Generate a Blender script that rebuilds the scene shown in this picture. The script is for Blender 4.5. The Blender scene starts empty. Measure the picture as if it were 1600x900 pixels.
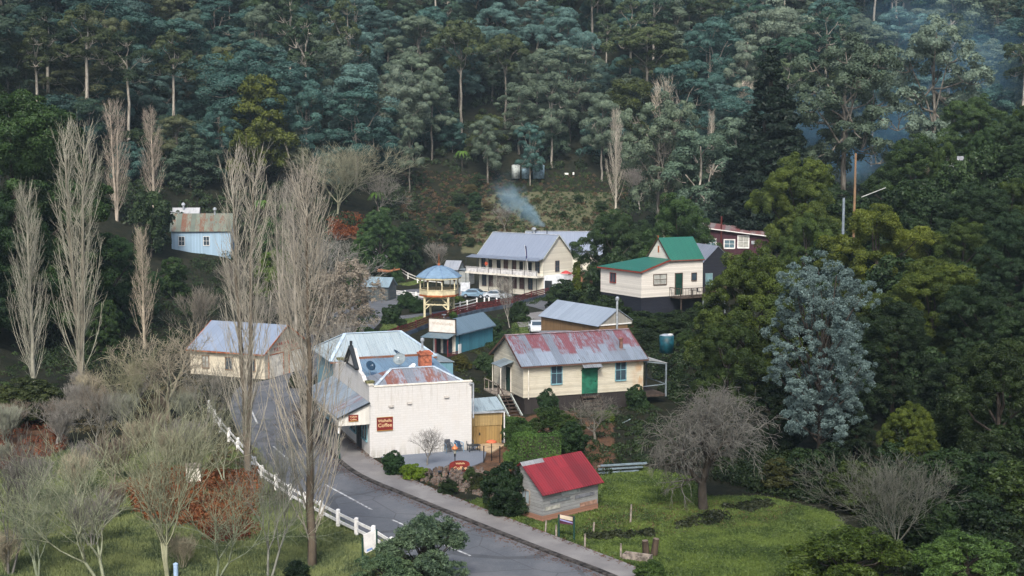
import bpy, math, random
import numpy as np
from math import sin, cos, pi, radians, atan, sqrt, hypot
from mathutils import Vector

# ------------------------------------------------------------------ camera, world, sun, exposure
sc = bpy.context.scene
COL = sc.collection
CAMZ = 21.0
PITCH = atan(195 / 2000.0)
cd = bpy.data.cameras.new('camera'); cd.lens = 45.0; cd.sensor_width = 36.0
cd.clip_start = 0.5; cd.clip_end = 3000
cam = bpy.data.objects.new('camera', cd); COL.objects.link(cam)
cam.location = (0, 0, CAMZ); cam.rotation_euler = (pi / 2 - PITCH, 0, 0)
sc.camera = cam

SUN_EL, SUN_AZ = radians(46), radians(185)      # azimuth measured clockwise from +Y: behind and to the left of the camera
wd = bpy.data.worlds.new('World'); sc.world = wd; wd.use_nodes = True
wn = wd.node_tree
bg = wn.nodes['Background']
sky = wn.nodes.new('ShaderNodeTexSky'); sky.sky_type = 'NISHITA'; sky.sun_disc = False
sky.sun_elevation = SUN_EL; sky.sun_rotation = SUN_AZ
sky.air_density = 1.0; sky.dust_density = 4.0; sky.ozone_density = 1.0
wn.links.new(sky.outputs[0], bg.inputs[0]); bg.inputs[1].default_value = 0.085
sl = bpy.data.lights.new('sun', 'SUN'); sl.energy = 1.5; sl.angle = radians(12); sl.color = (1.0, 0.95, 0.88)
so = bpy.data.objects.new('sun', sl); COL.objects.link(so)
sd = Vector((sin(SUN_AZ) * cos(SUN_EL), cos(SUN_AZ) * cos(SUN_EL), sin(SUN_EL)))
so.rotation_euler = sd.to_track_quat('Z', 'Y').to_euler(); so.location = (-40, -20, 120)
sc.view_settings.view_transform = 'Standard'; sc.view_settings.look = 'None'
sc.view_settings.exposure = 1.45; sc.view_settings.gamma = 1.0; sc.view_settings.use_curve_mapping = False
sc.render.engine = 'CYCLES'
sc.cycles.max_bounces = 5; sc.cycles.diffuse_bounces = 2; sc.cycles.glossy_bounces = 2
sc.cycles.transmission_bounces = 2; sc.cycles.volume_bounces = 0; sc.cycles.transparent_max_bounces = 6
sc.cycles.use_denoising = True
sc.cycles.use_adaptive_sampling = True; sc.cycles.adaptive_threshold = 0.02
rnd = random.Random(7)

# ------------------------------------------------------------------ surveying: photograph pixels (1600 x 900) to world points
F = 2000.0; cp, sp = cos(PITCH), sin(PITCH)
def proj(x, y, z):
    z = z - CAMZ; d = y * cp - z * sp
    return 800 + F * x / d, 450 - F * (y * sp + z * cp) / d
def ray(px, py):
    u = (px - 800) / F; v = (450 - py) / F
    return u, cp + v * sp, -sp + v * cp
def onz(px, py, z=0.0):
    d = ray(px, py); t = (z - CAMZ) / d[2]; return (d[0] * t, d[1] * t, z)
def atD(px, py, D):
    d = ray(px, py); t = D / d[1]; return (d[0] * t, D, CAMZ + d[2] * t)

# ------------------------------------------------------------------ terrain: a thin-plate surface through surveyed heights
CTRL = []
for yy in (25, 45, 62, 80, 100, 120, 140, 160, 180, 200, 214):
    w0, w1 = -14 - yy * .26, 5 + yy * .09
    if yy < 90: w1 = 30 - (yy - 62) * .1
    if yy > 150: w0 = -24
    for k in range(4): CTRL.append((w0 + (w1 - w0) * k / 3, yy, -1.2 if k in (1, 2) else -.6))
CTRL += [(-75, 60, 1), (-75, 30, 2), (60, 30, 3), (45, 62, 4), (60, 75, 12), (48, 85, 6.5), (36, 95, 2.5), (50, 105, 9), (75, 100, 20),
  (28, 110, 1.5), (18, 128, 2.6), (24, 122, 2.2), (30, 130, 4.5), (45, 130, 9), (62, 130, 16), (85, 130, 26),
  (10, 138, 1.0), (16, 148, 3.0), (22, 150, 3.3), (28, 162, 4.5), (36, 150, 6), (20, 170, 3.0), (15, 185, 2.0), (34, 192, 7.4), (26, 190, 6.5),
  (40, 196, 8), (50, 180, 11), (70, 170, 20), (95, 170, 32), (52, 210, 11), (75, 215, 17), (100, 220, 26), (130, 200, 42),
  (14, 218, 1.0), (0, 222, 0.8), (-14, 226, 0.6), (-26, 224, 1.0), (8, 236, 5.5), (-4, 240, 6.5), (22, 240, 7), (38, 240, 8.5),
  (-8, 262, 12), (8, 262, 12.5), (22, 262, 12.0), (-5, 285, 18), (8, 286, 18.2), (22, 286, 18.3), (40, 285, 18), (-20, 262, 13), (-22, 240, 6.5),
  (-40, 222, 5.5), (-56, 208, 7.0), (-47, 212, 6.6), (-44, 190, 2.6), (-62, 195, 7), (-44, 165, 1.0), (-56, 160, 4.0), (-75, 165, 12), (-52, 130, 2.5), (-70, 130, 9), (-90, 130, 18),
  (-60, 105, 2), (-95, 100, 14), (-80, 210, 18), (-110, 200, 32), (-60, 240, 17), (-40, 245, 12), (-90, 245, 27), (-60, 275, 27), (-35, 270, 20), (-100, 280, 42),
  (60, 250, 11), (90, 250, 17), (120, 250, 30), (60, 285, 19), (95, 290, 25), (140, 290, 42), (180, 250, 60), (170, 180, 58), (160, 110, 50), (120, 60, 30),
  (-30, 300, 29), (0, 300, 26), (30, 300, 26), (70, 315, 33), (110, 325, 42), (-70, 310, 44), (-120, 310, 58),
  (-130, 350, 84), (-60, 350, 72), (0, 350, 58), (60, 350, 55), (120, 360, 62), (180, 350, 84),
  (-130, 420, 122), (-60, 420, 116), (0, 420, 104), (60, 420, 98), (130, 420, 98), (200, 420, 120),
  (-150, 500, 160), (0, 500, 150), (150, 500, 145), (-200, 250, 84), (-200, 150, 60), (-200, 60, 40), (-200, 400, 140), (-140, 60, 18), (-260, 300, 120), (260, 300, 110),
  (240, 150, 80), (220, 50, 50), (260, 480, 170), (-260, 480, 170), (0, -40, 0), (-100, -40, 8), (100, -40, 10), (0, 0, -.5), (-60, 0, 3), (60, 0, 3)]
_C = np.array(CTRL, float)
def _U(r2): return np.where(r2 > 0, r2 * np.log(np.maximum(r2, 1e-12)), 0)
_n = len(_C); _d = ((_C[:, None, :2] - _C[None, :, :2]) / 100); _K = _U((_d ** 2).sum(-1)) + np.eye(_n) * .004
_P = np.hstack([np.ones((_n, 1)), _C[:, :2] / 100]); _A = np.block([[_K, _P], [_P.T, np.zeros((3, 3))]])
_W = np.linalg.solve(_A, np.hstack([_C[:, 2], [0, 0, 0]]))
def G(X, Y):
    X = np.atleast_1d(np.asarray(X, float)); Y = np.atleast_1d(np.asarray(Y, float)); out = np.empty(X.shape)
    for i in range(0, len(X), 20000):
        x = X[i:i + 20000, None] / 100; y = Y[i:i + 20000, None] / 100
        r2 = (x - _C[:, 0] / 100) ** 2 + (y - _C[:, 1] / 100) ** 2
        out[i:i + 20000] = _U(r2) @ _W[:_n] + _W[_n] + x[:, 0] * _W[_n + 1] + y[:, 0] * _W[_n + 2]
    h = out
    rough = .35 * np.sin(X * .31 + 1.3 * np.sin(Y * .17)) * np.sin(Y * .27 + np.sin(X * .13)) + .8 * np.sin(X * .083 + 2) * np.sin(Y * .071)
    h = np.where(h < .5, 0, np.where(h < 1.5, (h - .5) ** 2 * .75, h - .75))
    return np.maximum(h + rough * np.clip(h / 6, 0, 1), 0)
def g(x, y): return float(G(x, y)[0])
_YY = np.arange(40, 520, 1.0)
def hit(px, py):
    """ground point seen at a pixel"""
    d = ray(px, py); t = _YY / d[1]; zz = CAMZ + d[2] * t - G(d[0] * t, _YY)
    k = np.where(zz <= 0)[0]
    if len(k) == 0: return None
    i = k[0]
    if i == 0: yv = _YY[0]
    else:
        a, b = zz[i - 1], zz[i]; yv = _YY[i - 1] + a / (a - b + 1e-9)
    tt = yv / d[1]; return (d[0] * tt, yv, g(d[0] * tt, yv))

# ------------------------------------------------------------------ scene helpers
def tag(o, label=None, cat=None, group=None, kind=None):
    if label: o['label'] = label
    if cat: o['category'] = cat
    if group: o['group'] = group
    if kind: o['kind'] = kind
    return o
def E(name, label, cat, loc=(0, 0, 0), rz=0.0, group=None):
    o = bpy.data.objects.new(name, None); COL.objects.link(o); o.location = loc; o.rotation_euler = (0, 0, radians(rz))
    o.empty_display_size = .5
    return tag(o, label, cat, group)
def link(name, me, parent=None, loc=None, rz=None, sc_=None):
    o = bpy.data.objects.new(name, me); COL.objects.link(o)
    if parent is not None: o.parent = parent
    if loc is not None: o.location = loc
    if rz is not None: o.rotation_euler = (0, 0, rz)
    if sc_ is not None: o.scale = sc_
    return o
class MB:
    def __init__(s): s.v = []; s.f = []
    def poly(s, pts):
        n = len(s.v); s.v += [tuple(p) for p in pts]; s.f.append(tuple(range(n, n + len(pts)))); return s
    def hexa(s, b, t):
        n = len(s.v); s.v += [tuple(p) for p in b] + [tuple(p) for p in t]; k = len(b)
        s.f.append(tuple(n + i for i in reversed(range(k)))); s.f.append(tuple(n + k + i for i in range(k)))
        for i in range(k):
            j = (i + 1) % k; s.f.append((n + i, n + j, n + k + j, n + k + i))
        return s
    def box(s, x0, x1, y0, y1, z0, z1):
        x0, x1 = min(x0, x1), max(x0, x1); y0, y1 = min(y0, y1), max(y0, y1); z0, z1 = min(z0, z1), max(z0, z1)
        return s.hexa([(x0, y0, z0), (x1, y0, z0), (x1, y1, z0), (x0, y1, z0)], [(x0, y0, z1), (x1, y0, z1), (x1, y1, z1), (x0, y1, z1)])
    def slab(s, pts, t):
        a, b, c = Vector(pts[0]), Vector(pts[1]), Vector(pts[2]); n = (b - a).cross(c - a).normalized()
        if n.z < 0: pts = pts[::-1]; n = -n
        return s.hexa([tuple(Vector(p)) for p in pts], [tuple(Vector(p) + n * t) for p in pts])
    def beam(s, p0, p1, w, h=None):
        h = h or w; a, b = Vector(p0), Vector(p1); d = (b - a).normalized(); up = Vector((0, 0, 1))
        if abs(d.z) > .95: up = Vector((0, 1, 0))
        r = d.cross(up).normalized() * (w / 2); u = r.normalized().cross(d).normalized() * (h / 2)
        return s.hexa([a - r - u, a + r - u, a + r + u, a - r + u], [b - r - u, b + r - u, b + r + u, b - r + u])
    def tube(s, p0, p1, r0, r1=None, n=8):
        r1 = r0 if r1 is None else r1; a, b = Vector(p0), Vector(p1); d = (b - a).normalized(); up = Vector((0, 0, 1))
        if abs(d.z) > .95: up = Vector((0, 1, 0))
        r = d.cross(up).normalized(); u = r.cross(d).normalized()
        return s.hexa([a + (r * cos(2 * pi * i / n) + u * sin(2 * pi * i / n)) * r0 for i in range(n)], [b + (r * cos(2 * pi * i / n) + u * sin(2 * pi * i / n)) * max(r1, .001) for i in range(n)])
    def lathe(s, prof, c=(0, 0, 0), n=16, ph=0.0):
        st = len(s.v)
        for r, z in prof:
            for i in range(n): s.v.append((c[0] + r * cos(ph + 2 * pi * i / n), c[1] + r * sin(ph + 2 * pi * i / n), c[2] + z))
        for k in range(len(prof) - 1):
            for i in range(n):
                j = (i + 1) % n; s.f.append((st + k * n + i, st + k * n + j, st + (k + 1) * n + j, st + (k + 1) * n + i))
        s.f.append(tuple(st + i for i in reversed(range(n)))); s.f.append(tuple(st + (len(prof) - 1) * n + i for i in range(n)))
        return s
    def build(s, name, m, parent=None, smooth=False, bevel=0.0, loc=None, rz=None):
        me = bpy.data.meshes.new(name); me.from_pydata([tuple(v) for v in s.v], [], s.f); me.materials.append(m)
        if smooth:
            me.polygons.foreach_set('use_smooth', [True] * len(me.polygons))
        o = link(name, me, parent, loc, rz)
        if bevel:
            b = o.modifiers.new('bevel', 'BEVEL'); b.width = bevel; b.segments = 2; b.limit_method = 'ANGLE'
        return o
def np_mesh(name, verts, faces_n, m, smooth=False):
    """verts (N,3); every face has faces_n corners taken in order, or faces_n is an index array (F,k)"""
    me = bpy.data.meshes.new(name); verts = np.asarray(verts, np.float32)
    if isinstance(faces_n, int):
        k = faces_n; idx = np.arange(len(verts), dtype=np.int32)
    else:
        k = faces_n.shape[1]; idx = faces_n.astype(np.int32).ravel()
    nf = len(idx) // k
    me.vertices.add(len(verts)); me.vertices.foreach_set('co', verts.ravel())
    me.loops.add(len(idx)); me.loops.foreach_set('vertex_index', idx)
    me.polygons.add(nf); me.polygons.foreach_set('loop_start', np.arange(nf, dtype=np.int32) * k)
    me.polygons.foreach_set('loop_total', np.full(nf, k, np.int32))
    if smooth: me.polygons.foreach_set('use_smooth', np.ones(nf, bool))
    me.update(calc_edges=True); me.materials.append(m); return me

# ------------------------------------------------------------------ materials
class NT:
    def __init__(s, name):
        s.m = bpy.data.materials.new(name); s.m.use_nodes = True; s.t = s.m.node_tree; s.b = s.t.nodes['Principled BSDF']; s.out = s.t.nodes['Material Output']
    def n(s, typ, **kw):
        nd = s.t.nodes.new(typ)
        for k, v in kw.items():
            if k.startswith('i_'):
                k = k[2:]; k = int(k) if k.isdigit() else k; s.set(nd.inputs[k], v)
            else: setattr(nd, k, v)
        return nd
    def set(s, inp, v):
        if isinstance(v, bpy.types.NodeSocket): s.t.links.new(v, inp)
        else:
            if isinstance(v, (tuple, list)) and len(v) == 3 and inp.type == 'RGBA': v = (*v, 1)
            inp.default_value = v
    def co(s, kind='Object', scale=(1, 1, 1)):
        tc = s.n('ShaderNodeTexCoord'); mp = s.n('ShaderNodeMapping'); s.set(mp.inputs[0], tc.outputs[kind]); mp.inputs['Scale'].default_value = scale; return mp.outputs[0]
    def noise(s, vec, scale=5, detail=3, rough=.55):
        return s.n('ShaderNodeTexNoise', i_Vector=vec, i_Scale=scale, i_Detail=detail, i_Roughness=rough).outputs[0]
    def ramp(s, v, a, b):
        return s.n('ShaderNodeMapRange', interpolation_type='SMOOTHSTEP', i_0=v, i_1=a, i_2=b).outputs[0]
    def math(s, op, a, b=0.0, c=0.0):
        nd = s.n('ShaderNodeMath', operation=op); s.set(nd.inputs[0], a); s.set(nd.inputs[1], b); s.set(nd.inputs[2], c); return nd.outputs[0]
    def mix(s, f, a, b, blend='MIX'):
        nd = s.n('ShaderNodeMix', data_type='RGBA', blend_type=blend); s.set(nd.inputs[0], f); s.set(nd.inputs[6], a); s.set(nd.inputs[7], b); return nd.outputs[2]
    def sep(s, vec):
        nd = s.n('ShaderNodeSeparateXYZ'); s.set(nd.inputs[0], vec); return nd.outputs
    def wn(s, v):
        nd = s.n('ShaderNodeTexWhiteNoise', noise_dimensions='1D'); s.set(nd.inputs['W'], v); return nd.outputs[0]
    def bump(s, h, d=.02, st=.6):
        nd = s.n('ShaderNodeBump', i_Height=h, i_Distance=d, i_Strength=st); s.t.links.new(nd.outputs[0], s.b.inputs['Normal'])
    def fin(s, col, rough=.7, metal=0.0, spec=.3):
        s.set(s.b.inputs['Base Color'], col); s.set(s.b.inputs['Roughness'], rough); s.b.inputs['Metallic'].default_value = metal
        s.b.inputs['Specular IOR Level'].default_value = spec; return s.m
def paint(name, c, rough=.6, var=.12, sc_=2.0, dirt=None, metal=0.0):
    s = NT(name); v = s.co(); n1 = s.noise(v, sc_, 5); n2 = s.noise(v, sc_ * 9, 3)
    c2 = tuple(x * (1 - var * 2.2) for x in c); c3 = tuple(min(1, x * (1 + var)) for x in c)
    col = s.mix(s.ramp(n1, .35, .7), c3, c2); col = s.mix(s.math('MULTIPLY', s.ramp(n2, .5, .75), .35), col, dirt or c2)
    s.bump(n2, .01, .3); return s.fin(col, rough, metal)
def iron(name, base, rust=0.0, rustc=(.30, .075, .035), axis='x', zr=None, lightvar=.25, sheet=.76, band=None, dirt=(.16, .17, .17)):
    """corrugated sheet roofing: sheets of slightly different age, ribs running down the slope, rust patches"""
    s = NT(name); v = s.co(); X, Y, Z = s.sep(v); a, b = (X, Y) if axis == 'x' else (Y, X); base = tuple(x * .64 for x in base); dirt = tuple(x * .6 for x in dirt); rustc = tuple(x * k for x, k in zip(rustc, (.62, .75, .85)))
    sh = s.math('FLOOR', s.math('DIVIDE', a, sheet)); w = s.wn(sh)
    w2 = s.wn(s.math('ADD', s.math('MULTIPLY', sh, 3.7), s.math('FLOOR', s.math('DIVIDE', Z, .9))))
    c0 = tuple(x * (1 - lightvar) for x in base); c1 = tuple(min(1, x * (1 + lightvar)) for x in base)
    col = s.mix(s.math('ADD', s.math('MULTIPLY', w, .6), s.math('MULTIPLY', w2, .4)), c0, c1)
    st = s.co(scale=(3, .5, .5) if axis == 'x' else (.5, 3, .5)); n1 = s.noise(st, 1.6, 5, .65); col = s.mix(s.math('MULTIPLY', s.ramp(n1, .45, .75), .55), col, dirt)
    seam = s.math('LESS_THAN', s.math('FRACT', s.math('DIVIDE', a, sheet)), .07); col = s.mix(s.math('MULTIPLY', seam, .35), col, tuple(x * .45 for x in base))
    if rust > 0:
        n2 = s.noise(s.co(scale=(2.4, .6, .7) if axis == 'x' else (.6, 2.4, .7)), .9, 6, .7)
        n4 = s.noise(s.co(scale=(5, 1.2, 1.6) if axis == 'x' else (1.2, 5, 1.6)), 1.7, 5, .75); r = s.math('ADD', s.math('ADD', s.math('MULTIPLY', n2, .42), s.math('MULTIPLY', w, .16)), s.math('MULTIPLY', n4, .42)); r = s.ramp(r, .70 - rust * .42, .80 - rust * .42)
        if zr:
            nz = s.math('ADD', Z, s.math('MULTIPLY', s.math('SUBTRACT', s.wn(s.math('ADD', sh, 9.3)), .5), zr[2]))
            r = s.math('MULTIPLY', r, s.math('MULTIPLY', s.ramp(nz, zr[0] - .08, zr[0] + .08), s.ramp(nz, zr[1] + .08, zr[1] - .08)))
        if band:
            r = s.math('MULTIPLY', r, s.math('MULTIPLY', s.ramp(a, band[0] - .2, band[0] + .2), s.ramp(a, band[1] + .2, band[1] - .2)))
        n3 = s.noise(v, 6, 4); col = s.mix(s.math('MULTIPLY', r, .85), col, s.mix(n3, tuple(x * .6 for x in rustc), tuple(min(1, x * 1.15) for x in rustc)))
    wv = s.math('SINE', s.math('MULTIPLY', a, 2 * pi / .19)); s.bump(wv, .02, .5); return s.fin(col, .45, .15, .4)
def boards(name, c, pitch=.17, vert=False, axis='x', dirt=(.3, .24, .16), dirtamt=.35, line=.45, rough=.65, stain=None):
    """weatherboards (horizontal) or upright boards"""
    s = NT(name); v = s.co(); X, Y, Z = s.sep(v)
    co = Z if not vert else s.math('ADD', X, Y); fr = s.math('FRACT', s.math('DIVIDE', co, pitch)); id_ = s.wn(s.math('FLOOR', s.math('DIVIDE', co, pitch)))
    col = s.mix(id_, tuple(x * .86 for x in c), tuple(min(1, x * 1.08) for x in c))
    n1 = s.noise(s.co(scale=(1, 1, 3) if not vert else (3, 3, .6)), 1.1, 6, .7); col = s.mix(s.math('MULTIPLY', s.ramp(n1, .42, .75), dirtamt), col, dirt)
    n2 = s.noise(v, 14, 3); col = s.mix(s.math('MULTIPLY', s.ramp(n2, .55, .8), .3), col, tuple(x * .5 for x in c))
    ln = s.ramp(fr, .16, .02); col = s.mix(s.math('MULTIPLY', ln, line), col, tuple(x * .25 for x in c))
    if stain:
        f = s.math('MULTIPLY', s.math('MULTIPLY', s.ramp(X, stain[0], stain[1]), s.ramp(s.noise(s.co(scale=(1, 1, .4)), 2.2, 4), .35, .6)), .7); col = s.mix(f, col, (.42, .22, .08))
    s.bump(fr, .02, .7); return s.fin(col, rough)
def foliage(name, c, c2=None, trans=.25, rough=.6, hue=.5):
    """leaves: the crown's own colour times a patchy variation; some light passes through"""
    s = NT(name); oi = s.n('ShaderNodeObjectInfo'); v = s.co(); n1 = s.noise(v, .45, 3); n2 = s.noise(v, 6.0, 2)
    c2 = c2 or tuple(x * .55 for x in c)
    col = s.mix(s.ramp(n1, .35, .68), c2, c); col = s.mix(s.math('MULTIPLY', s.ramp(n2, .4, .75), .55), col, tuple(min(1, x * 1.5) for x in c))
    col = s.mix(1.0, col, oi.outputs['Color'], 'MULTIPLY')
    d = s.n('ShaderNodeBsdfDiffuse', i_Color=col); t = s.n('ShaderNodeBsdfTranslucent', i_Color=col); gl = s.n('ShaderNodeBsdfGlossy', i_Color=(.8, .85, .85, 1), i_Roughness=.5)
    m = s.n('ShaderNodeMixShader'); m.inputs[0].default_value = trans; s.t.links.new(d.outputs[0], m.inputs[1]); s.t.links.new(t.outputs[0], m.inputs[2])
    m2 = s.n('ShaderNodeMixShader'); m2.inputs[0].default_value = .015; s.t.links.new(m.outputs[0], m2.inputs[1]); s.t.links.new(gl.outputs[0], m2.inputs[2])
    s.t.links.new(m2.outputs[0], s.out.inputs[0]); return s.m
def bark(name, c, c2, sc_=(3, 3, .6)):
    s = NT(name); oi = s.n('ShaderNodeObjectInfo'); n1 = s.noise(s.co(scale=sc_), 1.2, 4, .7); col = s.mix(s.ramp(n1, .4, .65), c, c2); col = s.mix(1.0, col, oi.outputs['Color'], 'MULTIPLY'); return s.fin(col, .85)
def glass(name='window_glass', c=(.02, .03, .04)):
    s = NT(name); n = s.noise(s.co(), 1.5, 2); return s.fin(s.mix(n, c, tuple(x * 3 for x in c)), .08, 0, .8)
M = {}
M['white'] = paint('white_paint', (.72, .72, .70), .5, .08)
M['offwhite'] = paint('off_white_paint', (.66, .63, .55), .6, .12)
M['cream'] = paint('cream_paint', (.60, .54, .36), .55, .1)
M['dark'] = paint('dark_paint', (.02, .025, .03), .5, .1)
M['maroon'] = paint('maroon_paint', (.12, .022, .025), .55, .25)
M['redtrim'] = paint('red_brown_trim', (.33, .10, .035), .6, .2)
M['bluetrim'] = paint('blue_trim', (.17, .33, .38), .6, .15)
M['navy'] = boards('navy_boards', (.016, .019, .030), .17, dirt=(.03, .03, .035))
M['greendoor'] = paint('green_door_paint', (.022, .135, .085), .5, .2)
M['darkgreen'] = paint('dark_green_paint', (.012, .045, .035), .5, .1)
M['glass'] = glass()
M['curtain'] = paint('curtain', (.35, .36, .33), .8, .15)
M['brick'] = paint('red_brick', (.34, .11, .06), .85, .25, 5)
M['galv'] = paint('galvanised_pipe', (.42, .46, .50), .4, .15, 3, metal=.4)
M['timber'] = paint('weathered_timber', (.23, .20, .17), .85, .3, 3)
M['darktimber'] = paint('dark_timber', (.055, .04, .032), .85, .3, 3)
M['concrete'] = paint('concrete', (.33, .32, .30), .9, .15, 1.5)
M['black'] = paint('black_metal', (.012, .013, .015), .4, .1)

# ------------------------------------------------------------------ ground sheet with zones: lawn, leaf litter, dry slope
def axis_vals(segs):
    out = []
    for a, b, st in segs:
        n = max(1, int(round((b - a) / st))); out += list(np.linspace(a, b, n, endpoint=False))
    return np.array(out + [segs[-1][1]])
gx = axis_vals([(-700, -300, 40), (-300, -110, 7), (-110, -50, 3), (-50, 45, .9), (45, 110, 3), (110, 300, 7), (300, 700, 40)])
gy = axis_vals([(-300, 30, 22), (30, 150, .9), (150, 300, 2.2), (300, 520, 7), (520, 900, 40)])
GX, GY = np.meshgrid(gx, gy); gxf, gyf = GX.ravel(), GY.ravel()
gz = G(np.clip(gxf, -290, 290), np.clip(gyf, -60, 520))
gz = gz + np.maximum(np.abs(gxf) - 290, 0) * .25 * (gyf > 0) + np.maximum(gyf - 520, 0) * .2
def inpoly(X, Y, poly):
    ins = np.zeros(X.shape, bool); n = len(poly); j = n - 1
    for i in range(n):
        xi, yi = poly[i]; xj, yj = poly[j]
        c = ((yi > Y) != (yj > Y)) & (X < (xj - xi) * (Y - yi) / (yj - yi + 1e-12) + xi); ins ^= c; j = i
    return ins
def pdist(X, Y, poly):
    d = np.full(X.shape, 1e9); n = len(poly)
    for i in range(n):
        ax, ay = poly[i]; bx, by = poly[(i + 1) % n]; L2 = (bx - ax) ** 2 + (by - ay) ** 2 + 1e-12
        t = np.clip(((X - ax) * (bx - ax) + (Y - ay) * (by - ay)) / L2, 0, 1); d = np.minimum(d, np.hypot(X - ax - t * (bx - ax), Y - ay - t * (by - ay)))
    return d
def zone(polys_px, soft=1.2, X=None, Y=None):
    X = gxf if X is None else X; Y = gyf if Y is None else Y; z = np.zeros(X.shape)
    for pp in polys_px:
        pw = []
        for q in pp:
            h = hit(*q)
            if h is None: h = onz(q[0], max(q[1], 300))
            pw.append((h[0], h[1]))
        ins = inpoly(X, Y, pw); d = pdist(X, Y, pw); z = np.maximum(z, np.clip(.5 + np.where(ins, d, -d) / soft, 0, 1))
    return z
LAWN = [[(722, 783), (760, 778), (800, 800), (850, 812), (935, 792), (935, 745), (1000, 728), (1080, 745), (1100, 775), (1190, 775), (1300, 800), (1340, 840), (1290, 905), (1010, 905), (985, 885), (920, 858), (840, 828)],
        [(470, 775), (540, 822), (600, 850), (660, 905), (420, 905), (440, 800)],
        [(0, 735), (120, 700), (230, 690), (400, 700), (440, 760), (520, 905), (0, 905)],
        [(600, 505), (640, 496), (690, 490), (710, 480), (725, 492), (690, 505), (620, 522), (590, 520)],
        [(618, 444), (660, 430), (665, 440), (640, 447)],
        [(800, 505), (835, 498), (835, 525), (800, 528)]]
LITTER = [[(180, 735), (300, 745), (400, 740), (405, 800), (350, 835), (230, 820), (190, 790)], [(0, 640), (60, 640), (110, 690), (60, 745), (0, 740)],
          [(820, 650), (900, 640), (960, 650), (960, 740), (830, 740)], [(600, 640), (700, 740), (800, 790), (830, 700), (810, 640)],
          [(520, 330), (560, 330), (570, 372), (520, 375)], [(930, 790), (1100, 780), (1250, 790), (1200, 820), (1030, 835), (900, 835)]]
DRY = [[(725, 350), (745, 318), (780, 300), (810, 300), (960, 300), (975, 360), (860, 392), (720, 395)]]
zl, zt, zd = zone(LAWN), zone(LITTER), zone(DRY, 5)
nx, ny = len(gx), len(gy); ii = np.arange(nx * ny).reshape(ny, nx)
faces = np.stack([ii[:-1, :-1].ravel(), ii[:-1, 1:].ravel(), ii[1:, 1:].ravel(), ii[1:, :-1].ravel()], 1)
s = NT('ground_cover'); v = s.co(); at = s.n('ShaderNodeVertexColor', layer_name='zone'); R, Gc, B = s.sep(at.outputs[0])
n0 = s.noise(v, .12, 5, .6); n1 = s.noise(v, .7, 6, .7); n2 = s.noise(v, 5, 4, .7)
def edge(x, k): return s.ramp(s.math('ADD', x, s.math('MULTIPLY', s.math('SUBTRACT', n1, .5), k)), .42, .58)
dark = s.mix(s.ramp(n1, .35, .7), (.010, .013, .008), (.024, .023, .014))
dry = s.mix(s.ramp(n1, .25, .78), (.075, .085, .045), (.125, .108, .066)); dry = s.mix(s.math('MULTIPLY', s.ramp(n2, .35, .75), .6), dry, (.05, .065, .03))
lit = s.mix(s.ramp(n1, .4, .65), (.11, .06, .035), (.05, .035, .025)); lit = s.mix(s.math('MULTIPLY', s.ramp(n2, .5, .65), .6), lit, (.15, .085, .05))
lawn = s.mix(s.ramp(n0, .35, .65), (.055, .092, .026), (.105, .140, .042)); lawn = s.mix(s.math('MULTIPLY', s.ramp(n1, .45, .7), .7), lawn, (.055, .075, .028)); lawn = s.mix(s.math('MULTIPLY', s.ramp(n2, .5, .7), .4), lawn, (.16, .18, .075))
col = s.mix(edge(B, .6), dark, dry); col = s.mix(edge(R, .7), col, lawn); col = s.mix(edge(Gc, 1.0), col, lit)
s.bump(s.math('ADD', n2, n1), .12, .8); M['ground'] = s.fin(col, .95, 0, .1)
me = np_mesh('ground', np.stack([gxf, gyf, gz], 1), faces, M['ground'], True)
ca = me.color_attributes.new('zone', 'FLOAT_COLOR', 'POINT'); ca.data.foreach_set('color', np.stack([zl, zt, zd, np.ones_like(zl)], 1).astype(np.float32).ravel())
tag(link('ground', me), kind='structure')

# ------------------------------------------------------------------ road, footpath with kerb, apron, markings
s = NT('asphalt'); v = s.co(); n1 = s.noise(v, .25, 6, .65); n2 = s.noise(v, 9, 4, .7); n3 = s.noise(s.co(scale=(1, .2, 1)), .9, 4)
col = s.mix(s.ramp(n1, .35, .7), (.075, .083, .095), (.125, .13, .14)); col = s.mix(s.math('MULTIPLY', s.ramp(n3, .55, .75), .4), col, (.055, .06, .07)); col = s.mix(s.math('MULTIPLY', s.ramp(n2, .5, .7), .25), col, (.2, .2, .21)); n5 = s.noise(v, .09, 2, .4); col = s.mix(s.math('MULTIPLY', s.math('LESS_THAN', s.math('ABSOLUTE', s.math('SUBTRACT', n5, .5)), .012), .5), col, (.04, .042, .045)); vo_ = s.n('ShaderNodeTexVoronoi', feature='DISTANCE_TO_EDGE', i_Vector=v, i_Scale=.22); col = s.mix(s.math('MULTIPLY', s.math('LESS_THAN', vo_.outputs[0], .008), .55), col, (.045, .047, .05))
s.bump(n2, .01, .4); M['asphalt'] = s.fin(col, .75, 0, .35)
s = NT('footpath_paving'); v = s.co(); n1 = s.noise(v, .5, 5, .6); n2 = s.noise(v, 8, 3); col = s.mix(s.ramp(n1, .35, .7), (.15, .145, .145), (.21, .205, .20)); col = s.mix(s.math('MULTIPLY', s.ramp(n2, .5, .75), .35), col, (.09, .088, .085)); M['path'] = s.fin(col, .9, 0, .2)
M['line'] = paint('road_line_paint', (.42, .43, .43), .7, .3, 3)
M['kerb'] = paint('kerb_stone', (.05, .045, .042), .9, .4, 3)
def W(pts): return [onz(*q)[:2] for q in pts]
def densify(p, st=1.5):
    out = []
    for a, b in zip(p[:-1], p[1:]):
        n = max(1, int(hypot(b[0] - a[0], b[1] - a[1]) / st)); out += [(a[0] + (b[0] - a[0]) * i / n, a[1] + (b[1] - a[1]) * i / n) for i in range(n)]
    return out + [p[-1]]
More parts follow.
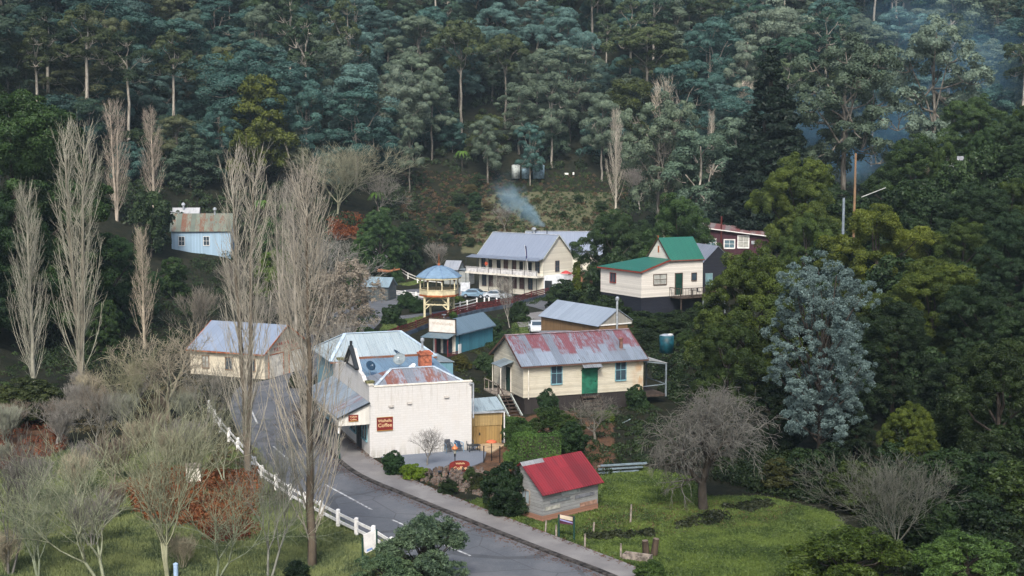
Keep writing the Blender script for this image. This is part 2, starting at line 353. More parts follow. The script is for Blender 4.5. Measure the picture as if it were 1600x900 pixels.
def smooth(p, it=2):
    for _ in range(it):
        q = [p[0]]
        for a, b in zip(p[:-1], p[1:]): q += [(a[0] * .75 + b[0] * .25, a[1] * .75 + b[1] * .25), (a[0] * .25 + b[0] * .75, a[1] * .25 + b[1] * .75)]
        p = q + [p[-1]]
    return p
def resamp(p, n):
    d = np.cumsum([0] + [hypot(b[0] - a[0], b[1] - a[1]) for a, b in zip(p[:-1], p[1:])]); t = np.linspace(0, d[-1], n); p = np.array(p)
    return list(zip(np.interp(t, d, p[:, 0]), np.interp(t, d, p[:, 1])))
def strip(name, L, Rr, z, m, n=90):
    a, b = resamp(smooth(L), n), resamp(smooth(Rr), n)
    zf = z if callable(z) else (lambda x, y: z)
    vs = [(x, y, zf(x, y)) for x, y in a] + [(x, y, zf(x, y)) for x, y in b]
    me = bpy.data.meshes.new(name); me.from_pydata(vs, [], [(i, i + 1, n + i + 1, n + i) for i in range(n - 1)]); me.materials.append(m); return link(name, me)
kerb_px = [(1010, 925), (954, 897), (860, 863), (720, 807.5), (637.7, 774), (580, 751), (551, 735), (529, 716.5), (512, 697), (490, 668), (472, 640)]
kerb_w = W(kerb_px)
left_px = [(700, 905), (640, 868), (583, 843), (530, 818), (490, 795), (440, 762), (412, 735), (385, 700), (368, 665), (358, 640)]
far_r = W([(466, 618), (474, 604), (492, 588), (520, 560)]) + [(-17.5, 150), (-17.6, 170), (-15.5, 190), (-12.5, 202), (-8, 203), (2, 190), (6, 178), (11, 168)]
far_l = W([(362, 620), (372, 604), (400, 597), (440, 590)]) + [(-25, 140), (-26, 165), (-25, 190), (-21, 210), (-9, 219), (-3.5, 206), (6, 194), (13, 181), (18, 169)]
K = 30
right_edge = [(9, 52)] + kerb_w + far_r; left_edge = [(0.5, 52)] + W(left_px) + far_l
tag(strip('road', left_edge, right_edge, .02, M['asphalt'], 160), kind='structure')
foot_px = [(1080, 925), (989, 887), (931, 865), (844.5, 832), (720, 783.5), (652, 755.5), (610, 737), (594, 726), (578, 716), (560, 700), (535, 679), (505, 653), (490, 640)]
fw = W(foot_px); fp = MB(); a, b = resamp(smooth(kerb_w), 80), resamp(smooth(fw), 80)
for i in range(79): fp.hexa([(*a[i], -.1), (*a[i + 1], -.1), (*b[i + 1], -.1), (*b[i], -.1)], [(*a[i], .13), (*a[i + 1], .13), (*b[i + 1], .13), (*b[i], .13)])
b_foot = list(b)
tag(fp.build('footpath', M['path']), kind='structure')
kb = MB(); a2 = resamp(smooth([(x - .28 * (1 if i < 20 else 1), y - .2) for i, (x, y) in enumerate(kerb_w)]), 80)
for i in range(79): kb.hexa([(*a2[i], -.1), (*a2[i + 1], -.1), (*a[i + 1], -.1), (*a[i], -.1)], [(*a2[i], .12), (*a2[i + 1], .12), (*a[i + 1], .12), (*a[i], .12)])
tag(kb.build('kerb', M['kerb']), kind='structure')
mk = MB()
for (x0, y0), (x1, y1) in [((507, 757), (581, 797)), ((613, 812.7), (636, 823)), ((427, 698), (450, 718)), ((690, 850), (735, 869)), ((392, 640), (402, 662))]:
    p, q = Vector(onz(x0, y0)), Vector(onz(x1, y1)); d = (q - p).normalized(); r = Vector((-d.y, d.x, 0)) * .07
    mk.poly([(p - r + Vector((0, 0, .026))), (q - r + Vector((0, 0, .026))), (q + r + Vector((0, 0, .026))), (p + r + Vector((0, 0, .026)))])
tag(mk.build('road_markings', M['line']), kind='structure')
# side lane climbing past the barn and the white house
pv = W([(800, 497), (812, 489), (850, 480), (880, 470)])
tag(strip('lane', [(0, 176), (6, 183), (13, 184)], [(1, 163), (8, 168), (16, 172)], .03, M['path'], 20), kind='structure')
tag(strip('yard_path', W([(575, 507), (640, 497), (700, 489)]), W([(575, 500), (640, 492), (700, 485)]), .025, M['asphalt'], 20), kind='structure')
# patio beside the cafe
s = NT('patio_asphalt'); v = s.co(); n1 = s.noise(v, .4, 5, .6); M['patio'] = s.fin(s.mix(n1, (.10, .12, .155), (.15, .17, .20)), .8, 0, .3)
pt = W([(590, 712), (640, 739), (716, 738), (756, 722), (762, 700), (790, 690), (745, 680), (600, 690)])
tag(MB().hexa([(*q, -.1) for q in pt], [(*q, .06) for q in pt]).build('patio', M['patio']), kind='structure')
dk = W([(742, 703), (768, 709), (790, 696), (760, 690)]); tag(MB().hexa([(*q, -.1) for q in dk], [(*q, .09) for q in dk]).build('paved_step', paint('sandstone_paving', (.36, .27, .17), .9, .2)), kind='structure')

# ------------------------------------------------------------------ building helpers (local frame: x along the front wall, y into the building)
def side(sd, L, Wd):
    return {'f': lambda u, d, z: (u, -d, z), 'l': lambda u, d, z: (-d, u, z), 'r': lambda u, d, z: (L + d, u, z), 'b': lambda u, d, z: (u, Wd + d, z)}[sd]
def sb(mb, S, u0, u1, d0, d1, z0, z1):
    a, b = S(u0, d0, z0), S(u1, d1, z1); return mb.box(a[0], b[0], a[1], b[1], z0, z1)
def window(par, S, u, z, w, h, fm, pm=None, nx_=2, nz_=2, t=.07, curtain=False, label=None):
    f = MB(); sb(f, S, u - t, u, 0, .06, z - t, z + h + t); sb(f, S, u + w, u + w + t, 0, .06, z - t, z + h + t)
    sb(f, S, u, u + w, 0, .06, z + h, z + h + t); sb(f, S, u - t * .5, u + w + t * .5, 0, .10, z - t * 1.3, z)
    for i in range(1, nx_): sb(f, S, u + w * i / nx_ - .02, u + w * i / nx_ + .02, 0.012, .045, z, z + h)
    for i in range(1, nz_): sb(f, S, u, u + w, 0.010, .05, z + h * i / nz_ - .025, z + h * i / nz_ + .025)
    fo = f.build('window', fm, par)
    if label: fo['label'] = label
    p = MB(); sb(p, S, u, u + w, .004, .015, z, z + h); p.build('pane', pm or M['glass'], fo)
    if curtain: c = MB(); sb(c, S, u + .05, u + w * .42, .0155, .02, z + .05, z + h); c.build('curtain', M['curtain'], fo)
    return fo
def door(par, S, u, z, w, h, fm, dm, label=None, n=1, t=.09):
    f = MB(); sb(f, S, u - t, u, 0, .06, z, z + h + t); sb(f, S, u + w, u + w + t, 0, .06, z, z + h + t); sb(f, S, u, u + w, 0, .06, z + h, z + h + t)
    fo = MB(); 
    for i in range(n):
        a = u + w * i / n; b = u + w * (i + 1) / n; sb(fo, S, a + .01, b - .01, .003, .035, z, z + h)
        for k in range(2): sb(fo, S, a + w / n * .15, b - w / n * .15, .035, .05, z + h * (.08 + .46 * k), z + h * (.44 + .46 * k))
    do = fo.build('door', dm, par)
    if label: do['label'] = label
    f.build('door_frame', fm, do); hd = MB(); sb(hd, S, u + w / n * .85, u + w / n * .92, .05, .1, z + h * .46, z + h * .5); hd.build('handle', M['black'], do); return do
def gable_wall(L, Wd, z0, H, R, axis='x'):
    """closed prism; ridge runs along axis"""
    m = MB()
    if axis == 'x':
        m.hexa([(0, 0, z0), (0, Wd, z0), (0, Wd, H), (0, Wd / 2, H + R), (0, 0, H)], [(L, 0, z0), (L, Wd, z0), (L, Wd, H), (L, Wd / 2, H + R), (L, 0, H)])
    else:
        m.hexa([(0, 0, z0), (L, 0, z0), (L, 0, H), (L / 2, 0, H + R), (0, 0, H)], [(0, Wd, z0), (L, Wd, z0), (L, Wd, H), (L / 2, Wd, H + R), (0, Wd, H)])
    return m
def gable_roof(L, Wd, H, R, ov=.3, og=.25, t=.05, axis='x'):
    m = MB(); half = (Wd if axis == 'x' else L) / 2; sl = R / half; e = H - sl * ov + .015; r = H + R + .015
    if axis == 'x':
        m.slab([(-og, -ov, e), (L + og, -ov, e), (L + og, Wd / 2, r), (-og, Wd / 2, r)], t); m.slab([(-og, Wd + ov, e), (-og, Wd / 2 + .001, r), (L + og, Wd / 2 + .001, r), (L + og, Wd + ov, e)], t)
    else:
        m.slab([(-ov, -og, e), (L / 2, -og, r), (L / 2, Wd + og, r), (-ov, Wd + og, e)], t); m.slab([(L + ov, -og, e), (L + ov, Wd + og, e), (L / 2 + .001, Wd + og, r), (L / 2 + .001, -og, r)], t)
    return m
def trims(par, L, Wd, H, R, m, ov=.3, og=.25, axis='x', gutter=True, ridge=None):
    """barge boards on both gables and gutters along the eaves; ridge capping"""
    half = (Wd if axis == 'x' else L) / 2; sl = R / half; e = H - sl * ov - .03; r = H + R - .02
    P = (lambda a, b, z: (a, b, z)) if axis == 'x' else (lambda a, b, z: (b, a, z)); LL, WW = (L, Wd) if axis == 'x' else (Wd, L)
    for x in (-og - .03, LL + og + .03):
        b = MB(); b.beam(P(x, -ov, e + .03), P(x, WW / 2, r + .03), .05, .17); b.beam(P(x, WW + ov, e + .03), P(x, WW / 2, r + .03), .05, .17); b.build('barge_board', m, par)
    if gutter:
        q = MB(); q.beam(P(-og, -ov - .06, e + .0), P(LL + og, -ov - .06, e + .0), .12, .1); q.beam(P(-og, WW + ov + .06, e), P(LL + og, WW + ov + .06, e), .12, .1); q.build('gutter', m if gutter is True else gutter, par)
    if ridge:
        q = MB(); q.beam(P(-og, WW / 2, r + .12), P(LL + og, WW / 2, r + .12), .3, .05); q.build('ridge_cap', ridge, par)
def text(s_, size, m, par, loc, rot, ext=.01, name='lettering', squash=1.0, sp_c=1.0):
    cu = bpy.data.curves.new(name, 'FONT'); cu.body = s_; cu.size = size; cu.align_x = 'CENTER'; cu.align_y = 'CENTER'; cu.extrude = ext; cu.offset = size * .012
    cu.space_character = sp_c; t_ = bpy.data.objects.new(name, cu); me = bpy.data.meshes.new_from_object(t_); bpy.data.objects.remove(t_); me.materials.clear(); me.materials.append(m)
    o = bpy.data.objects.new(name, me); COL.objects.link(o); o.parent = par; o.location = loc; o.rotation_euler = rot; o.scale = (squash, 1, 1); return o
def bx(name, args, m, par, **k): return MB().box(*args).build(name, m, par, **k)

# ================================================================== coffee shop
cafe = E('corner_shop', 'white brick corner shop with maroon coffee signs and rusty hipped roof beside the bend', 'shop', (-10.16, 89.91, 0), 19.8)
s = NT('painted_brick'); v = s.co(); X_, Y_, Z_ = s.sep(v)
cmb = s.n('ShaderNodeCombineXYZ'); s.set(cmb.inputs[0], s.math('ADD', X_, Y_)); s.set(cmb.inputs[1], Z_)
br = s.n('ShaderNodeTexBrick', i_Vector=cmb.outputs[0], i_Scale=1.0); br.inputs['Brick Width'].default_value = .46; br.inputs['Row Height'].default_value = .17; br.inputs['Mortar Size'].default_value = .016
s.set(br.inputs['Color1'], (.55, .545, .53)); s.set(br.inputs['Color2'], (.52, .515, .50)); s.set(br.inputs['Mortar'], (.485, .48, .465))
n1 = s.noise(s.co(scale=(1, 1, .5)), 1.3, 6, .7); col = s.mix(s.math('MULTIPLY', s.ramp(n1, .45, .75), .35), br.outputs[0], (.50, .46, .40)); n2 = s.noise(v, 7, 4); col = s.mix(s.math('MULTIPLY', s.ramp(n2, .6, .75), .35), col, (.40, .36, .32)); n6 = s.noise(s.co(scale=(3.2, 3.2, .25)), 1.6, 5, .7); col = s.mix(s.math('MULTIPLY', s.math('MULTIPLY', s.ramp(n6, .48, .7), s.ramp(Z_, 2.2, 5.1)), .55), col, (.30, .28, .24)); col = s.mix(s.math('MULTIPLY', s.math('MULTIPLY', s.ramp(n6, .4, .62), s.ramp(Z_, 1.0, .1)), .6), col, (.24, .22, .17))
s.bump(br.outputs[1], .01, -.5); M['pbrick'] = s.fin(col, .8)
w = MB(); Lc, Wc = 7.65, 12.4
# side and back walls with the stepped street parapet
w.box(.28, Lc, 0, .28, -.2, 5.12)
w.box(Lc - .28, Lc, .281, Wc - .281, -.2, 4.4)
w.box(.28, Lc, Wc - .28, Wc, -.2, 5.2)
w.hexa([(0, 0, -.2), (0, Wc, -.2), (0, Wc, 5.2), (0, 10.8, 5.25), (0, 9.4, 5.6), (0, 7.0, 5.8), (0, 6.9, 6.0), (0, 5.2, 7.25), (0, 3.5, 6.0), (0, 3.4, 5.8), (0, 2.2, 5.6), (0, 1.8, 5.25), (0, 0, 5.2)],
       [(.28, 0, -.2), (.28, Wc, -.2), (.28, Wc, 5.2), (.28, 10.8, 5.25), (.28, 9.4, 5.6), (.28, 7.0, 5.8), (.28, 6.9, 6.0), (.28, 5.2, 7.25), (.28, 3.5, 6.0), (.28, 3.4, 5.8), (.28, 2.2, 5.6), (.28, 1.8, 5.25), (.28, 0, 5.2)])
w.build('wall', M['pbrick'], cafe)
cp_ = MB().box(-.04, .34, -.05, 1.75, 5.26, 5.33).box(.341, Lc + .06, -.05, .34, 5.125, 5.19); cp_.build('coping', M['offwhite'], cafe)
pg = MB().beam((-.12, 3.3, 5.95), (-.12, 5.2, 7.4), .32, .14).beam((-.12, 7.1, 5.95), (-.12, 5.2, 7.4), .32, .14).box(-.14, -.001, 3.5, 6.9, 5.86, 5.93)
pg.build('gable_capping', M['dark'], cafe); bx('finial', (-.2, -.02, 5.13, 5.27, 7.45, 7.8), M['dark'], cafe)
for yy in (.35, 1.9): bx('parapet_vent', (-.1, .5, yy, yy + .55, 5.34, 5.5) if yy < 1 else (-.1, .4, 9.9, 10.6, 5.62, 5.78), paint('mossy_stone', (.13, .13, .06), .95, .4, 4), cafe)
M['ironA'] = iron('rusty_hip_iron', (.36, .40, .47), .52, (.36, .085, .03), 'x', band=(1.1, 6.2))
M['ironB'] = iron('blue_grey_iron', (.22, .36, .50), .18, (.30, .10, .06), 'x', lightvar=.12)
hr = MB(); A0, A1, B1, B0, R0, R1 = (.3, .3, 4.85), (Lc - .1, .3, 4.85), (Lc - .1, 4.9, 4.85), (.3, 4.9, 4.85), (2.3, 2.6, 5.9), (5.5, 2.6, 5.9)
for q in ([A0, A1, R1, R0], [A1, B1, R1], [B1, B0, R0, R1], [B0, A0, R0]): hr.slab(q, .04)
hr.build('hip_roof', M['ironA'], cafe)
q = MB()
for a, b in ((R0, R1), (A0, R0), (A1, R1)): q.beam(Vector(a) + Vector((0, 0, .07)), Vector(b) + Vector((0, 0, .07)), .22, .05)
q.build('ridge_cap', paint('ridge_iron', (.44, .52, .60), .5, .15), cafe)
br2 = MB().slab([(.3, 4.92, 4.75), (Lc + .2, 4.92, 4.75), (Lc + .2, 11.9, 5.45), (.3, 11.9, 5.45)], .04); br2.build('rear_roof', M['ironB'], cafe)
gt = MB().box(.3, Lc, 11.3, 11.55, 5.42, 5.58); gt.build('rusted_gutter', iron('rusted_gutter', (.34, .30, .30), .8, (.36, .10, .03)), cafe)
ch = MB().box(5.95, 6.85, 7.6, 8.4, 4.8, 6.05).box(5.87, 6.93, 7.52, 8.48, 6.06, 6.22).box(6.0, 6.8, 7.7, 8.3, 6.23, 6.34)
cho = ch.build('chimney', M['brick'], cafe); MB().tube((6.2, 8.0, 6.3), (6.2, 8.0, 7.1), .09, .09, 10).lathe([(.16, 0), (.16, .2), (.03, .28)], (6.2, 8.0, 7.1), 10).build('flue', M['galv'], cho)
# three small wall vents and shop front
Sf, Sl, Sr = side('f', Lc, Wc), side('l', Lc, Wc), side('r', Lc, Wc)
for u, z in ((1.4, 3.62), (2.75, 3.78), (5.55, 4.05)):
    m_ = MB(); sb(m_, Sf, u, u + .38, 0, .05, z, z + .12); sb(m_, Sf, u + .02, u + .36, .05, .12, z - .02, z + .02); m_.build('wall_vent', paint('vent_grey', (.42, .40, .37), .8), cafe)
window(cafe, Sl, .75, 1.1, 1.5, 1.5, M['bluetrim'], None, 2, 1)
door(cafe, Sl, 2.6, .15, 1.3, 2.2, M['dark'], M['dark'], n=2)
window(cafe, Sl, 4.3, 1.0, 1.9, 1.5, M['bluetrim'], None, 2, 1)
window(cafe, Sl, 8.2, 1.0, 1.9, 1.5, M['bluetrim'], None, 2, 1)
bx('skirting', (-.03, 0, 0.0, 12.4, 0, .22), M['timber'], cafe)
# street verandah
M['ironV'] = iron('verandah_iron', (.36, .44, .52), .42, (.34, .07, .045), 'y', band=(-.3, 3.8))
vr = MB().slab([(-2.35, -.2, 3.05), (-.02, -.2, 4.05), (-.02, 12.2, 4.05), (-2.35, 12.2, 3.05)], .04); vo = vr.build('verandah_roof', M['ironV'], cafe)
vv = MB().hexa([(-2.25, -.12, 2.5), (-.02, -.12, 2.5), (-.02, -.12, 3.98), (-2.25, -.12, 3.05)], [(-2.25, -.05, 2.5), (-.02, -.05, 2.5), (-.02, -.05, 3.98), (-2.25, -.05, 3.05)])
vv.build('side_valance', boards('valance_boards', (.62, .61, .56), .12, True, dirt=(.4, .38, .33), line=.25), cafe)
MB().beam((-2.4, -.22, 3.02), (.0, -.22, 4.06), .06, .13).build('barge_board', M['dark'], cafe)
MB().box(-2.3, -2.2, -.1, 12.1, 2.75, 3.04).build('front_valance', M['offwhite'], cafe)
for yy in (.1, 3.2, 6.3, 9.4, 12.0):
    MB().tube((-2.2, yy, 0), (-2.2, yy, 2.8), .06, .05, 8).box(-2.27, -2.13, yy - .07, yy + .07, 0, .5).build('verandah_post', M['darkgreen'], cafe)
MB().lathe([(.075, 0), (.075, .42)], (-2.2, .1, 1.95), 8).build('post_notice', M['white'], cafe)
# signs
M['sign'] = paint('maroon_sign_board', (.17, .022, .018), .5, .15); M['gold'] = paint('cream_lettering', (.62, .45, .25), .5, .05); M['goldedge'] = paint('gold_edge', (.34, .19, .035), .5, .1)
def sign(par, S, u, z, w, h, d, lines, lw=.02):
    m_ = MB(); sb(m_, S, u, u + w, d, d + .04, z, z + h); so_ = m_.build('sign', M['sign'], par)
    m_ = MB(); sb(m_, S, u, u + w, d + .001, d + .055, z - .05, z); sb(m_, S, u, u + w, d + .001, d + .055, z + h, z + h + .03); m_.build('sign_frame', M['goldedge'], so_)
    for t_, size, zz, sq in lines: text(t_, size, M['gold'], so_, S(u + w / 2, d + .05, zz), (pi / 2, 0, 0), .004, squash=sq)
sign(cafe, Sf, .52, 1.98, 1.18, .92, .02, [('Walhalla', .29, 2.66, 1.0), ('Coffee', .36, 2.33, 1.05)])
m_ = MB().box(-1.55, -.85, -.165, -.125, 2.82, 3.25); sg = m_.build('sign', M['sign'], cafe); MB().box(-1.55, -.85, -.18, -.166, 2.78, 2.83).build('sign_frame', M['goldedge'], sg)
text('Walhalla', .15, M['gold'], sg, (-1.2, -.17, 3.12), (pi / 2, 0, 0), .003); text('Coffee', .17, M['gold'], sg, (-1.2, -.17, 2.93), (pi / 2, 0, 0), .003)
MB().beam((Lc + .1, -.1, 5.0), (Lc + .1, -.1, 2.4), .09).beam((Lc - .2, -.12, 5.0), (Lc + .12, -.12, 5.0), .09).build('downpipe', M['galv'], cafe)
def world(par, x, y, z=0):
    a = par.rotation_euler[2]; return (par.location.x + cos(a) * x - sin(a) * y, par.location.y + sin(a) * x + cos(a) * y, par.location.z + z)
# satellite dishes on the roof
for (x, y, z, r, tx, tz, mm, lab) in [(1.55, 6.2, 4.98, .40, -60, 20, 'dark_dish', 'dark round satellite dish facing the road on the blue shop roof'), (4.55, 9.6, 5.35, .38, -35, 70, 'dark_dish', 'dark satellite dish seen edge-on by the rusty gutter'),
                           (4.15, 7.2, 5.1, .5, -55, -30, 'mesh_dish', 'large pale mesh satellite dish left of the brick chimney'), (4.75, 5.6, 4.95, .30, -40, -62, 'white_dish', 'small white satellite dish tilted behind the rusty hip roof')]:
    wx = world(cafe, x, y, z); d = E('satellite_dish', lab, 'satellite dish', wx, 19.8, 'satellite dishes on the shop roof')
    cmat = {'dark_dish': (.02, .05, .09), 'mesh_dish': (.17, .21, .23), 'white_dish': (.65, .66, .68)}[mm]
    m_ = paint(mm, cmat, .5, .1); pr = [(r * k / 6, .16 * r * (k / 6) ** 2 * 2) for k in range(1, 7)]
    b = MB().lathe([(.01, 0)] + pr + [(r * 1.0, .36 * r), (r * .6, .15 * r), (.01, .03)], (0, 0, 0), 18); ds = b.build('dish', m_, d, True); ds.rotation_euler = (radians(-tx) , 0, radians(tz)); ds.location = (0, 0, r + .25)
    MB().tube((0, 0, -.1), (0, 0, r + .22), .03, .03, 6).build('mast', M['galv'], d); am = MB().tube((0, 0, .05), (0, -.05, r * .9), .015, .015, 5).box(-.04, .04, -.09, 0, r * .85, r * .98); a_ = am.build('feed_arm', M['galv'], ds)

# ================================================================== neighbouring shop with pale hipped roof
nb = E('neighbouring_shop', 'long building with pale hipped iron roof directly behind the white corner shop', 'shop', world(cafe, 0, 12.41)[:2] + (0,), 19.8)
Ln, Wn = 7.9, 6.6
bx('wall', (0, Ln, .15, Wn, -.2, 5.2), boards('teal_sheet_wall', (.15, .28, .33), .19, True, dirt=(.1, .14, .16), line=.3), nb)
hr = MB(); a, b, c, d, e, f = (-.4, -.9, 5.25), (Ln + .5, -.9, 5.25), (Ln + .5, Wn + .3, 5.25), (-.4, Wn + .3, 5.25), (1.6, 2.7, 6.95), (6.3, 2.7, 6.95)
for q in ([a, b, f, e], [b, c, f], [c, d, e, f], [d, a, e]): hr.slab(q, .045)
hr.build('hip_roof', iron('pale_blue_iron', (.52, .62, .66), 0, axis='x', lightvar=.10, dirt=(.33, .45, .55)), nb)
q = MB()
for p_, r_ in ((e, f), (a, e), (b, f), (c, f), (d, e)): q.beam(Vector(p_) + Vector((0, 0, .09)), Vector(r_) + Vector((0, 0, .09)), .26, .05)
q.build('ridge_cap', paint('pale_ridge', (.40, .50, .60), .5, .1), nb)
MB().box(-.4, Ln + .5, -1.02, -.9, 5.17, 5.27).build('gutter', iron('rust_edge', (.30, .22, .2), .9, (.36, .11, .04)), nb)
bx('side_lean_to', (Ln - .01, Ln + 1.55, -2.0, 3.0, -.1, 4.9), boards('teal_iron_wall', (.13, .27, .33), .76, True, dirt=(.07, .16, .21), line=.3), nb)
MB().slab([(Ln - .02, -2.1, 5.0), (Ln + 1.65, -2.1, 4.92), (Ln + 1.65, 3.1, 4.92), (Ln - .02, 3.1, 5.0)], .04).build('lean_to_roof', iron('lean_to_iron', (.40, .48, .52), .2), nb)

# ================================================================== timber shed against the corner shop
ts = E('timber_shed', 'honey coloured board shed with pale skillion roof against the white shop wall', 'shed', world(cafe, Lc + .05, 1.6)[:2] + (0,), 14)
bx('wall', (0.0, 2.75, 0, 2.4, 0, 2.45), boards('honey_boards', (.30, .20, .075), .2, True, dirt=(.10, .07, .04), dirtamt=.5, line=.6), ts)
bx('upper_panel', (-.03, 2.78, -.05, 0.0, 1.45, 2.45), boards('honey_boards_upper', (.32, .23, .10), .2, True, dirt=(.14, .10, .05), line=.5), ts)
MB().slab([(-.05, -.15, 2.5), (2.95, -.15, 2.62), (2.95, 2.5, 3.1), (-.05, 2.5, 3.0)], .05).build('roof', iron('shed_roof_iron', (.42, .52, .56), .0, lightvar=.2), ts)
MB().box(-.1, 3.0, -.22, -.14, 2.42, 2.56).build('gutter', M['galv'], ts); MB().tube((2.92, -.2, 2.45), (2.92, -.2, .1), .05, .05, 8).build('downpipe', M['white'], ts)
do = bx('door', (.75, 1.55, -.04, -.001, .05, 1.42), boards('shed_door_boards', (.27, .17, .06), .16, True, dirt=(.09, .06, .03), line=.7), ts); MB().box(1.02, 1.1, -.08, -.04, .75, .95).build('handle', M['black'], do)

# ================================================================== chairs, table, lanterns and coffee sign on the patio
def chair(loc, rz, cf, cl_, label):
    c = E('patio_chair', label, 'chair', loc, rz, 'chairs on the patio')
    m1, m2 = paint('chair_plastic', cf, .4, .1), paint('chair_arm', cl_, .4, .1)
    MB().box(-.25, .25, -.25, .22, .40, .44).build('seat', m1, c, bevel=.01); MB().hexa([(-.24, .2, .42), (.24, .2, .42), (.24, .25, .42), (-.24, .25, .42)], [(-.20, .36, .98), (.20, .36, .98), (.20, .41, .98), (-.20, .41, .98)]).build('backrest', m1, c, bevel=.01)
    for sx in (-1, 1):
        MB().beam((sx * .27, -.26, .64), (sx * .27, .28, .66), .05, .03).beam((sx * .27, -.24, .63), (sx * .27, -.24, .42), .04).build('armrest', m2, c)
        for sy in (-.24, .22): MB().tube((sx * .23, sy, .41), (sx * .28, sy * 1.2, 0), .03, .025, 6).build('leg', m2, c)
P0 = onz(701, 708); chair((P0[0], P0[1], .06), 20, (.03, .035, .045), (.10, .17, .24), 'black plastic chair left of the blue one against the white wall')
P0 = onz(717, 706.5); chair((P0[0], P0[1], .06), 25, (.025, .05, .09), (.18, .32, .45), 'dark blue patio chair with light blue arms, between the other two')
P0 = onz(732, 702.5); chair((P0[0], P0[1], .06), 30, (.015, .02, .028), (.05, .07, .09), 'dark patio chair by the honey coloured shed, behind the small table')
P0 = onz(740, 706); t = E('patio_table', 'low dark side table in front of the chair nearest the shed', 'table', (P0[0], P0[1], .06), 20)
MB().box(-.45, .45, -.3, .3, .42, .46).build('table_top', M['dark'], t)
for sx in (-.4, .4):
    for sy in (-.25, .25): MB().tube((sx, sy, 0), (sx, sy, .42), .025, .025, 6).build('leg', M['dark'], t)
M['copper'] = paint('copper_lamp_top', (.62, .21, .085), .4, .12, metal=.3)
def lantern(px, py, h, label, base_rail=False, z=.0):
    p = onz(px, py); l = E('garden_lantern', label, 'lantern', (p[0], p[1], z), 0, 'copper topped lanterns round the patio')
    MB().tube((0, 0, 0), (0, 0, h - .62), .035, .03, 8).lathe([(.08, 0), (.05, .1), (.09, .16), (.03, .2)], (0, 0, h - .75), 8).build('post', M['black'], l)
    MB().lathe([(.10, 0), (.17, .30)], (0, 0, h - .55), 6).build('lamp_glass', paint('lantern_glass', (.35, .36, .32), .2), l)
    MB().lathe([(.25, 0), (.22, .08), (.14, .17), (.05, .23), (.04, .31), (.0, .33)], (0, 0, h - .25), 12).build('lamp_top', M['copper'], l, True)
    if base_rail: MB().beam((-.28, 0, 1.0), (.28, 0, 1.0), .03).beam((.25, 0, 0), (.25, 0, 1.0), .03).build('rail', M['black'], l)
lantern(601, 712, 1.9, 'copper topped lantern at the white wall near the round bush', True)
lantern(711, 740, 1.95, 'copper topped lantern in front of the arched coffee sign')
p = onz(768, 720); l = E('patio_heater', 'tall thin stand with a flat orange-red hood by the shed', 'patio heater', (p[0], p[1], 0))
MB().tube((0, 0, 0), (0, 0, 1.35), .03, .03, 8).build('post', M['black'], l); MB().lathe([(.42, 0), (.3, .09), (.12, .15), (0, .17)], (0, 0, 1.35), 16).build('hood', paint('orange_hood', (.55, .12, .05), .5), l, True)
for dx in (-12, 13):
    p = onz(768 + dx, 722 + abs(dx) * .1); b = MB().tube((0, 0, 0), (0, 0, 1.15), .04, .04, 8).lathe([(.06, 0), (.03, .08), (0, .1)], (0, 0, 1.14), 8).build('patio_post', M['black'], None, loc=(p[0], p[1], 0)); tag(b, 'thin black post %s the orange heater on the patio' % ('on the wall side of' if dx < 0 else 'on the hedge side of'), 'post', 'thin posts on the patio')
p = onz(718, 741); sg = E('arched_sign', 'maroon arched coffee sign with blue foot rail among garden shrubs', 'sign', (p[0], p[1], .0), 12); sg.scale = (.82, .82, .82)
pts = [(-.85, .2), (.85, .2), (.85, .85)] + [(.85 * cos(a), .85 + .32 * sin(a)) for a in [pi * k / 12 for k in range(1, 12)]] + [(-.85, .85)]
MB().hexa([(x, -.03, z) for x, z in pts], [(x, .03, z) for x, z in pts]).build('board', M['sign'], sg)
text('Coffee', .42, M['gold'], sg, (.05, -.045, .50), (pi / 2, 0, 0)); text('Walhalla', .22, M['gold'], sg, (.05, -.045, .92), (pi / 2, 0, 0))
MB().box(-.86, .86, -.05, .05, .08, .199).build('foot_rail', paint('blue_rail', (.12, .16, .34), .6), sg)
for sx in (-.8, .8): MB().box(sx - .04, sx + .04, .031, .09, 0, .8).build('leg', M['dark'], sg)

# ================================================================== cottage
cot = E('weatherboard_cottage', 'cream weatherboard cottage with red patched iron roof and blue framed windows', 'house', (0.94, 105.9, 1.4), 21)
Lo, Wo, Ho, Ro = 11.2, 7.15, 2.85, 1.95
gable_wall(Lo, Wo, 0, Ho, Ro).build('wall', boards('cream_weatherboards', (.57, .54, .44), .16, dirt=(.36, .32, .22), dirtamt=.5, line=.5, stain=(9.7, 11.2)), cot)
bx('wall_base', (.15, Lo - .05, .08, Wo, -2.2, -.01), boards('base_boards', (.03, .026, .026), .2, True, line=.7, dirt=(.05, .045, .035)), cot)
s_ = side('f', Lo, Wo); l_ = side('l', Lo, Wo)
gable_roof(Lo, Wo, Ho, Ro, .32, .3).build('roof', iron('red_patched_iron', (.30, .36, .44), .64, (.29, .045, .045), 'x', (Ho + .8, Ho + 2.3, .6), .3), cot)
trims(cot, Lo, Wo, Ho, Ro, paint('cottage_trim', (.10, .055, .042), .6), .32, .3, ridge=paint('red_ridge', (.26, .20, .22), .6, .3))
window(cot, s_, 2.55, 1.05, .95, 1.75, M['bluetrim']); window(cot, s_, 8.55, 1.0, .95, 1.75, M['bluetrim'])
door(cot, s_, 5.45, .02, 1.3, 2.15, M['greendoor'], M['greendoor'])
aw = MB().slab([(5.2, -.85, 2.35), (6.95, -.85, 2.35), (6.95, 0, 2.75), (5.2, 0, 2.75)], .04); ao = aw.build('door_awning', iron('awning_iron', (.30, .33, .36), .1), cot)
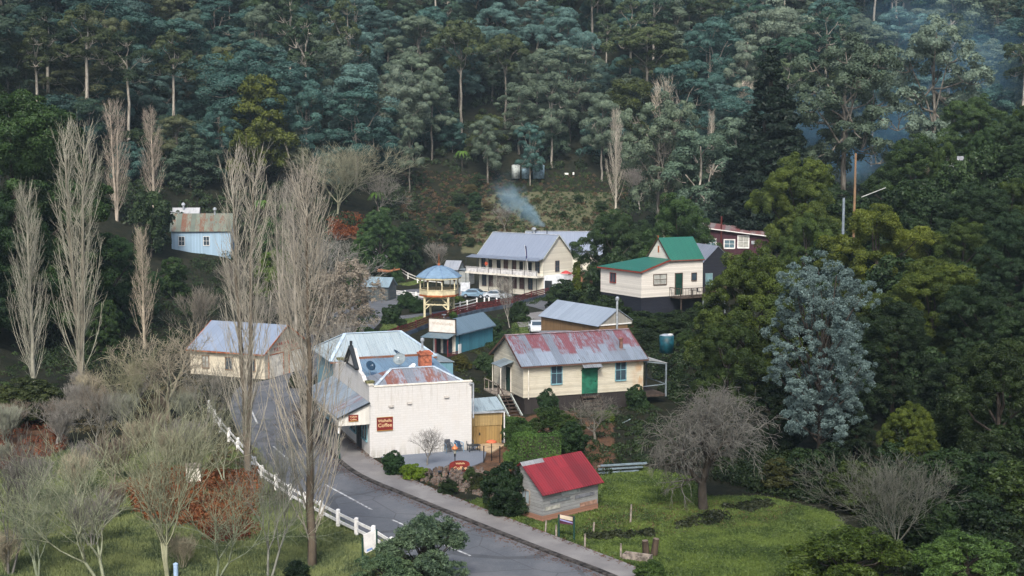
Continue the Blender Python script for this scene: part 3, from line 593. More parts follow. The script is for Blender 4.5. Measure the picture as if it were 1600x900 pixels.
MB().beam((5.3, 0, 2.0), (5.3, -.7, 2.4), .05).beam((6.85, 0, 2.0), (6.85, -.7, 2.4), .05).build('bracket', M['darktimber'], ao)
st = MB()
for k in range(5): st.box(5.3, 6.9, -.3 * (k + 1), -.3 * k - .001, -.28 * k - .34, -.28 * k - .22)
so_ = st.build('front_steps', M['darktimber'], cot); [MB().beam((x_, 0, -.1), (x_, -1.6, -1.45), .05, .2).build('stringer', M['darktimber'], so_) for x_ in (5.25, 6.95)]
door(cot, l_, 2.9, .05, 1.1, 2.1, M['offwhite'], M['darkgreen'])
cn = MB().slab([(-1.25, 2.2, 2.35), (0, 2.2, 2.75), (0, 4.4, 2.75), (-1.25, 4.4, 2.35)], .04); cn.build('side_canopy', iron('canopy_iron', (.30, .38, .42), .1, axis='y'), cot)
MB().tube((-1.15, 2.3, .05), (-1.15, 2.3, 2.35), .04, .04, 6).tube((-1.15, 4.3, .05), (-1.15, 4.3, 2.35), .04, .04, 6).build('canopy_post', M['offwhite'], cot)
MB().box(-1.5, -.01, 2.2, 5.6, -.14, -.02).build('landing', M['timber'], cot)
rl = MB().beam((-1.45, 2.25, .9), (-1.45, 5.6, .9), .06)
for yy in (2.25, 3.4, 4.5, 5.55): rl.beam((-1.45, yy, -.1), (-1.45, yy, .9), .06)
rl.build('landing_rail', M['timber'], cot)
stp = MB()
for k in range(6): stp.box(-1.35, -.35, 2.2 - .42 * (k + 1), 2.2 - .42 * k - .02, -.22 * k - .26, -.22 * k - .2)
so_ = stp.build('side_steps', M['darktimber'], cot)
MB().beam((-1.42, 2.2, -.05), (-1.42, -.5, -1.42), .09, .22).build('stringer', paint('pale_stringer', (.38, .44, .42), .6), so_); MB().beam((-.28, 2.2, -.05), (-.28, -.5, -1.42), .09, .22).build('stringer', paint('pale_stringer_worn', (.34, .38, .36), .6), so_)
MB().beam((-1.42, 2.2, .85), (-1.42, -.4, -.45), .06).beam((-1.42, -.4, -.45), (-1.42, -.4, -1.4), .06).beam((-1.42, 2.2, .85), (-1.42, 2.2, 0), .06).build('handrail', M['darktimber'], so_)
MB().tube((.42, -.14, 2.6), (.42, -.14, -.1), .05, .05, 8).build('downpipe', M['offwhite'], cot)
fl = MB().box(9.35, 9.95, .95, 1.55, Ho + .45, Ho + .62).tube((9.65, 1.25, Ho + .5), (9.65, 1.25, Ho + 1.5), .16, .15, 10).lathe([(.2, 0), (.2, .08), (.13, .14)], (9.65, 1.25, Ho + 1.5), 10); fl.build('chimney_pot', paint('terracotta_flue', (.20, .10, .075), .8, .25), cot)
MB().tube((5.1, -.06, 2.95), (5.1, .0, 2.95), .05, .05, 6).build('wall_lamp', M['dark'], cot)
cpt = MB().slab([(Lo + .3, .3, 2.55), (Lo + 2.5, .3, 2.15), (Lo + 2.5, 4.2, 2.15), (Lo + .3, 4.2, 2.55)], .04); co_ = cpt.build('lean_to_roof', iron('lean_to_white_iron', (.48, .50, .50), 0), cot)
fr = MB()
for y in (.35, 4.1): fr.beam((Lo + 2.4, y, 2.15), (Lo + 2.4, y, -.8), .12)
fr.beam((Lo + 2.4, .35, .3), (Lo, .35, .2), .07).beam((Lo + 2.4, .35, 2.1), (Lo, .35, 2.45), .1).beam((Lo + 2.4, .35, .3), (Lo + 2.4, 4.1, .3), .07).beam((Lo + 2.4, .35, 2.1), (Lo + 2.4, 4.1, 2.1), .1); fr.build('lean_to_frame', paint('grey_blue_frame', (.17, .21, .24), .6), cot)
bx('lean_to_deck', (Lo + .01, Lo + 2.5, .3, 4.3, -.75, -.6), M['darktimber'], cot)

# ================================================================== red roofed shed
rs = E('slab_shed', 'old grey board shed with bright red iron roof on the lawn by the footpath', 'shed', (1.78, 73.58, 0), 39.9)
Ls, Ws, Hs, Rs = 4.5, 3.5, 1.85, 1.35
gw = boards('grey_slab_boards', (.22, .225, .225), .2, dirt=(.34, .37, .36), dirtamt=.6, line=.75, rough=.9)
gable_wall(Ls, Ws, .28, Hs, Rs).build('wall', gw, rs)
bx('base_boards', (-.012, Ls + .012, -.012, Ws + .012, -.1, .35), boards('salmon_boards', (.30, .16, .11), .18, dirt=(.2, .13, .10), line=.6), rs)
for x0, x1, z0, z1, c in ((1.5, 3.0, 1.3, 1.55, (.34, .37, .36)), (.2, 1.4, .62, .85, (.36, .36, .32)), (3.0, 4.4, .38, .62, (.30, .18, .13)), (.6, 2.2, 1.0, 1.18, (.13, .15, .16)), (2.6, 4.2, .95, 1.15, (.15, .16, .18))): bx('patch_board', (x0, x1, -.035, -.013, z0, z1), paint('patch_board', c, .9, .2, 3), rs)
gable_roof(Ls, Ws, Hs, Rs, .3, .22).build('roof', iron('red_iron', (.30, .028, .038), 0, axis='x', lightvar=.34, dirt=(.17, .035, .045)), rs)
stk = MB()
for k, xx in enumerate((1.55, 2.1, 2.6, 3.1, 3.55, 4.6)): y0 = -.28 + .05 * (k % 2); stk.slab([(xx, y0, Hs - .23 + (y0 + .3) * .77 + .065), (xx + .05, y0, Hs - .23 + (y0 + .3) * .77 + .065), (xx + .05, y0 + .32, Hs + .02 + (y0 + .3) * .77 + .065), (xx, y0 + .32, Hs + .02 + (y0 + .3) * .77 + .065)], .006)
stk.build('bare_iron_streaks', paint('bare_zinc', (.45, .40, .42), .5), rs)
MB().slab([(-.24, 1.52, 3.075), (1.5, 1.52, 3.075), (1.5, Ws / 2, Hs + Rs + .085), (-.24, Ws / 2, Hs + Rs + .085)], .02).build('ridge_cap', iron('grey_ridge_iron', (.38, .40, .42), 0), rs)
sl_ = side('l', Ls, Ws); fo = window(rs, sl_, 1.15, .85, .7, .75, M['timber'], paint('boarded_pane', (.22, .27, .30), .6), 2, 1); door(rs, sl_, 2.15, .1, .75, 1.6, M['timber'], M['timber'])

# ================================================================== fire station
fs = E('fire_station', 'cream weatherboard fire station with blue roof and brown framed double doors', 'fire station', (-32.23, 126.95, 0), -23.7)
Lf, Wf, Hf, Rf = 8.86, 7.69, 2.63, 2.25
gable_wall(Lf, Wf, -.3, Hf, Rf).build('wall', boards('fire_station_boards', (.60, .55, .43), .17, dirt=(.46, .34, .24), dirtamt=.3, line=.35), fs)
gable_roof(Lf, Wf, Hf, Rf, .3, .2).build('roof', iron('blue_iron', (.35, .43, .56), 0, axis='x', lightvar=.08, dirt=(.28, .36, .50)), fs)
trims(fs, Lf, Wf, Hf, Rf, M['redtrim'], .3, .2)
f_, r_ = side('f', Lf, Wf), side('r', Lf, Wf)
for u in (1.5, 4.3, 7.0): window(fs, f_, u, .75, .75, 1.15, paint('brown_frame', (.22, .13, .07), .6), M['curtain'] if u < 2 else None, 2, 1)
door(fs, r_, .75, .0, 2.45, 2.22, M['redtrim'], M['offwhite'], n=2); door(fs, r_, 4.3, .0, 2.45, 2.22, M['redtrim'], M['offwhite'], n=2)
rd = paint('red_lettering', (.42, .06, .04), .6)
text('WALHALLA', .50, rd, fs, (Lf + .012, Wf / 2 - .1, 3.15), (pi / 2, 0, pi / 2), .006, sp_c=1.25)
text('FIRE  STATION', .50, rd, fs, (Lf + .012, Wf / 2 - .1, 2.66), (pi / 2, 0, pi / 2), .006, sp_c=1.3)

# ================================================================== hotel
ho = E('hotel', 'two storey cream hotel with blue-grey roof and long white balcony', 'hotel', (-5.45, 210.88, 0), -40.9)
Lh, Wh, Hh, Rh = 13.69, 7.55, 6.1, 3.4
M['hotelwall'] = boards('hotel_cream_wall', (.66, .64, .54), .2, dirt=(.52, .48, .38), dirtamt=.2, line=.2)
gable_wall(Lh, Wh, -.3, Hh, Rh).build('wall', M['hotelwall'], ho)
M['hiron'] = iron('hotel_iron', (.34, .40, .51), 0, lightvar=.05, dirt=(.29, .35, .47))
gable_roof(Lh, Wh, Hh, Rh, .25, .25).build('roof', M['hiron'], ho); trims(ho, Lh, Wh, Hh, Rh, paint('hotel_trim', (.40, .43, .38), .6), .25, .25, ridge=paint('hotel_ridge', (.5, .54, .58), .5))
MB().slab([(-1.3, -1.75, 5.62), (Lh + .3, -1.75, 5.62), (Lh + .3, -.26, 5.98), (-1.3, -.26, 5.98)], .05).build('verandah_roof', iron('verandah_hotel_iron', (.27, .32, .41), 0, lightvar=.05), ho)
bal = MB().box(-1.5, Lh + .25, -1.75, -.01, 2.98, 3.28); bo = bal.build('balcony', M['offwhite'], ho)
bl = MB()
for k in range(64): x = -1.45 + k * (Lh + 1.6) / 63; bl.box(x - .02, x + .02, -1.7, -1.67, 3.28, 4.05)
bl.box(-1.5, Lh + .25, -1.73, -1.65, 4.05, 4.12).box(-1.5, Lh + .25, -1.66, -1.64, 3.3, 3.92); bl.build('balustrade', paint('balustrade_white', (.55, .55, .55), .6), bo)
for k in range(7): x = -1.4 + k * (Lh + 1.5) / 6; MB().tube((x, -1.69, -.1), (x, -1.69, 5.65), .055, .05, 6).build('verandah_post', M['dark'], ho)
f_, r_ = side('f', Lh, Wh), side('r', Lh, Wh)
hm = paint('hotel_window_frame', (.13, .10, .09), .6); shut = paint('maroon_shutter', (.09, .05, .05), .6)
def u_of(px): # inverse perspective along the front wall
    lo, hi = 0.0, Lh
    a = radians(-40.9)
    for _ in range(40):
        m = (lo + hi) / 2; X = -5.45 + cos(a) * m; Y = 210.88 + sin(a) * m
        if 800 + F * X / Y < px: lo = m
        else: hi = m
    return lo
for i, px in enumerate((756.5, 767.2, 780, 791, 804, 815.4, 829)):
    if i == 3: door(ho, f_, u_of(px) - .42, 0, .84, 2.5, hm, shut)
    else: window(ho, f_, u_of(px) - .42, .95, .84, 1.75, hm, shut if i in (1, 2, 4, 5) else None, 2, 2)
for i, px in enumerate((755.4, 766.5, 779, 790.5, 803.5, 814.7, 828.4, 840)):
    if i in (1, 2, 5, 6): door(ho, f_, u_of(px) - .4, 3.3, .8, 2.0, M['offwhite'], M['dark'])
    else: window(ho, f_, u_of(px) - .4, 3.7, .8, 1.7, hm, shut if i in (3, 4) else None, 2, 2)
window(ho, r_, 3.1, 3.75, .95, 1.65, hm)
MB().lathe([(.33, 0), (.33, .06)], (0, 0, 0), 14).build('round_badge', paint('red_badge', (.40, .08, .04)), ho).matrix_local = __import__('mathutils').Matrix.Translation((3.25, -1.78, 4.75)) @ __import__('mathutils').Matrix.Rotation(pi / 2, 4, 'X')
MB().tube((5.6, -.3, 2.5), (5.6, -.3, 2.7), .1, .1, 8).build('porch_lamp', paint('porch_lamp', (.6, .3, .2)), ho)
fp_ = MB().tube((Lh - 1.4, -1.85, 3.4), (Lh - 1.6, -2.6, 8.2), .04, .03, 6).build('flag_pole', M['white'], ho); MB().hexa([(Lh - 1.6, -2.55, 8.1), (Lh - 1.35, -2.5, 8.0), (Lh - 1.3, -2.35, 6.3), (Lh - 1.55, -2.3, 5.9)], [(Lh - 1.6, -2.51, 8.1), (Lh - 1.35, -2.45, 8.0), (Lh - 1.3, -2.31, 6.3), (Lh - 1.55, -2.26, 5.9)]).build('flag', paint('navy_flag', (.03, .03, .10), .8), fp_)
# white annex against the gable end
an = MB().hexa([(Lh + .01, .2, -.3), (Lh + 2.0, .9, -.3), (Lh + 2.5, 2.2, -.3), (Lh + 2.5, 6.8, -.3), (Lh + .01, 6.8, -.3)], [(Lh + .01, .2, 3.25), (Lh + 2.0, .9, 3.25), (Lh + 2.5, 2.2, 3.25), (Lh + 2.5, 6.8, 3.25), (Lh + .01, 6.8, 3.25)])
ao = an.build('white_annex', paint('annex_white', (.62, .66, .70), .6, .06), ho)
S_ = lambda u, d, z: (Lh + 2.5 + d, u, z)
window(ho, S_, 3.0, .6, .8, 1.9, M['maroon'], None, 1, 2); window(ho, S_, 5.2, 1.0, .8, 1.3, hm, None, 1, 2)
MB().hexa([(Lh + .25, .16, -.2), (Lh + 1.35, .55, -.2), (Lh + 1.35, .62, -.2), (Lh + .25, .24, -.2)], [(Lh + .25, .16, 2.5), (Lh + 1.35, .55, 2.5), (Lh + 1.35, .62, 2.5), (Lh + .25, .24, 2.5)]).build('archway', M['dark'], ao)
p = world(ho, Lh + 1.8, 3.6, 3.25); u_ = E('garden_umbrella', 'red umbrella showing above the white annex wall of the hotel', 'umbrella', p); MB().tube((0, 0, 0), (0, 0, .7), .03, .03, 6).build('pole', M['black'], u_); MB().lathe([(.95, .25), (.6, .5), (.06, .72), (0, .74)], (0, 0, 0), 8).build('canopy', paint('red_canvas', (.40, .05, .05), .7), u_)
# rear wing
rw = E('hotel_rear_wing', 'long blue-grey roofed wing with cowl and smoking flue behind the hotel', 'building', (2.4, 222.2, 1.0), -5)
gable_wall(13.0, 7, -.5, 4.6, 3.4).build('wall', M['hotelwall'], rw); gable_roof(13.0, 7, 4.6, 3.4, .4, .3).build('roof', M['hiron'], rw); trims(rw, 13.0, 7, 4.6, 3.4, paint('wing_trim', (.42, .46, .48), .6), .4, .3, ridge=paint('wing_ridge', (.52, .56, .60), .5))
MB().tube((1.2, 3.0, 7.4), (1.2, 3.0, 8.3), .2, .2, 10).lathe([(.42, 0), (.42, .3), (.2, .45)], (1.2, 3.0, 8.3), 12).build('roof_cowl', M['galv'], rw); MB().tube((3.5, 3.0, 7.3), (3.5, 3.0, 8.5), .07, .07, 8).build('flue', M['dark'], rw)
window(rw, side('f', 13, 7), 11.2, 1.5, .9, 1.4, hm)
bh = E('brick_outbuilding', 'low red-brown boarded outbuilding between the white annex and the leafy shrubs', 'outbuilding', (9.0, 204.0, 0), -20)
bx('wall', (0, 3.2, 0, 3, 0, 3.1), boards('red_brown_boards', (.26, .12, .07), .2, True, dirt=(.14, .12, .07)), bh); MB().slab([(-.2, -.2, 3.15), (3.4, -.2, 3.15), (3.4, 3.2, 3.5), (-.2, 3.2, 3.5)], .06).build('roof', iron('outbuilding_iron', (.28, .14, .09), .5), bh)

# small huts
hu = E('grey_hut', 'small grey gabled hut between the rotunda and the hotel', 'hut', (-11.8, 221.5, .4), -22)
gable_wall(2.6, 2.8, -.3, 2.4, 1.3).build('wall', boards('grey_hut_boards', (.27, .30, .30), .18), hu); gable_roof(2.6, 2.8, 2.4, 1.3, .25, .2).build('roof', iron('hut_iron', (.40, .44, .50), 0, lightvar=.1), hu); trims(hu, 2.6, 2.8, 2.4, 1.3, M['darktimber'], .25, .2, gutter=False)
bx('side_room', (2.61, 4.6, .3, 2.6, -.3, 2.0), boards('side_room_boards', (.30, .33, .33), .18), hu)
MB().slab([(2.62, .1, 2.3), (4.9, .1, 2.0), (4.9, 2.8, 2.0), (2.62, 2.8, 2.3)], .05).build('side_roof', iron('side_roof_iron', (.36, .44, .50), 0), hu)
h2 = E('low_shed', 'low shed with pale blue roof half hidden by shrubs left of the white fence', 'shed', (-23.2, 196.5, 0), -16)
gable_wall(4.4, 3.4, 0, 2.2, 1.2).build('wall', boards('dark_shed_boards', (.06, .08, .09), .2), h2); gable_roof(4.4, 3.4, 2.2, 1.2, .25, .2).build('roof', iron('low_shed_iron', (.33, .46, .54), .05, lightvar=.12), h2)

# ================================================================== rotunda
ro = E('rotunda', 'raised cream octagonal rotunda with blue domed roof on braced legs', 'rotunda', (-10.05, 175.5, 0), 12)
rc = M['cream']; N8 = 8
def ring(mb, r, z, w, h):
    for k in range(N8): a, b = 2 * pi * k / N8, 2 * pi * (k + 1) / N8; mb.beam((r * cos(a), r * sin(a), z), (r * cos(b), r * sin(b), z), w, h)
for k in range(0, 8, 2):
    a = 2 * pi * (k + .5) / 8 + pi / 8 * 0; r = 2.35
    MB().box(r * cos(a) - .13, r * cos(a) + .13, r * sin(a) - .13, r * sin(a) + .13, -.1, 2.85).build('leg', rc, ro)
bb = MB(); c4 = [(2.35 * cos(2 * pi * (k + .5) / 8), 2.35 * sin(2 * pi * (k + .5) / 8)) for k in range(0, 8, 2)]
for i in range(4):
    a, b = Vector((*c4[i], 0)), Vector((*c4[(i + 1) % 4], 0)); z2 = Vector((0, 0, 2.72)); z1 = Vector((0, 0, 1.75))
    bb.beam(a + z2, b + z2, .16, .24); bb.beam(a + z1, b + z1, .1, .18)
    m1, m2 = a.lerp(b, .32), a.lerp(b, .68); bb.beam(a + z1, m1 + z2, .1, .12); bb.beam(b + z1, m2 + z2, .1, .12); bb.beam(a.lerp(b, .0) + Vector((0, 0, 1.0)), a.lerp(b, .25) + z1, .1, .12); bb.beam(b + Vector((0, 0, 1.0)), b.lerp(a, .25) + z1, .1, .12)
bb.build('brace', rc, ro)
oct_ = lambda r, ph=0: [(r * cos(2 * pi * k / 8 + ph), r * sin(2 * pi * k / 8 + ph)) for k in range(8)]
MB().hexa([(x, y, 2.86) for x, y in oct_(2.75)], [(x, y, 3.10) for x, y in oct_(2.75)]).build('deck', M['redtrim'], ro)
rl = MB(); 
for k in range(8): a, b = oct_(2.72)[k], oct_(2.72)[(k + 1) % 8]; rl.hexa([(*a, 3.101), (*b, 3.101), (b[0] * .97, b[1] * .97, 3.101), (a[0] * .97, a[1] * .97, 3.101)], [(*a, 3.75), (*b, 3.75), (b[0] * .97, b[1] * .97, 3.75), (a[0] * .97, a[1] * .97, 3.75)])
rl.build('parapet', rc, ro); q = MB(); ring(q, 2.70, 3.79, .18, .07); q.build('handrail', rc, ro)
for x, y in oct_(2.6): MB().box(x - .07, x + .07, y - .07, y + .07, 3.101, 5.25).build('post', rc, ro)
q = MB()
for x, y in oct_(2.6): q.lathe([(.07, 0), (.24, .3)], (x, y, 4.9), 8)
q.build('post_capital', paint('capital_brown', (.16, .07, .05)), ro)
ev = MB()
for k in range(8): a, b = oct_(3.12)[k], oct_(3.12)[(k + 1) % 8]; ev.hexa([(*a, 5.22), (*b, 5.22), (b[0] * .9, b[1] * .9, 5.22), (a[0] * .9, a[1] * .9, 5.22)], [(*a, 5.5), (*b, 5.5), (b[0] * .9, b[1] * .9, 5.5), (a[0] * .9, a[1] * .9, 5.5)])
ev.build('fascia', rc, ro)
MB().lathe([(3.22, 0), (3.1, .12), (2.7, .42), (2.2, .78), (1.6, 1.12), (.9, 1.38), (.3, 1.52), (.05, 1.56)], (0, 0, 5.45), 8).build('dome_roof', paint('blue_dome_iron', (.15, .235, .33), .5, .08), ro)
q = MB()
pr = [(3.22, .02), (2.7, .45), (2.2, .80), (1.6, 1.14), (.9, 1.40), (.3, 1.54)]
for k in range(8):
    a = 2 * pi * k / 8
    for (r0, z0), (r1, z1) in zip(pr[:-1], pr[1:]): q.beam((r0 * cos(a), r0 * sin(a), 5.46 + z0), (r1 * cos(a), r1 * sin(a), 5.46 + z1), .09, .05)
q.build('roof_rib', paint('rib_blue', (.12, .19, .30), .5), ro)
MB().tube((0, 0, 7.0), (0, 0, 8.6), .05, .03, 6).lathe([(.16, 0), (.22, .15), (.08, .3)], (0, 0, 7.0), 8).build('finial', M['redtrim'], ro)
bn = MB()
for k in range(5): bn.tube((-.9 + k * .35, -.6 + .2 * (k % 2), 3.1), (-.9 + k * .35, -.6 + .2 * (k % 2), 4.05), .015, .015, 5)
bn.box(-1.0, .7, -.7, -.3, 3.5, 3.55); tag(bn.build('seats', M['dark'], ro), None)

# ================================================================== teal shop
te = E('teal_iron_shop', 'narrow teal iron shop with white sign board on its front and a verandah', 'shop', (-6.19, 140.10, 0), 64)
Lt, Wt, Ht, Rt = 9.0, 2.9, 2.35, 1.25
gable_wall(Lt, Wt, -1.0, Ht, Rt).build('wall', boards('teal_corrugated', (.055, .20, .26), .76, True, dirt=(.04, .10, .14), dirtamt=.3, line=.15), te)
gable_roof(Lt, Wt, Ht, Rt, .22, .25).build('roof', iron('teal_iron', (.20, .30, .38), 0, lightvar=.06, dirt=(.18, .26, .34)), te); trims(te, Lt, Wt, Ht, Rt, paint('teal_trim', (.10, .15, .19)), .22, .25)
S_ = side('l', Lt, Wt)
m_ = MB(); sb(m_, S_, -.15, Wt + .25, .34, .42, Ht + .05, Ht + 1.5); bo = m_.build('sign_board', paint('aged_white_sign', (.60, .58, .53), .7, .06), te)
m_ = MB(); sb(m_, S_, -.23, Wt + .33, .3, .46, Ht - .04, Ht + .05); sb(m_, S_, -.23, Wt + .33, .3, .46, Ht + 1.5, Ht + 1.6); sb(m_, S_, -.23, -.151, .3, .46, Ht + .05, Ht + 1.5); sb(m_, S_, Wt + .251, Wt + .33, .3, .46, Ht + .05, Ht + 1.5); m_.build('sign_frame', M['darktimber'], bo)
text('Walhalla Lodge', .42, paint('faded_lettering', (.46, .38, .31), .8), bo, (-.425, Wt / 2, Ht + 1.0), (pi / 2, 0, -pi / 2), .002)
MB().slab([(-2.3, -.25, 1.95), (-.02, -.25, 2.33), (-.02, Wt + .3, 2.33), (-2.3, Wt + .3, 1.95)], .05).build('verandah_roof', iron('teal_verandah_iron', (.16, .25, .31), 0, axis='y', lightvar=.05), te)
for yy in (-.15, 1.35, Wt + .15): MB().box(-2.2, -2.1, yy - .05, yy + .05, -1, 1.95).build('verandah_post', M['maroon'] if yy < 2 else M['offwhite'], te)
m_ = MB(); sb(m_, S_, .05, Wt - .05, .0, .03, -.4, 2.25); m_.build('shop_front', M['offwhite'], te)
m_ = MB(); sb(m_, S_, .45, 1.6, .031, .05, -.05, 2.05); m_.build('shop_window', M['glass'], te); m_ = MB(); sb(m_, S_, 1.9, 2.6, .031, .05, -.3, 2.05); m_.build('door', M['dark'], te)
MB().box(-2.3, -.01, -.3, Wt + .2, -.7, -.42).build('verandah_floor', M['darktimber'], te)
q = MB().beam((-2.25, -.28, .35), (-.05, -.28, .35), .06).beam((-2.25, -.28, -.4), (-.05, -.28, -.4), .06)
for k in range(12): q.beam((-2.2 + k * .19, -.28, -.4), (-2.2 + k * .19, -.28, .35), .04)
q.build('picket_rail', M['maroon'], te)
MB().box(.5, 1.1, -.08, -.001, -.0, 1.0).build('meter_box', M['white'], te); MB().tube((.75, -.04, 1.0), (.75, -.04, 2.2), .03, .03, 6).build('conduit', M['dark'], te)
dk_ = MB().tube((-.0, 1.5, 3.8), (-.0, 1.5, 4.3), .03, .03, 6).lathe([(.05, 0), (.22, .06), (.26, .14)], (0, 1.5, 4.2), 10); dk_.build('roof_dish', M['galv'], te)

# ================================================================== barn and slab lean-to
ba = E('timber_barn', 'brown timber barn with pale blue iron roof directly behind the cream cottage', 'barn', (3.49, 152.15, .2), -57.3)
Lb, Wb, Hb, Rb = 11.6, 5.0, 2.75, 1.6
gable_wall(Lb, Wb, -.6, Hb, Rb).build('wall', boards('brown_slabs', (.20, .125, .065), .22, True, dirt=(.08, .06, .04), dirtamt=.6, line=.6), ba)
gable_roof(Lb, Wb, Hb, Rb, .3, .22).build('roof', iron('barn_iron', (.42, .50, .60), 0, lightvar=.1, sheet=.9, dirt=(.34, .42, .54)), ba)
r_ = side('r', Lb, Wb); q = MB().hexa([(Lb + .012, .05, Hb), (Lb + .012, Wb - .05, Hb), (Lb + .012, Wb / 2, Hb + Rb - .05)], [(Lb + .06, .05, Hb), (Lb + .06, Wb - .05, Hb), (Lb + .06, Wb / 2, Hb + Rb - .05)]); q.build('gable_boards', boards('grey_gable_boards', (.27, .27, .25), .22, True, line=.6), ba)
m_ = MB(); sb(m_, r_, -.1, Wb + .1, .07, .12, Hb - .12, Hb + .02); m_.build('gable_rail', M['white'], ba)
q = MB().tube((Lb + .3, 2.3, 1.0), (Lb + .3, 2.3, 5.4), .12, .12, 8).lathe([(.12, 0), (.22, .05), (.24, .3), (.1, .45)], (Lb + .3, 2.3, 5.4), 10); q.build('flue', M['galv'], ba)
sh = E('slab_lean_to', 'small grey slab lean-to in front of the brown barn by the white car', 'shed', (2.9, 139.5, 0.3), -8)
bx('wall', (0, 3.3, 0, 2.4, -.5, 1.55), boards('grey_slabs', (.30, .29, .26), .22, line=.8, dirt=(.14, .13, .11)), sh); MB().slab([(-.15, -.25, 1.72), (3.5, -.25, 1.82), (3.5, 2.6, 2.1), (-.15, 2.6, 2.0)], .05).build('roof', iron('lean_iron', (.24, .25, .26), .25), sh)
m_ = MB(); sb(m_, side('f', 3.3, 2.4), .5, 1.0, 0, .03, .6, 1.3); m_.build('window', M['bluetrim'], sh)

# ================================================================== green roofed house with deck
gh = E('green_roofed_house', 'cream weatherboard house with green roof and deck above navy base boards', 'house', (15.25, 150, 5.2), 30)
wm = boards('pale_weatherboards', (.67, .64, .58), .22, dirt=(.52, .49, .42), dirtamt=.25, line=.45)
L1, LL, WL, WM = 4.07, 9.07, 8.6, 4.4; HL, HM, RM = 3.1, 4.35, 2.45
MB().hexa([(0, 0, 0), (L1, 0, 0), (L1, WM, 0), (0, WL, 0)], [(0, 0, HL), (L1, 0, HM), (L1, WM, HM), (0, WL, HL)]).build('lower_wall', wm, gh)
g2 = gable_wall(LL - L1, WM, 0, HM, RM); g2.v = [(x + L1 + .002, y - .002, z) for x, y, z in g2.v]; g2.build('upper_wall', wm, gh)
gi = iron('green_iron', (.030, .20, .145), 0, lightvar=.06, dirt=(.025, .16, .12)); redf = paint('red_fascia', (.25, .045, .03), .6)
MB().slab([(-.3, -.25, HL), (L1 + .0, -.25, HM + .06), (L1 + .0, WM + .1, HM + .06), (-.3, WL + .3, HL)], .05).build('lower_roof', gi, gh)
g2 = gable_roof(LL - L1, WM, HM, RM, .25, .12); g2.v = [(x + L1, y, z + .03) for x, y, z in g2.v]; g2.build('upper_roof', gi, gh)
q = MB().beam((-.32, -.27, HL - .07), (L1, -.27, HM - .01), .05, .16).beam((L1, -.27, HM - .12), (LL + .1, -.27, HM - .14), .05, .1).beam((-.33, -.27, HL - .07), (-.33, WL + .3, HL - .07), .05, .14); q.build('fascia', redf, gh)
q = MB().beam((L1 - .14, -.25, HM - .08), (L1 - .14, WM / 2, HM + RM + .04), .05, .16).beam((L1 - .14, WM + .25, HM - .08), (L1 - .14, WM / 2, HM + RM + .04), .05, .16); q.build('barge_board', paint('dark_barge', (.06, .03, .02)), gh)
MB().beam((L1 + .0, WM / 2, HM + RM - .1), (L1 - .0001 - .15, WM / 2, HM + RM + .35), .08).build('finial', M['redtrim'], gh)
S_ = side('f', LL, WM); Sg = lambda u, d, z: (L1 - d, u, z)
brn = paint('brown_window_frame', (.09, .06, .045)); window(gh, S_, 1.75, 1.5, 1.85, 1.15, brn, M['curtain'], 2, 2); door(gh, S_, 4.95, .1, 1.0, 2.55, brn, M['darkgreen']); window(gh, S_, 7.4, 1.75, .7, .85, brn, None, 1, 1)
m_ = MB(); sb(m_, Sg, WM / 2 - .12, WM / 2 + .14, .0, .04, HM + .75, HM + 1.55); m_.build('gable_vent', M['redtrim'], gh)
window(gh, side('l', LL, WL), 5.3, 1.4, 1.2, 1.1, redf, None, 2, 1)
MB().hexa([(.04, .04, -3.2), (LL, .04, -3.2), (LL, WM, -3.2), (.04, WL - .1, -3.2)], [(.04, .04, -.01), (LL, .04, -.01), (LL, WM, -.01), (.04, WL - .1, -.01)]).build('base', M['navy'], gh)
dkk = MB().box(4.1, 11.0, -2.2, .0, -.16, -.02); dd = dkk.build('deck', M['darktimber'], gh)
q = MB().beam((4.1, -2.15, 1.05), (11.0, -2.15, 1.05), .08).beam((4.1, -2.15, 1.05), (4.1, -.05, 1.05), .08).beam((11, -2.15, 1.05), (11, -.05, 1.05), .08)
for k in range(30): q.beam((4.1 + k * 6.9 / 29, -2.15, 0), (4.1 + k * 6.9 / 29, -2.15, 1.05), .035 if k % 7 else .1)
for k in range(6): q.beam((4.1, -2.15 + k * .42, 0), (4.1, -2.15 + k * .42, 1.05), .035)
q.build('deck_rail', M['darktimber'], dd); MB().box(8.3, 11.03, -2.21, -2.17, .05, 1.0).build('deck_screen', paint('tan_screen', (.13, .10, .06)), dd)
for x in (4.3, 7.6, 10.9): MB().box(x - .07, x + .07, -2.1, -1.96, -3.4, -.17).build('deck_post', paint('grey_post', (.16, .19, .20)) if x > 7 else M['darktimber'], dd)
w_ = world(gh, 6.7, -1.1, 0); ot = E('deck_table', 'small dark round table with seats on the deck of the green roofed house', 'table', w_); MB().lathe([(.45, .68), (.45, .72)], (0, 0, 0), 12).tube((0, 0, 0), (0, 0, .68), .04, .04, 6).build('table_top', M['dark'], ot); 
w_ = world(gh, 7.7, -1.1, 0); ot = E('deck_chair', 'dark chair beside the round table on the green roofed house deck', 'chair', w_, 60); MB().box(-.22, .22, -.22, .22, .42, .47).build('seat', M['dark'], ot); MB().box(-.22, .22, .18, .23, .48, .95).build('backrest', M['dark'], ot)
for sx in (-.2, .2):
    for sy in (-.2, .2): MB().tube((sx, sy, 0), (sx, sy, .42), .02, .02, 5).build('leg', M['dark'], ot)
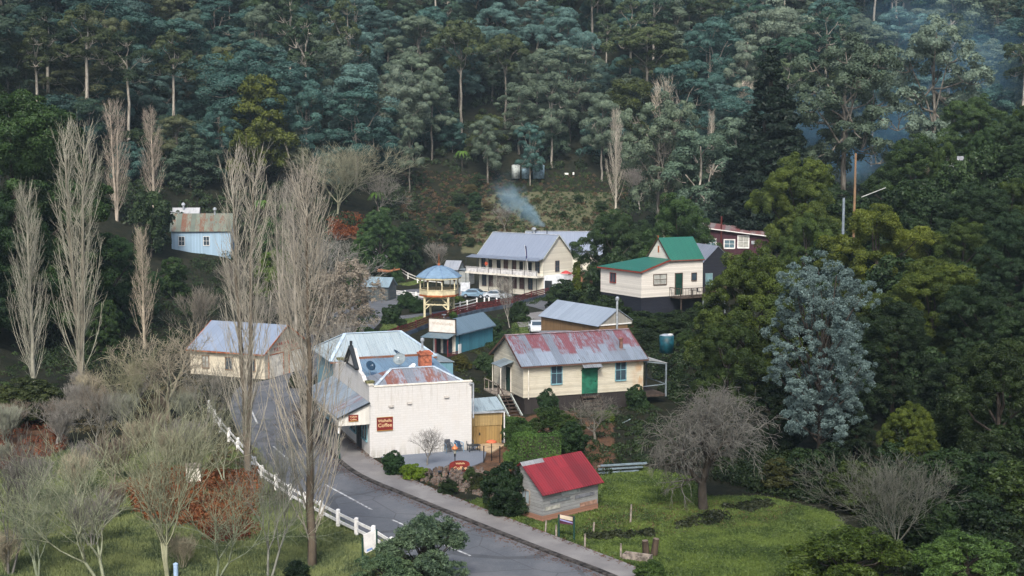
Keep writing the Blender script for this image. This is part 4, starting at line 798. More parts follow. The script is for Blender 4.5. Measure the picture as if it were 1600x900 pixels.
# navy house behind it
nh = E('navy_house', 'black-navy boarded house with steep grey roof behind the green roofed house', 'house', (24.1, 161.5, 4.8), 17)
gable_wall(4.3, 9, -1.8, 3.6, 2.1, 'y').build('wall', M['navy'], nh); gable_roof(4.3, 9, 3.6, 2.1, .15, .12, axis='y').build('roof', iron('grey_blue_iron', (.33, .37, .46), 0, axis='y', lightvar=.05), nh)
window(nh, side('f', 4.3, 9), .5, .9, .85, 1.35, paint('pale_frame', (.2, .3, .33)), paint('pale_blue_blind', (.15, .27, .31), .6), 1, 2)
# maroon house
mh = E('maroon_house', 'dark maroon house with white framed windows and low rusty skillion roof', 'house', (28.5, 190.2, 6.9), -12)
MB().hexa([(0, 0, -1.5), (10, 0, -1.5), (10, 6, -1.5), (0, 6, -1.5)], [(0, 0, 4.55), (10, 0, 3.35), (10, 6, 3.7), (0, 6, 5.0)]).build('wall', boards('maroon_boards', (.055, .018, .028), .3, True, dirt=(.04, .015, .02)), mh)
MB().slab([(-.6, -.5, 4.66), (10.4, -.5, 3.34), (10.4, 6.3, 3.78), (-.6, 6.3, 5.1)], .07).build('roof', iron('maroon_house_iron', (.46, .43, .43), .62, (.36, .07, .06)), mh)
MB().beam((-.6, -.52, 4.63), (10.4, -.52, 3.31), .05, .13).build('fascia', M['white'], mh)
S_ = side('f', 10, 6)
for u, w_, z, h in ((.45, 1.3, 1.85, 1.0), (3.1, 1.4, 1.65, 1.1), (5.1, 1.45, 1.75, 1.6)): window(mh, S_, u, z, w_, h, M['white'], M['curtain'] if u > 5 else paint('blue_pane', (.10, .17, .20), .2), 2, 2, t=.15)
MB().tube((2.6, -.4, 1.5), (2.6, -.4, 6.3), .12, .12, 8).box(2.2, 3.0, -.7, -.01, -1.2, 1.6).build('chimney', paint('dark_red_flue', (.09, .018, .015)), mh)
bx('wall_vent', (7.0, 7.5, -.06, -.001, 2.2, 2.7), M['galv'], mh)
# ================================================================== blue house on the left slope
bh = E('pale_blue_house', 'pale blue boarded house with mossy rust streaked roof on the left slope', 'house', (-56.2, 211, 6.3), 6)
gable_wall(9.6, 5.6, -1.5, 3.7, 2.6).build('wall', boards('pale_blue_boards', (.30, .43, .55), .25, True, dirt=(.22, .33, .45), line=.3), bh)
gable_roof(9.6, 5.6, 3.7, 2.6, .3, .25).build('roof', iron('mossy_rust_iron', (.24, .29, .23), .5, (.28, .075, .03), lightvar=.3), bh)
window(bh, side('f', 9.6, 5.6), 5.2, 1.2, .9, 1.4, M['white'], None, 2, 2); window(bh, side('f', 9.6, 5.6), 1.2, 1.2, .9, 1.4, M['white'], None, 2, 2)
MB().tube((6.8, 2.6, 6.1), (6.8, 2.6, 6.8), .15, .15, 8).lathe([(.2, 0), (.32, .15), (.3, .4), (.05, .55)], (6.8, 2.6, 6.8), 10).build('roof_ventilator', M['galv'], bh)
b2 = E('white_roofed_house', 'white roofed house showing just above the mossy roof on the left slope', 'house', (-59.8, 222, 8.0), 6)
gable_wall(5.2, 4.2, -2, 3.6, 1.6).build('wall', boards('white_boards', (.5, .52, .54), .2), b2); gable_roof(5.2, 4.2, 3.6, 1.6, .3, .2).build('roof', iron('white_iron', (.62, .64, .66), 0, lightvar=.05), b2)
MB().tube((2.6, 1.5, 5.0), (2.6, 1.5, 5.6), .15, .15, 8).lathe([(.2, 0), (.34, .15), (.3, .4), (.05, .6)], (2.6, 1.5, 5.6), 10).build('roof_ventilator', M['galv'], b2)
# pale building glimpsed through the trees far right
x, y, z = atD(1512, 275, 172); fb = E('pale_hillside_house', 'pale cream house glimpsed through dark trees near the right edge', 'house', (x - 2.2, y, z - 2.4), 25)
gable_wall(5.5, 5, -6, 3.4, 1.6).build('wall', boards('hillside_cream', (.60, .52, .42), .25, dirt=(.35, .2, .1)), fb); gable_roof(5.5, 5, 3.4, 1.6).build('roof', iron('hillside_iron', (.45, .46, .48), .2), fb); window(fb, side('f', 5.5, 5), 1.2, 1.0, 1.0, 1.2, M['white'])

# ================================================================== water tanks
def tank(px, py, D, w, h, m, label, n=20):
    p = atD(px, py, D); t = E('water_tank', label, 'water tank', p, 0, 'water tanks' if 'corrugated' in label else None)
    MB().lathe([(w / 2, -.3), (w / 2, h), (w / 2 - .03, h), (w / 2 - .05, h - .1)], (0, 0, 0), n).build('tank_body', m, t, True); MB().lathe([(w / 2 - .02, h - .02), (w * .3, h + .1), (.0, h + .16)], (0, 0, 0), n).build('lid', M['galv'], t)
    return t
t = tank(1041.5, 546, 124, 1.42, 1.4, paint('tank_blue', (.008, .062, .085), .5, .25), 'dark teal open topped water tank on the bank right of the cottage')
MB().lathe([(.25, 0), (.22, .06)], (.35, -.2, 1.5), 10).build('hatch', M['white'], t)
w1 = paint('tank_pale', (.33, .37, .36), .6, .2); w2 = paint('tank_blue_grey', (.20, .30, .36), .6, .2)
tank(806, 277, 284, 1.9, 2.7, w1, 'pale round tank, leftmost of three corrugated tanks on the cleared slope'); tank(821.5, 277, 284.5, 1.9, 2.6, w2, 'middle one of three corrugated water tanks on the cleared slope'); tank(841.5, 277, 284, 2.6, 2.7, w2, 'widest and rightmost of the three corrugated tanks on the slope')
for dx, (w_, h_) in ((885, (.9, .45)), (896, (.35, .6)), (882, (.25, .3))):
    p = hit(dx, 274); b = MB().box(-w_ / 2, w_ / 2, -.2, .2, .15, h_ + .1).beam((-w_ / 2 + .05, 0, 0), (-w_ / 2 + .05, 0, .2), .05).beam((w_ / 2 - .05, 0, 0), (w_ / 2 - .05, 0, .2), .05).build('beehive_box', M['white'], None, loc=p); tag(b, {885: 'widest white box at the forest edge right of the tanks', 896: 'tall narrow white box under the forest edge right of the tanks', 882: 'smallest white box at the forest edge, left of the wide one'}[dx], 'box', 'white boxes at the forest edge')

# ================================================================== cars
def car(px, py, rz, body, label, L=4.3):
    p = onz(px, py); c = E('parked_car', label, 'car', (p[0], p[1], .03), rz, 'parked cars')
    m_ = paint('car_paint', body, .3, .05); m_.node_tree.nodes['Principled BSDF'].inputs['Coat Weight'].default_value = .6
    prof = [(-2.15, .32), (-2.18, .62), (-2.0, .82), (-1.15, .93), (-.45, 1.36), (.75, 1.42), (1.55, 1.0), (2.0, .92), (2.15, .6), (2.1, .32)]
    k = L / 4.3; v = []; f = []
    for sgn in (-1, 1):
        for x, z in prof: yy = .84 if z < .95 else .66; v.append((x * k, sgn * yy, z))
    n = len(prof); f.append(tuple(range(n))[::-1]); f.append(tuple(range(n, 2 * n)))
    for i in range(n): j = (i + 1) % n; f.append((i, j, n + j, n + i))
    b = MB(); b.v = v; b.f = f; b.build('body', m_, c, bevel=.05)
    gl = MB()
    gl.poly([(-1.12 * k, -.63, .97), (-1.12 * k, .63, .97), (-.49 * k, .58, 1.345), (-.49 * k, -.58, 1.345)]); gl.poly([(.82 * k, -.58, 1.40), (.82 * k, .58, 1.40), (1.48 * k, .63, 1.06), (1.48 * k, -.63, 1.06)])
    gl.v = [(x + (-.02 if x < 0 else .02), y, z + .02) for x, y, z in gl.v]
    for sg_ in (-1, 1): gl.hexa([(-.95 * k, sg_ * .80, .96), (1.35 * k, sg_ * .80, .98), (.72 * k, sg_ * .70, 1.32), (-.45 * k, sg_ * .70, 1.30)], [(-.95 * k, sg_ * .82, .96), (1.35 * k, sg_ * .82, .98), (.72 * k, sg_ * .72, 1.32), (-.45 * k, sg_ * .72, 1.30)])
    gl.build('windscreen', M['glass'], c)
    for x in (-1.3 * k, 1.3 * k):
        for y in (-.8, .8):
            w_ = MB().tube((x, y - .1, .32), (x, y + .1, .32), .32, .32, 16).build('wheel', M['black'], c); MB().tube((x, y * 1.13 - .02, .32), (x, y * 1.13 + .02, .32), .18, .18, 12).build('rim', M['galv'], w_)
    for y in (-.6, .6): MB().box(-2.2 * k, -2.12 * k, y - .16, y + .16, .6, .74).build('headlight', paint('headlight', (.7, .7, .68), .2), c); MB().box(2.1 * k, 2.17 * k, y - .16, y + .16, .62, .76).build('tail_light', paint('tail_light', (.35, .02, .02), .3), c)
    for y in (-.93, .93): MB().box(-.85 * k, -.7 * k, y - .08, y + .08, .92, 1.03).build('mirror', m_, c)
car(743, 465.5, 157, (.17, .27, .36), 'blue-grey sedan parked beside the white board in front of the hotel')
car(777, 467.5, 150, (.42, .46, .50), 'silver car behind bare twigs, right of the blue-grey sedan')
car(838, 519, 93, (.60, .64, .68), 'white car parked on the grass beside the barn')

# ================================================================== fences
def rail_fence(name, pts, label, m, h=1.05, rails=(.45, .9), pw=.16, rw_=.12, zf=None, group=None, cat='fence', rt=.05):
    x0, y0 = pts[0][:2]; fe = E(name, label, cat, (x0, y0, 0), 0, group); zf = zf or g
    P_ = [Vector((x - x0, y - y0, max(zf(x, y), 0))) for x, y in pts]
    for p in P_: MB().box(p.x - pw / 2, p.x + pw / 2, p.y - pw / 2, p.y + pw / 2, p.z - .2, p.z + h).hexa([(p.x - pw / 2, p.y - pw / 2, p.z + h), (p.x + pw / 2, p.y - pw / 2, p.z + h), (p.x + pw / 2, p.y + pw / 2, p.z + h), (p.x - pw / 2, p.y + pw / 2, p.z + h)], [(p.x - .01, p.y - .01, p.z + h + .06), (p.x + .01, p.y - .01, p.z + h + .06), (p.x + .01, p.y + .01, p.z + h + .06), (p.x - .01, p.y + .01, p.z + h + .06)]).build('post', m, fe)
    for a, b in zip(P_[:-1], P_[1:]):
        for r in rails: q = Vector((0, 0, r)); MB().beam(a + q, b + q, rt, rw_).build('rail', m, fe)
    return fe
fpx = [(600, 846), (583.7, 851), (557, 838), (528.5, 824), (502.5, 810), (477, 796), (454, 783), (432, 767), (409.5, 752), (398, 738), (386, 722), (372, 706), (358, 690), (345, 675), (335, 660), (327, 645)]
fpx = [(612, 870)] + fpx[1:]
rail_fence('road_fence', W(fpx), 'white two rail post fence along the left side of the road bend', M['white'], 1.05, (.38, .82), .22, .17)
rail_fence('rail_fence', W([(585, 433), (604, 435), (620, 437.5), (637.6, 439.5), (652.5, 442), (668, 443.5), (690, 446)]), 'far white two rail fence across the upper road, left of the rotunda', M['white'], 1.1, (.5, 1.0), .16, .14)
rail_fence('rail_fence', W([(575, 455), (600, 459), (616, 461), (633, 463.5), (650, 465.5), (672, 468)]), 'near white fence running behind the rotunda on this side of the upper road', M['white'], .95, (.25, .5, .75), .2, .16)
rail_fence('white_ramp_rail', W([(708, 490), (719, 487.5), (730, 485), (745, 481)]), 'white three rail fence at the right foot of the rotunda', M['white'], 1.45, (.4, .85, 1.3), .2, .13)
mf = [(560, 552), (590, 540), (622, 529), (650, 519), (676, 508), (715, 497), (745, 489), (775, 484), (800, 479), (830, 470), (858, 463)]
rail_fence('maroon_fence', W(mf), 'maroon painted rail fence running diagonally behind the teal shop to the hotel', M['maroon'], 1.15, (.15, .42, .69, .96), .16, .2, zf=lambda x, y: .35)
cw = MB(); P_ = W(mf)
for a, b in zip(P_[:-1], P_[1:]): cw.hexa([(a[0], a[1] - .5, -.2), (b[0], b[1] - .5, -.2), (b[0], b[1] - .1, -.2), (a[0], a[1] - .1, -.2)], [(a[0], a[1] - .5, .5), (b[0], b[1] - .5, .5), (b[0], b[1] - .1, .5), (a[0], a[1] - .1, .5)])
tag(cw.build('creek_wall', paint('blue_concrete', (.06, .085, .12), .8, .25, 1)), 'dark blue-grey kerb wall under the maroon fence', 'wall')
# bollards before the hotel
for i, (px, py) in enumerate([(757, 473), (764, 472.5), (776, 473.5)]): p = onz(px, py); tag(MB().lathe([(.12, -.1), (.12, .7), (.06, .8)], (0, 0, 0), 8).build('bollard', M['white'], None, loc=p), ['leftmost', 'middle one', 'rightmost'][i] + ' of the three short white bollards before the parked cars', 'bollard', 'white bollards')
p = onz(727, 462); wb = E('display_board', 'large white board on posts between the rotunda and the sedan', 'board', (p[0], p[1], 0), -8); MB().box(-.75, .75, -.04, .04, .7, 2.1).build('board', paint('board_white', (.55, .58, .62), .6), wb)
for sx in (-.7, .7): MB().box(sx - .05, sx + .05, .041, .12, -.1, 2.2).build('leg', M['white'], wb)
p = onz(716.5, 462); MBr = MB().tube((0, 0, 0), (0, 0, 2.2), .06, .05, 8).box(-.12, .12, -.1, .1, 1.6, 2.1); tag(MBr.build('phone_post', M['dark'], None, loc=p), 'dark post left of the white board', 'post'); p = onz(720.5, 470); 

# ================================================================== signs, stumps, small things
p = onz(578, 888); sg = E('roadside_sign', 'white sign seen at an angle on two dark green posts below the fence', 'sign', (p[0], p[1], 0), 35)
MB().hexa([(-.32, -.02, .95), (-.22, -.02, .85), (.28, -.02, .97), (.36, -.02, 1.15), (.36, -.02, 1.9), (.2, -.02, 1.98), (-.36, -.02, 1.85)], [(-.32, .03, .95), (-.22, .03, .85), (.28, .03, .97), (.36, .03, 1.15), (.36, .03, 1.9), (.2, .03, 1.98), (-.36, .03, 1.85)]).build('panel', M['white'], sg)
MB().hexa([(-.2, -.028, .92), (.16, -.028, 1.0), (.14, -.028, 1.1), (-.18, -.028, 1.04)], [(-.2, -.0205, .92), (.16, -.0205, 1.0), (.14, -.0205, 1.1), (-.18, -.0205, 1.04)]).build('blue_patch', paint('sign_blue', (.20, .32, .60)), sg)
for sx in (-.42, .42): MB().tube((sx, 0, -.1), (sx, 0, 1.7 + .3 * (sx > 0)), .055, .05, 8).build('post', M['darkgreen'], sg)
p = onz(885, 842); sg = E('heritage_sign', 'low sign with cream and blue bands on dark posts beside the red shed', 'sign', (p[0], p[1], 0), -24)
MB().box(-.40, .40, -.03, .03, .85, 1.35).build('panel', paint('sign_maroon', (.07, .02, .04)), sg); MB().hexa([(-.38, -.05, 1.15), (.38, -.05, 1.08), (.38, -.05, 1.3), (-.38, -.05, 1.36)], [(-.38, -.031, 1.15), (.38, -.031, 1.08), (.38, -.031, 1.3), (-.38, -.031, 1.36)]).build('cream_band', paint('sign_cream', (.52, .45, .34)), sg)
MB().hexa([(-.38, -.05, 1.04), (.38, -.05, .94), (.38, -.05, 1.0), (-.38, -.05, 1.12)], [(-.38, -.031, 1.04), (.38, -.031, .94), (.38, -.031, 1.0), (-.38, -.031, 1.12)]).build('blue_band', paint('sign_lilac', (.26, .26, .48)), sg)
for sx in (-.46, .46): MB().tube((sx, 0, -.1), (sx, 0, 1.35), .06, .055, 8).build('post', M['darkgreen'], sg)
M['stump'] = bark('stump_wood', (.03, .022, .016), (.07, .05, .035))
for (px, py, h, dx, lab) in ((1010, 869, .85, -.08, 'left one of the two dark stumps standing together on the lawn'), (1021, 868, .92, .14, 'right, slightly taller of the paired dark stumps on the lawn')):
    p = onz(px, py); t = E('tree_stump', lab, 'stump', p, 0, 'paired stumps on the lawn'); MB().tube((0, 0, -.1), (dx, 0, h), .2, .17, 12).build('trunk', M['stump'], t); MB().tube((dx * 1.0, 0, h), (dx * 1.02, 0, h + .02), .165, .16, 12).build('cut_face', paint('cut_wood', (.14, .11, .09)), t)
p = onz(996, 874); b = E('timber_trough', 'low dark timber trough with pale edge left of the two stumps', 'trough', p, -25)
MB().box(-.75, .75, -.3, -.24, 0, .28).box(-.75, .75, .24, .3, 0, .28).box(-.75, -.69, -.24, .24, 0, .28).box(.69, .75, -.24, .24, 0, .28).box(-.69, .69, -.24, .24, .0, .05).build('box', M['timber'], b)
for i, (px, py, h) in enumerate([(869, 842, .8), (852, 832, .7), (1180, 822, .0)][:2] + [(914, 855, .75), (985, 817, 1.1), (970, 872, .8), (927, 832, .6)]):
    p = onz(px, py); tag(MB().tube((0, 0, -.1), (.05 * (i % 2), 0, h), .06, .05, 7).build('timber_stake', M['timber'], None, loc=p), 'short timber stake ' + ['on the verge near the red shed corner', 'nearest the red shed wall by the footpath', 'on the lawn right of the striped sign', 'pale and tallest, by the dark bramble heap', 'thin, on the lawn beside the trough', 'between the striped sign and bramble heap'][i], 'stake', 'stakes in the lawn')
p = onz(303, 764); b = E('post_box', 'small cream hutch on a post among orange bracken on the left', 'box', (p[0], p[1], 0), 10); MB().box(-.45, .45, -.3, .3, .5, 1.45).build('body', M['offwhite'], b); MB().slab([(-.5, -.4, 1.5), (.5, -.4, 1.5), (.5, .35, 1.62), (-.5, .35, 1.62)], .04).build('roof', M['timber'], b); MB().tube((0, 0, -.1), (0, 0, .5), .08, .08, 8).build('post', M['timber'], b)
p = onz(275, 905); tag(MB().tube((0, 0, -.1), (0, 0, .75), .12, .12, 10).lathe([(.13, 0), (.13, .06), (.02, .12)], (0, 0, .75), 10).build('marker_post', paint('marker_pale_blue', (.30, .42, .58)), None, loc=p), 'pale blue marker post at the bottom edge below the bare trees', 'post')
p = onz(605, 440); lg = E('fallen_log', 'orange-brown fallen log above the pale blue shed roof', 'log', atD(607, 424, 212), 8); MB().tube((-1.8, 0, .2), (0, 0, .0), .28, .22, 9).tube((0, 0, .0), (1.9, .1, .35), .22, .12, 9).tube((.6, 0, .1), (1.1, -.3, .6), .1, .04, 6).build('trunk', bark('orange_bark', (.30, .12, .05), (.16, .08, .05)), lg)
# jumble of loose iron sheets behind the corner shop
for i, (x, y, z, w_, l_, rz, lab) in enumerate([(-5.2, 109.5, .5, 1.6, 2.2, 25, 'pale loose iron sheet lying on the scrub behind the corner shop'), (-3.6, 106.5, .6, 1.2, 3.0, -20, 'long loose iron sheet lying left of the cottage steps'), (-6.2, 107.0, 1.1, 1.8, 1.6, 10, 'small loose iron sheet nearest the teal lean-to wall')]):
    b = MB().slab([(-w_ / 2, -l_ / 2, 0), (w_ / 2, -l_ / 2, .1), (w_ / 2, l_ / 2, .35), (-w_ / 2, l_ / 2, .2)], .03).box(-w_ / 2 + .1, -w_ / 2 + .2, -.05, .05, -z, .1).box(w_ / 2 - .2, w_ / 2 - .1, -.05, .05, -z, .15); o = b.build('iron_sheet', iron('loose_iron_%d' % i, (.36, .46, .52), .2), None, loc=(x, y, z)); o.rotation_euler = (0, 0, radians(rz)); tag(o, lab, 'iron sheet', 'loose iron sheets')
# planks beside the lawn under the arching bare tree
p = onz(965, 738); b = E('timber_pile', 'low pile of weathered boards at the lawn edge left of the arching tree', 'timber pile', p, 14)
for k in range(5): MB().box(-1.6 + .1 * k, 1.5 + .15 * k, -.12 + (k % 2) * .3, .12 + (k % 2) * .3, .12 * k, .12 * k + .09).build('board', M['timber'] if k % 2 else paint('blue_grey_board', (.16, .21, .24)), b)
# long pipe rail through the scrub
p0, p1 = atD(862, 690, 98), atD(985, 655, 103); pr_ = E('pipe_rail', 'thin sagging pale pipe crossing the scrub above the clipped hedge', 'pipe', p0); a = Vector(p0); q = MB(); prev = None
for k in range(9): t_ = k / 8; pt_ = Vector(p1) * t_ + a * (1 - t_) - a - Vector((0, 0, .35 * 4 * t_ * (1 - t_))); q = q if prev is None else q.tube(prev, pt_, .035, .035, 6); prev = pt_
q.build('pipe', paint('pale_pipe', (.30, .38, .40)), pr_)
for t_ in (.2, .5, .85): b_ = Vector(p1) * t_ + a * (1 - t_) - a; MB().beam(b_ + Vector((0, 0, -.35)), b_ - Vector((0, 0, max(.3, p0[2] - .1))), .07).build('post', M['timber'], pr_)
# poles among the trees at right
x, y, z = atD(1334, 360, 150); pl = MB().tube((0, 0, 0), (0, 0, 10.2), .17, .12, 10).build('power_pole', bark('pole_wood', (.24, .15, .085), (.16, .11, .07)), None, loc=(x, y, z - 1.2)); tag(pl, 'tall orange-brown timber pole among the trees right of the bright green wattle', 'pole')
x, y, z = atD(1317, 370, 145); pl = MB().tube((0, 0, 0), (0, 0, 5.0), .16, .14, 10).build('steel_pole', paint('pale_steel', (.18, .22, .26)), None, loc=(x, y, z - .6)); tag(pl, 'short pale grey-blue pole left of the orange-brown timber pole', 'pole')
x, y, z = atD(1365, 300, 150); sl2 = MB().tube((-1.4, 0, -.6), (1.4, 0, .5), .06, .05, 8).build('crossed_log', paint('bleached_log', (.35, .37, .35)), None, loc=(x, y, z)); tag(sl2, 'bleached dead limb slanting out of the foliage right of the timber pole', 'branch')

# ------------------------------------------------------------------ vegetation generators
R_ = np.random.RandomState(11)
def dirs(n, up=0.0):
    d = R_.normal(size=(n, 3)); d[:, 2] += up; return d / np.linalg.norm(d, axis=1, keepdims=True)
def leaf_quads(P, N, size, asp=1.6, droop=0.0):
    """one small four-cornered leaf spray at every point, facing roughly along N"""
    n = len(P); a = R_.normal(size=(n, 3)); a[:, 2] -= droop; a -= (a * N).sum(1, keepdims=True) * N; a /= np.linalg.norm(a, axis=1, keepdims=True) + 1e-9
    b = np.cross(N, a); s_ = size * (.6 + .8 * R_.rand(n, 1)); a = a * s_ * asp * .5; b = b * s_ * .5
    return np.stack([P - a, P - b * .9 + a * .1, P + a, P + b * .9 + a * .1], 1).reshape(-1, 3)
def clumps_on(lobes, rc, dens=1.0, low=-.35):
    C, Rr, D = [], [], []
    for cx, cy, cz, rx, ry, rz in lobes:
        n = max(3, int(dens * 3.2 * (rx * ry + rx * rz + ry * rz) / (3 * rc * rc))); d = dirs(n * 2); d = d[d[:, 2] > low][:n]
        j = 1 + .14 * R_.normal(size=(len(d), 1)); C.append(np.array([cx, cy, cz]) + d * j * np.array([rx, ry, rz])); D.append(d); Rr.append(rc * (.6 + .75 * R_.rand(len(d))))
    return np.vstack(C), np.hstack(Rr), np.vstack(D)
def leaves_on(C, Rc, D, n, size, flat=.75, up=.55, jit=.55, asp=1.6, droop=0.0, inner=.55):
    k = len(C); idx = np.repeat(np.arange(k), n); d = dirs(k * n) + D[idx] * .45 + np.array([0, 0, up]) ; d /= np.linalg.norm(d, axis=1, keepdims=True)
    r = (inner + (1.08 - inner) * R_.rand(k * n, 1) ** .6) * Rc[idx][:, None]
    P = C[idx] + d * r * np.array([1, 1, flat]); N = d + R_.normal(size=d.shape) * jit; N /= np.linalg.norm(N, axis=1, keepdims=True)
    return leaf_quads(P, N, size, asp, droop)
def seg_mesh(name, S, m, sides=4):
    """S rows: x0 y0 z0 x1 y1 z1 r0 r1 -> tapered prisms in one mesh"""
    S = np.array(S, float); a, b = S[:, :3], S[:, 3:6]; d = b - a; L = np.linalg.norm(d, axis=1, keepdims=True) + 1e-9; d = d / L
    up = np.where(np.abs(d[:, 2:3]) > .9, np.array([[1., 0, 0]]), np.array([[0, 0, 1.]])); r = np.cross(d, up); r /= np.linalg.norm(r, axis=1, keepdims=True); u = np.cross(r, d)
    V = []
    for e, rr in ((a - d * S[:, 6:7] * .3, S[:, 6:7]), (b + d * S[:, 7:8] * .3, S[:, 7:8])):
        for k in range(sides): an = 2 * pi * k / sides; V.append(e + (r * cos(an) + u * sin(an)) * rr)
    V = np.stack(V, 1); n = len(S); base = (np.arange(n) * 2 * sides)[:, None]
    F = np.vstack([base + np.array([[k, (k + 1) % sides, sides + (k + 1) % sides, sides + k]]) for k in range(sides)])
    return np_mesh(name, V.reshape(-1, 3), F, m, True)
def limb(S, a, b, r0, r1, n=4, wob=.08):
    a, b = np.array(a, float), np.array(b, float); L = np.linalg.norm(b - a); p = a; out = [a]
    for i in range(1, n + 1):
        t = i / n; q = a + (b - a) * t + R_.normal(size=3) * wob * L * (.35 if i < n else 0) * np.array([1, 1, .5]); q = q + np.array([0, 0, -.10 * L * (1 - (2 * t - 1) ** 2) * (abs(b[2] - a[2]) < L * .7)])
        S.append([*p, *q, r0 + (r1 - r0) * (t - 1 / n), r0 + (r1 - r0) * t]); p = q; out.append(q)
    return out
# leaf colours (real leaf colours; each crown's object colour tints it, painted shade included)
M['gum'] = foliage('gum_leaves', (.118, .154, .122), (.056, .080, .068), .12)
M['olive'] = foliage('olive_leaves', (.085, .105, .036), (.042, .058, .024), .25)
M['green'] = foliage('evergreen_leaves', (.040, .064, .026), (.014, .026, .013), .12)
M['wattle'] = foliage('wattle_leaves', (.085, .112, .028), (.026, .042, .014), .15)
M['blue'] = foliage('silver_blue_leaves', (.165, .235, .225), (.075, .115, .115), .12)
M['pine'] = foliage('pine_needles', (.018, .034, .020), (.010, .020, .014), .1)
M['blossom'] = foliage('pale_blossom_twigs', (.28, .25, .20), (.17, .14, .11), .2)
M['rust'] = foliage('rust_leaves', (.24, .075, .025), (.12, .04, .018), .25)
M['gumbark'] = bark('gum_bark', (.36, .34, .29), (.13, .11, .09)); M['darkbark'] = bark('dark_bark', (.05, .042, .035), (.025, .02, .018))
M['poplarbark'] = bark('poplar_twigs', (.36, .345, .31), (.21, .20, .175), (1, 1, .4)); M['greybark'] = bark('grey_twigs', (.27, .265, .25), (.14, .135, .125), (1, 1, 1)); M['lichen'] = bark('lichen_twigs', (.25, .27, .215), (.13, .14, .105), (1, 1, 1))

def gum(name, H, lobes, rc=1.35, n=190, leaf=.26, mat_='gum', trunk_r=.34, bare=.45, nf=1, lean=(0, 0), twigs=26):
    """a eucalypt: bare pale trunk, forking limbs, umbrella-like clumps"""
    S = []; fork = (lean[0] * .4, lean[1] * .4, H * bare)
    limb(S, (0, 0, -.6), fork, trunk_r, trunk_r * .7, 4, .025); top = (lean[0], lean[1], H * .8); limb(S, fork, top, trunk_r * .7, trunk_r * .25, 4, .06)
    C, Rc, D = clumps_on(lobes, rc, .85)
    for l in lobes:
        t0 = .1 + .6 * R_.rand(); st = np.array(fork) * (1 - t0) + np.array(top) * t0; limb(S, st, (l[0], l[1], l[2] + l[5] * .3), trunk_r * .34, .07, 4, .09)
    for k in R_.permutation(len(C))[:twigs]:
        l = min(lobes, key=lambda q: (q[0] - C[k][0]) ** 2 + (q[1] - C[k][1]) ** 2 + (q[2] - C[k][2]) ** 2); limb(S, (l[0], l[1], l[2] - l[5] * .4), C[k], .085, .03, 3, .1)
    return (seg_mesh(name + '_trunk', S, M['gumbark'], 6), np_mesh(name + '_crown', leaves_on(C, Rc, D, n, leaf, .85, .5, .34, 1.5, 0, .74), 4, M[mat_]), H)
def rl(seed, H, n, w, lo=.5, hi=1.0, rmin=1.6, rmax=2.8, flat=.75):
    """random lobes inside a crown envelope of half-width w"""
    r = random.Random(seed); out = []
    for i in range(n):
        t = (i + .5) / n; z = H * (lo + (hi - lo) * t); ww = w * sin(pi * min(.97, .22 + .66 * t)) ** .8; a = r.uniform(0, 2 * pi) if n > 2 else 0; a = i * 2.4 + r.uniform(-.5, .5); q = ww * r.uniform(.45, 1.0) if i < n - 1 else 0; s_ = r.uniform(rmin, rmax)
        out.append((q * cos(a), q * sin(a), z - s_ * flat, s_, s_, s_ * flat))
    return out
def bushy(name, H, lobes, mat_, rc=.5, n=120, leaf=.12, dens=1.2, low=-.6, bk='darkbark', tr=.2, up=.4, asp=1.5, jit=.6, flat=.85, limbs=True, inner=.5):
    S = []; C, Rc, D = clumps_on(lobes, rc, dens, low)
    limb(S, (0, 0, -.5), (0, 0, H * .55), tr, tr * .6, 4, .04)
    for l in lobes: limb(S, (0, 0, max(.15, min(H * .5, l[2] * .6))), (l[0], l[1], l[2]), tr * .5, tr * .15, 3, .08)
    return (seg_mesh(name + '_trunk', S, M[bk], 6), np_mesh(name + '_crown', leaves_on(C, Rc, D, n, leaf, flat, up, jit, asp, 0, inner), 4, M[mat_]), H)
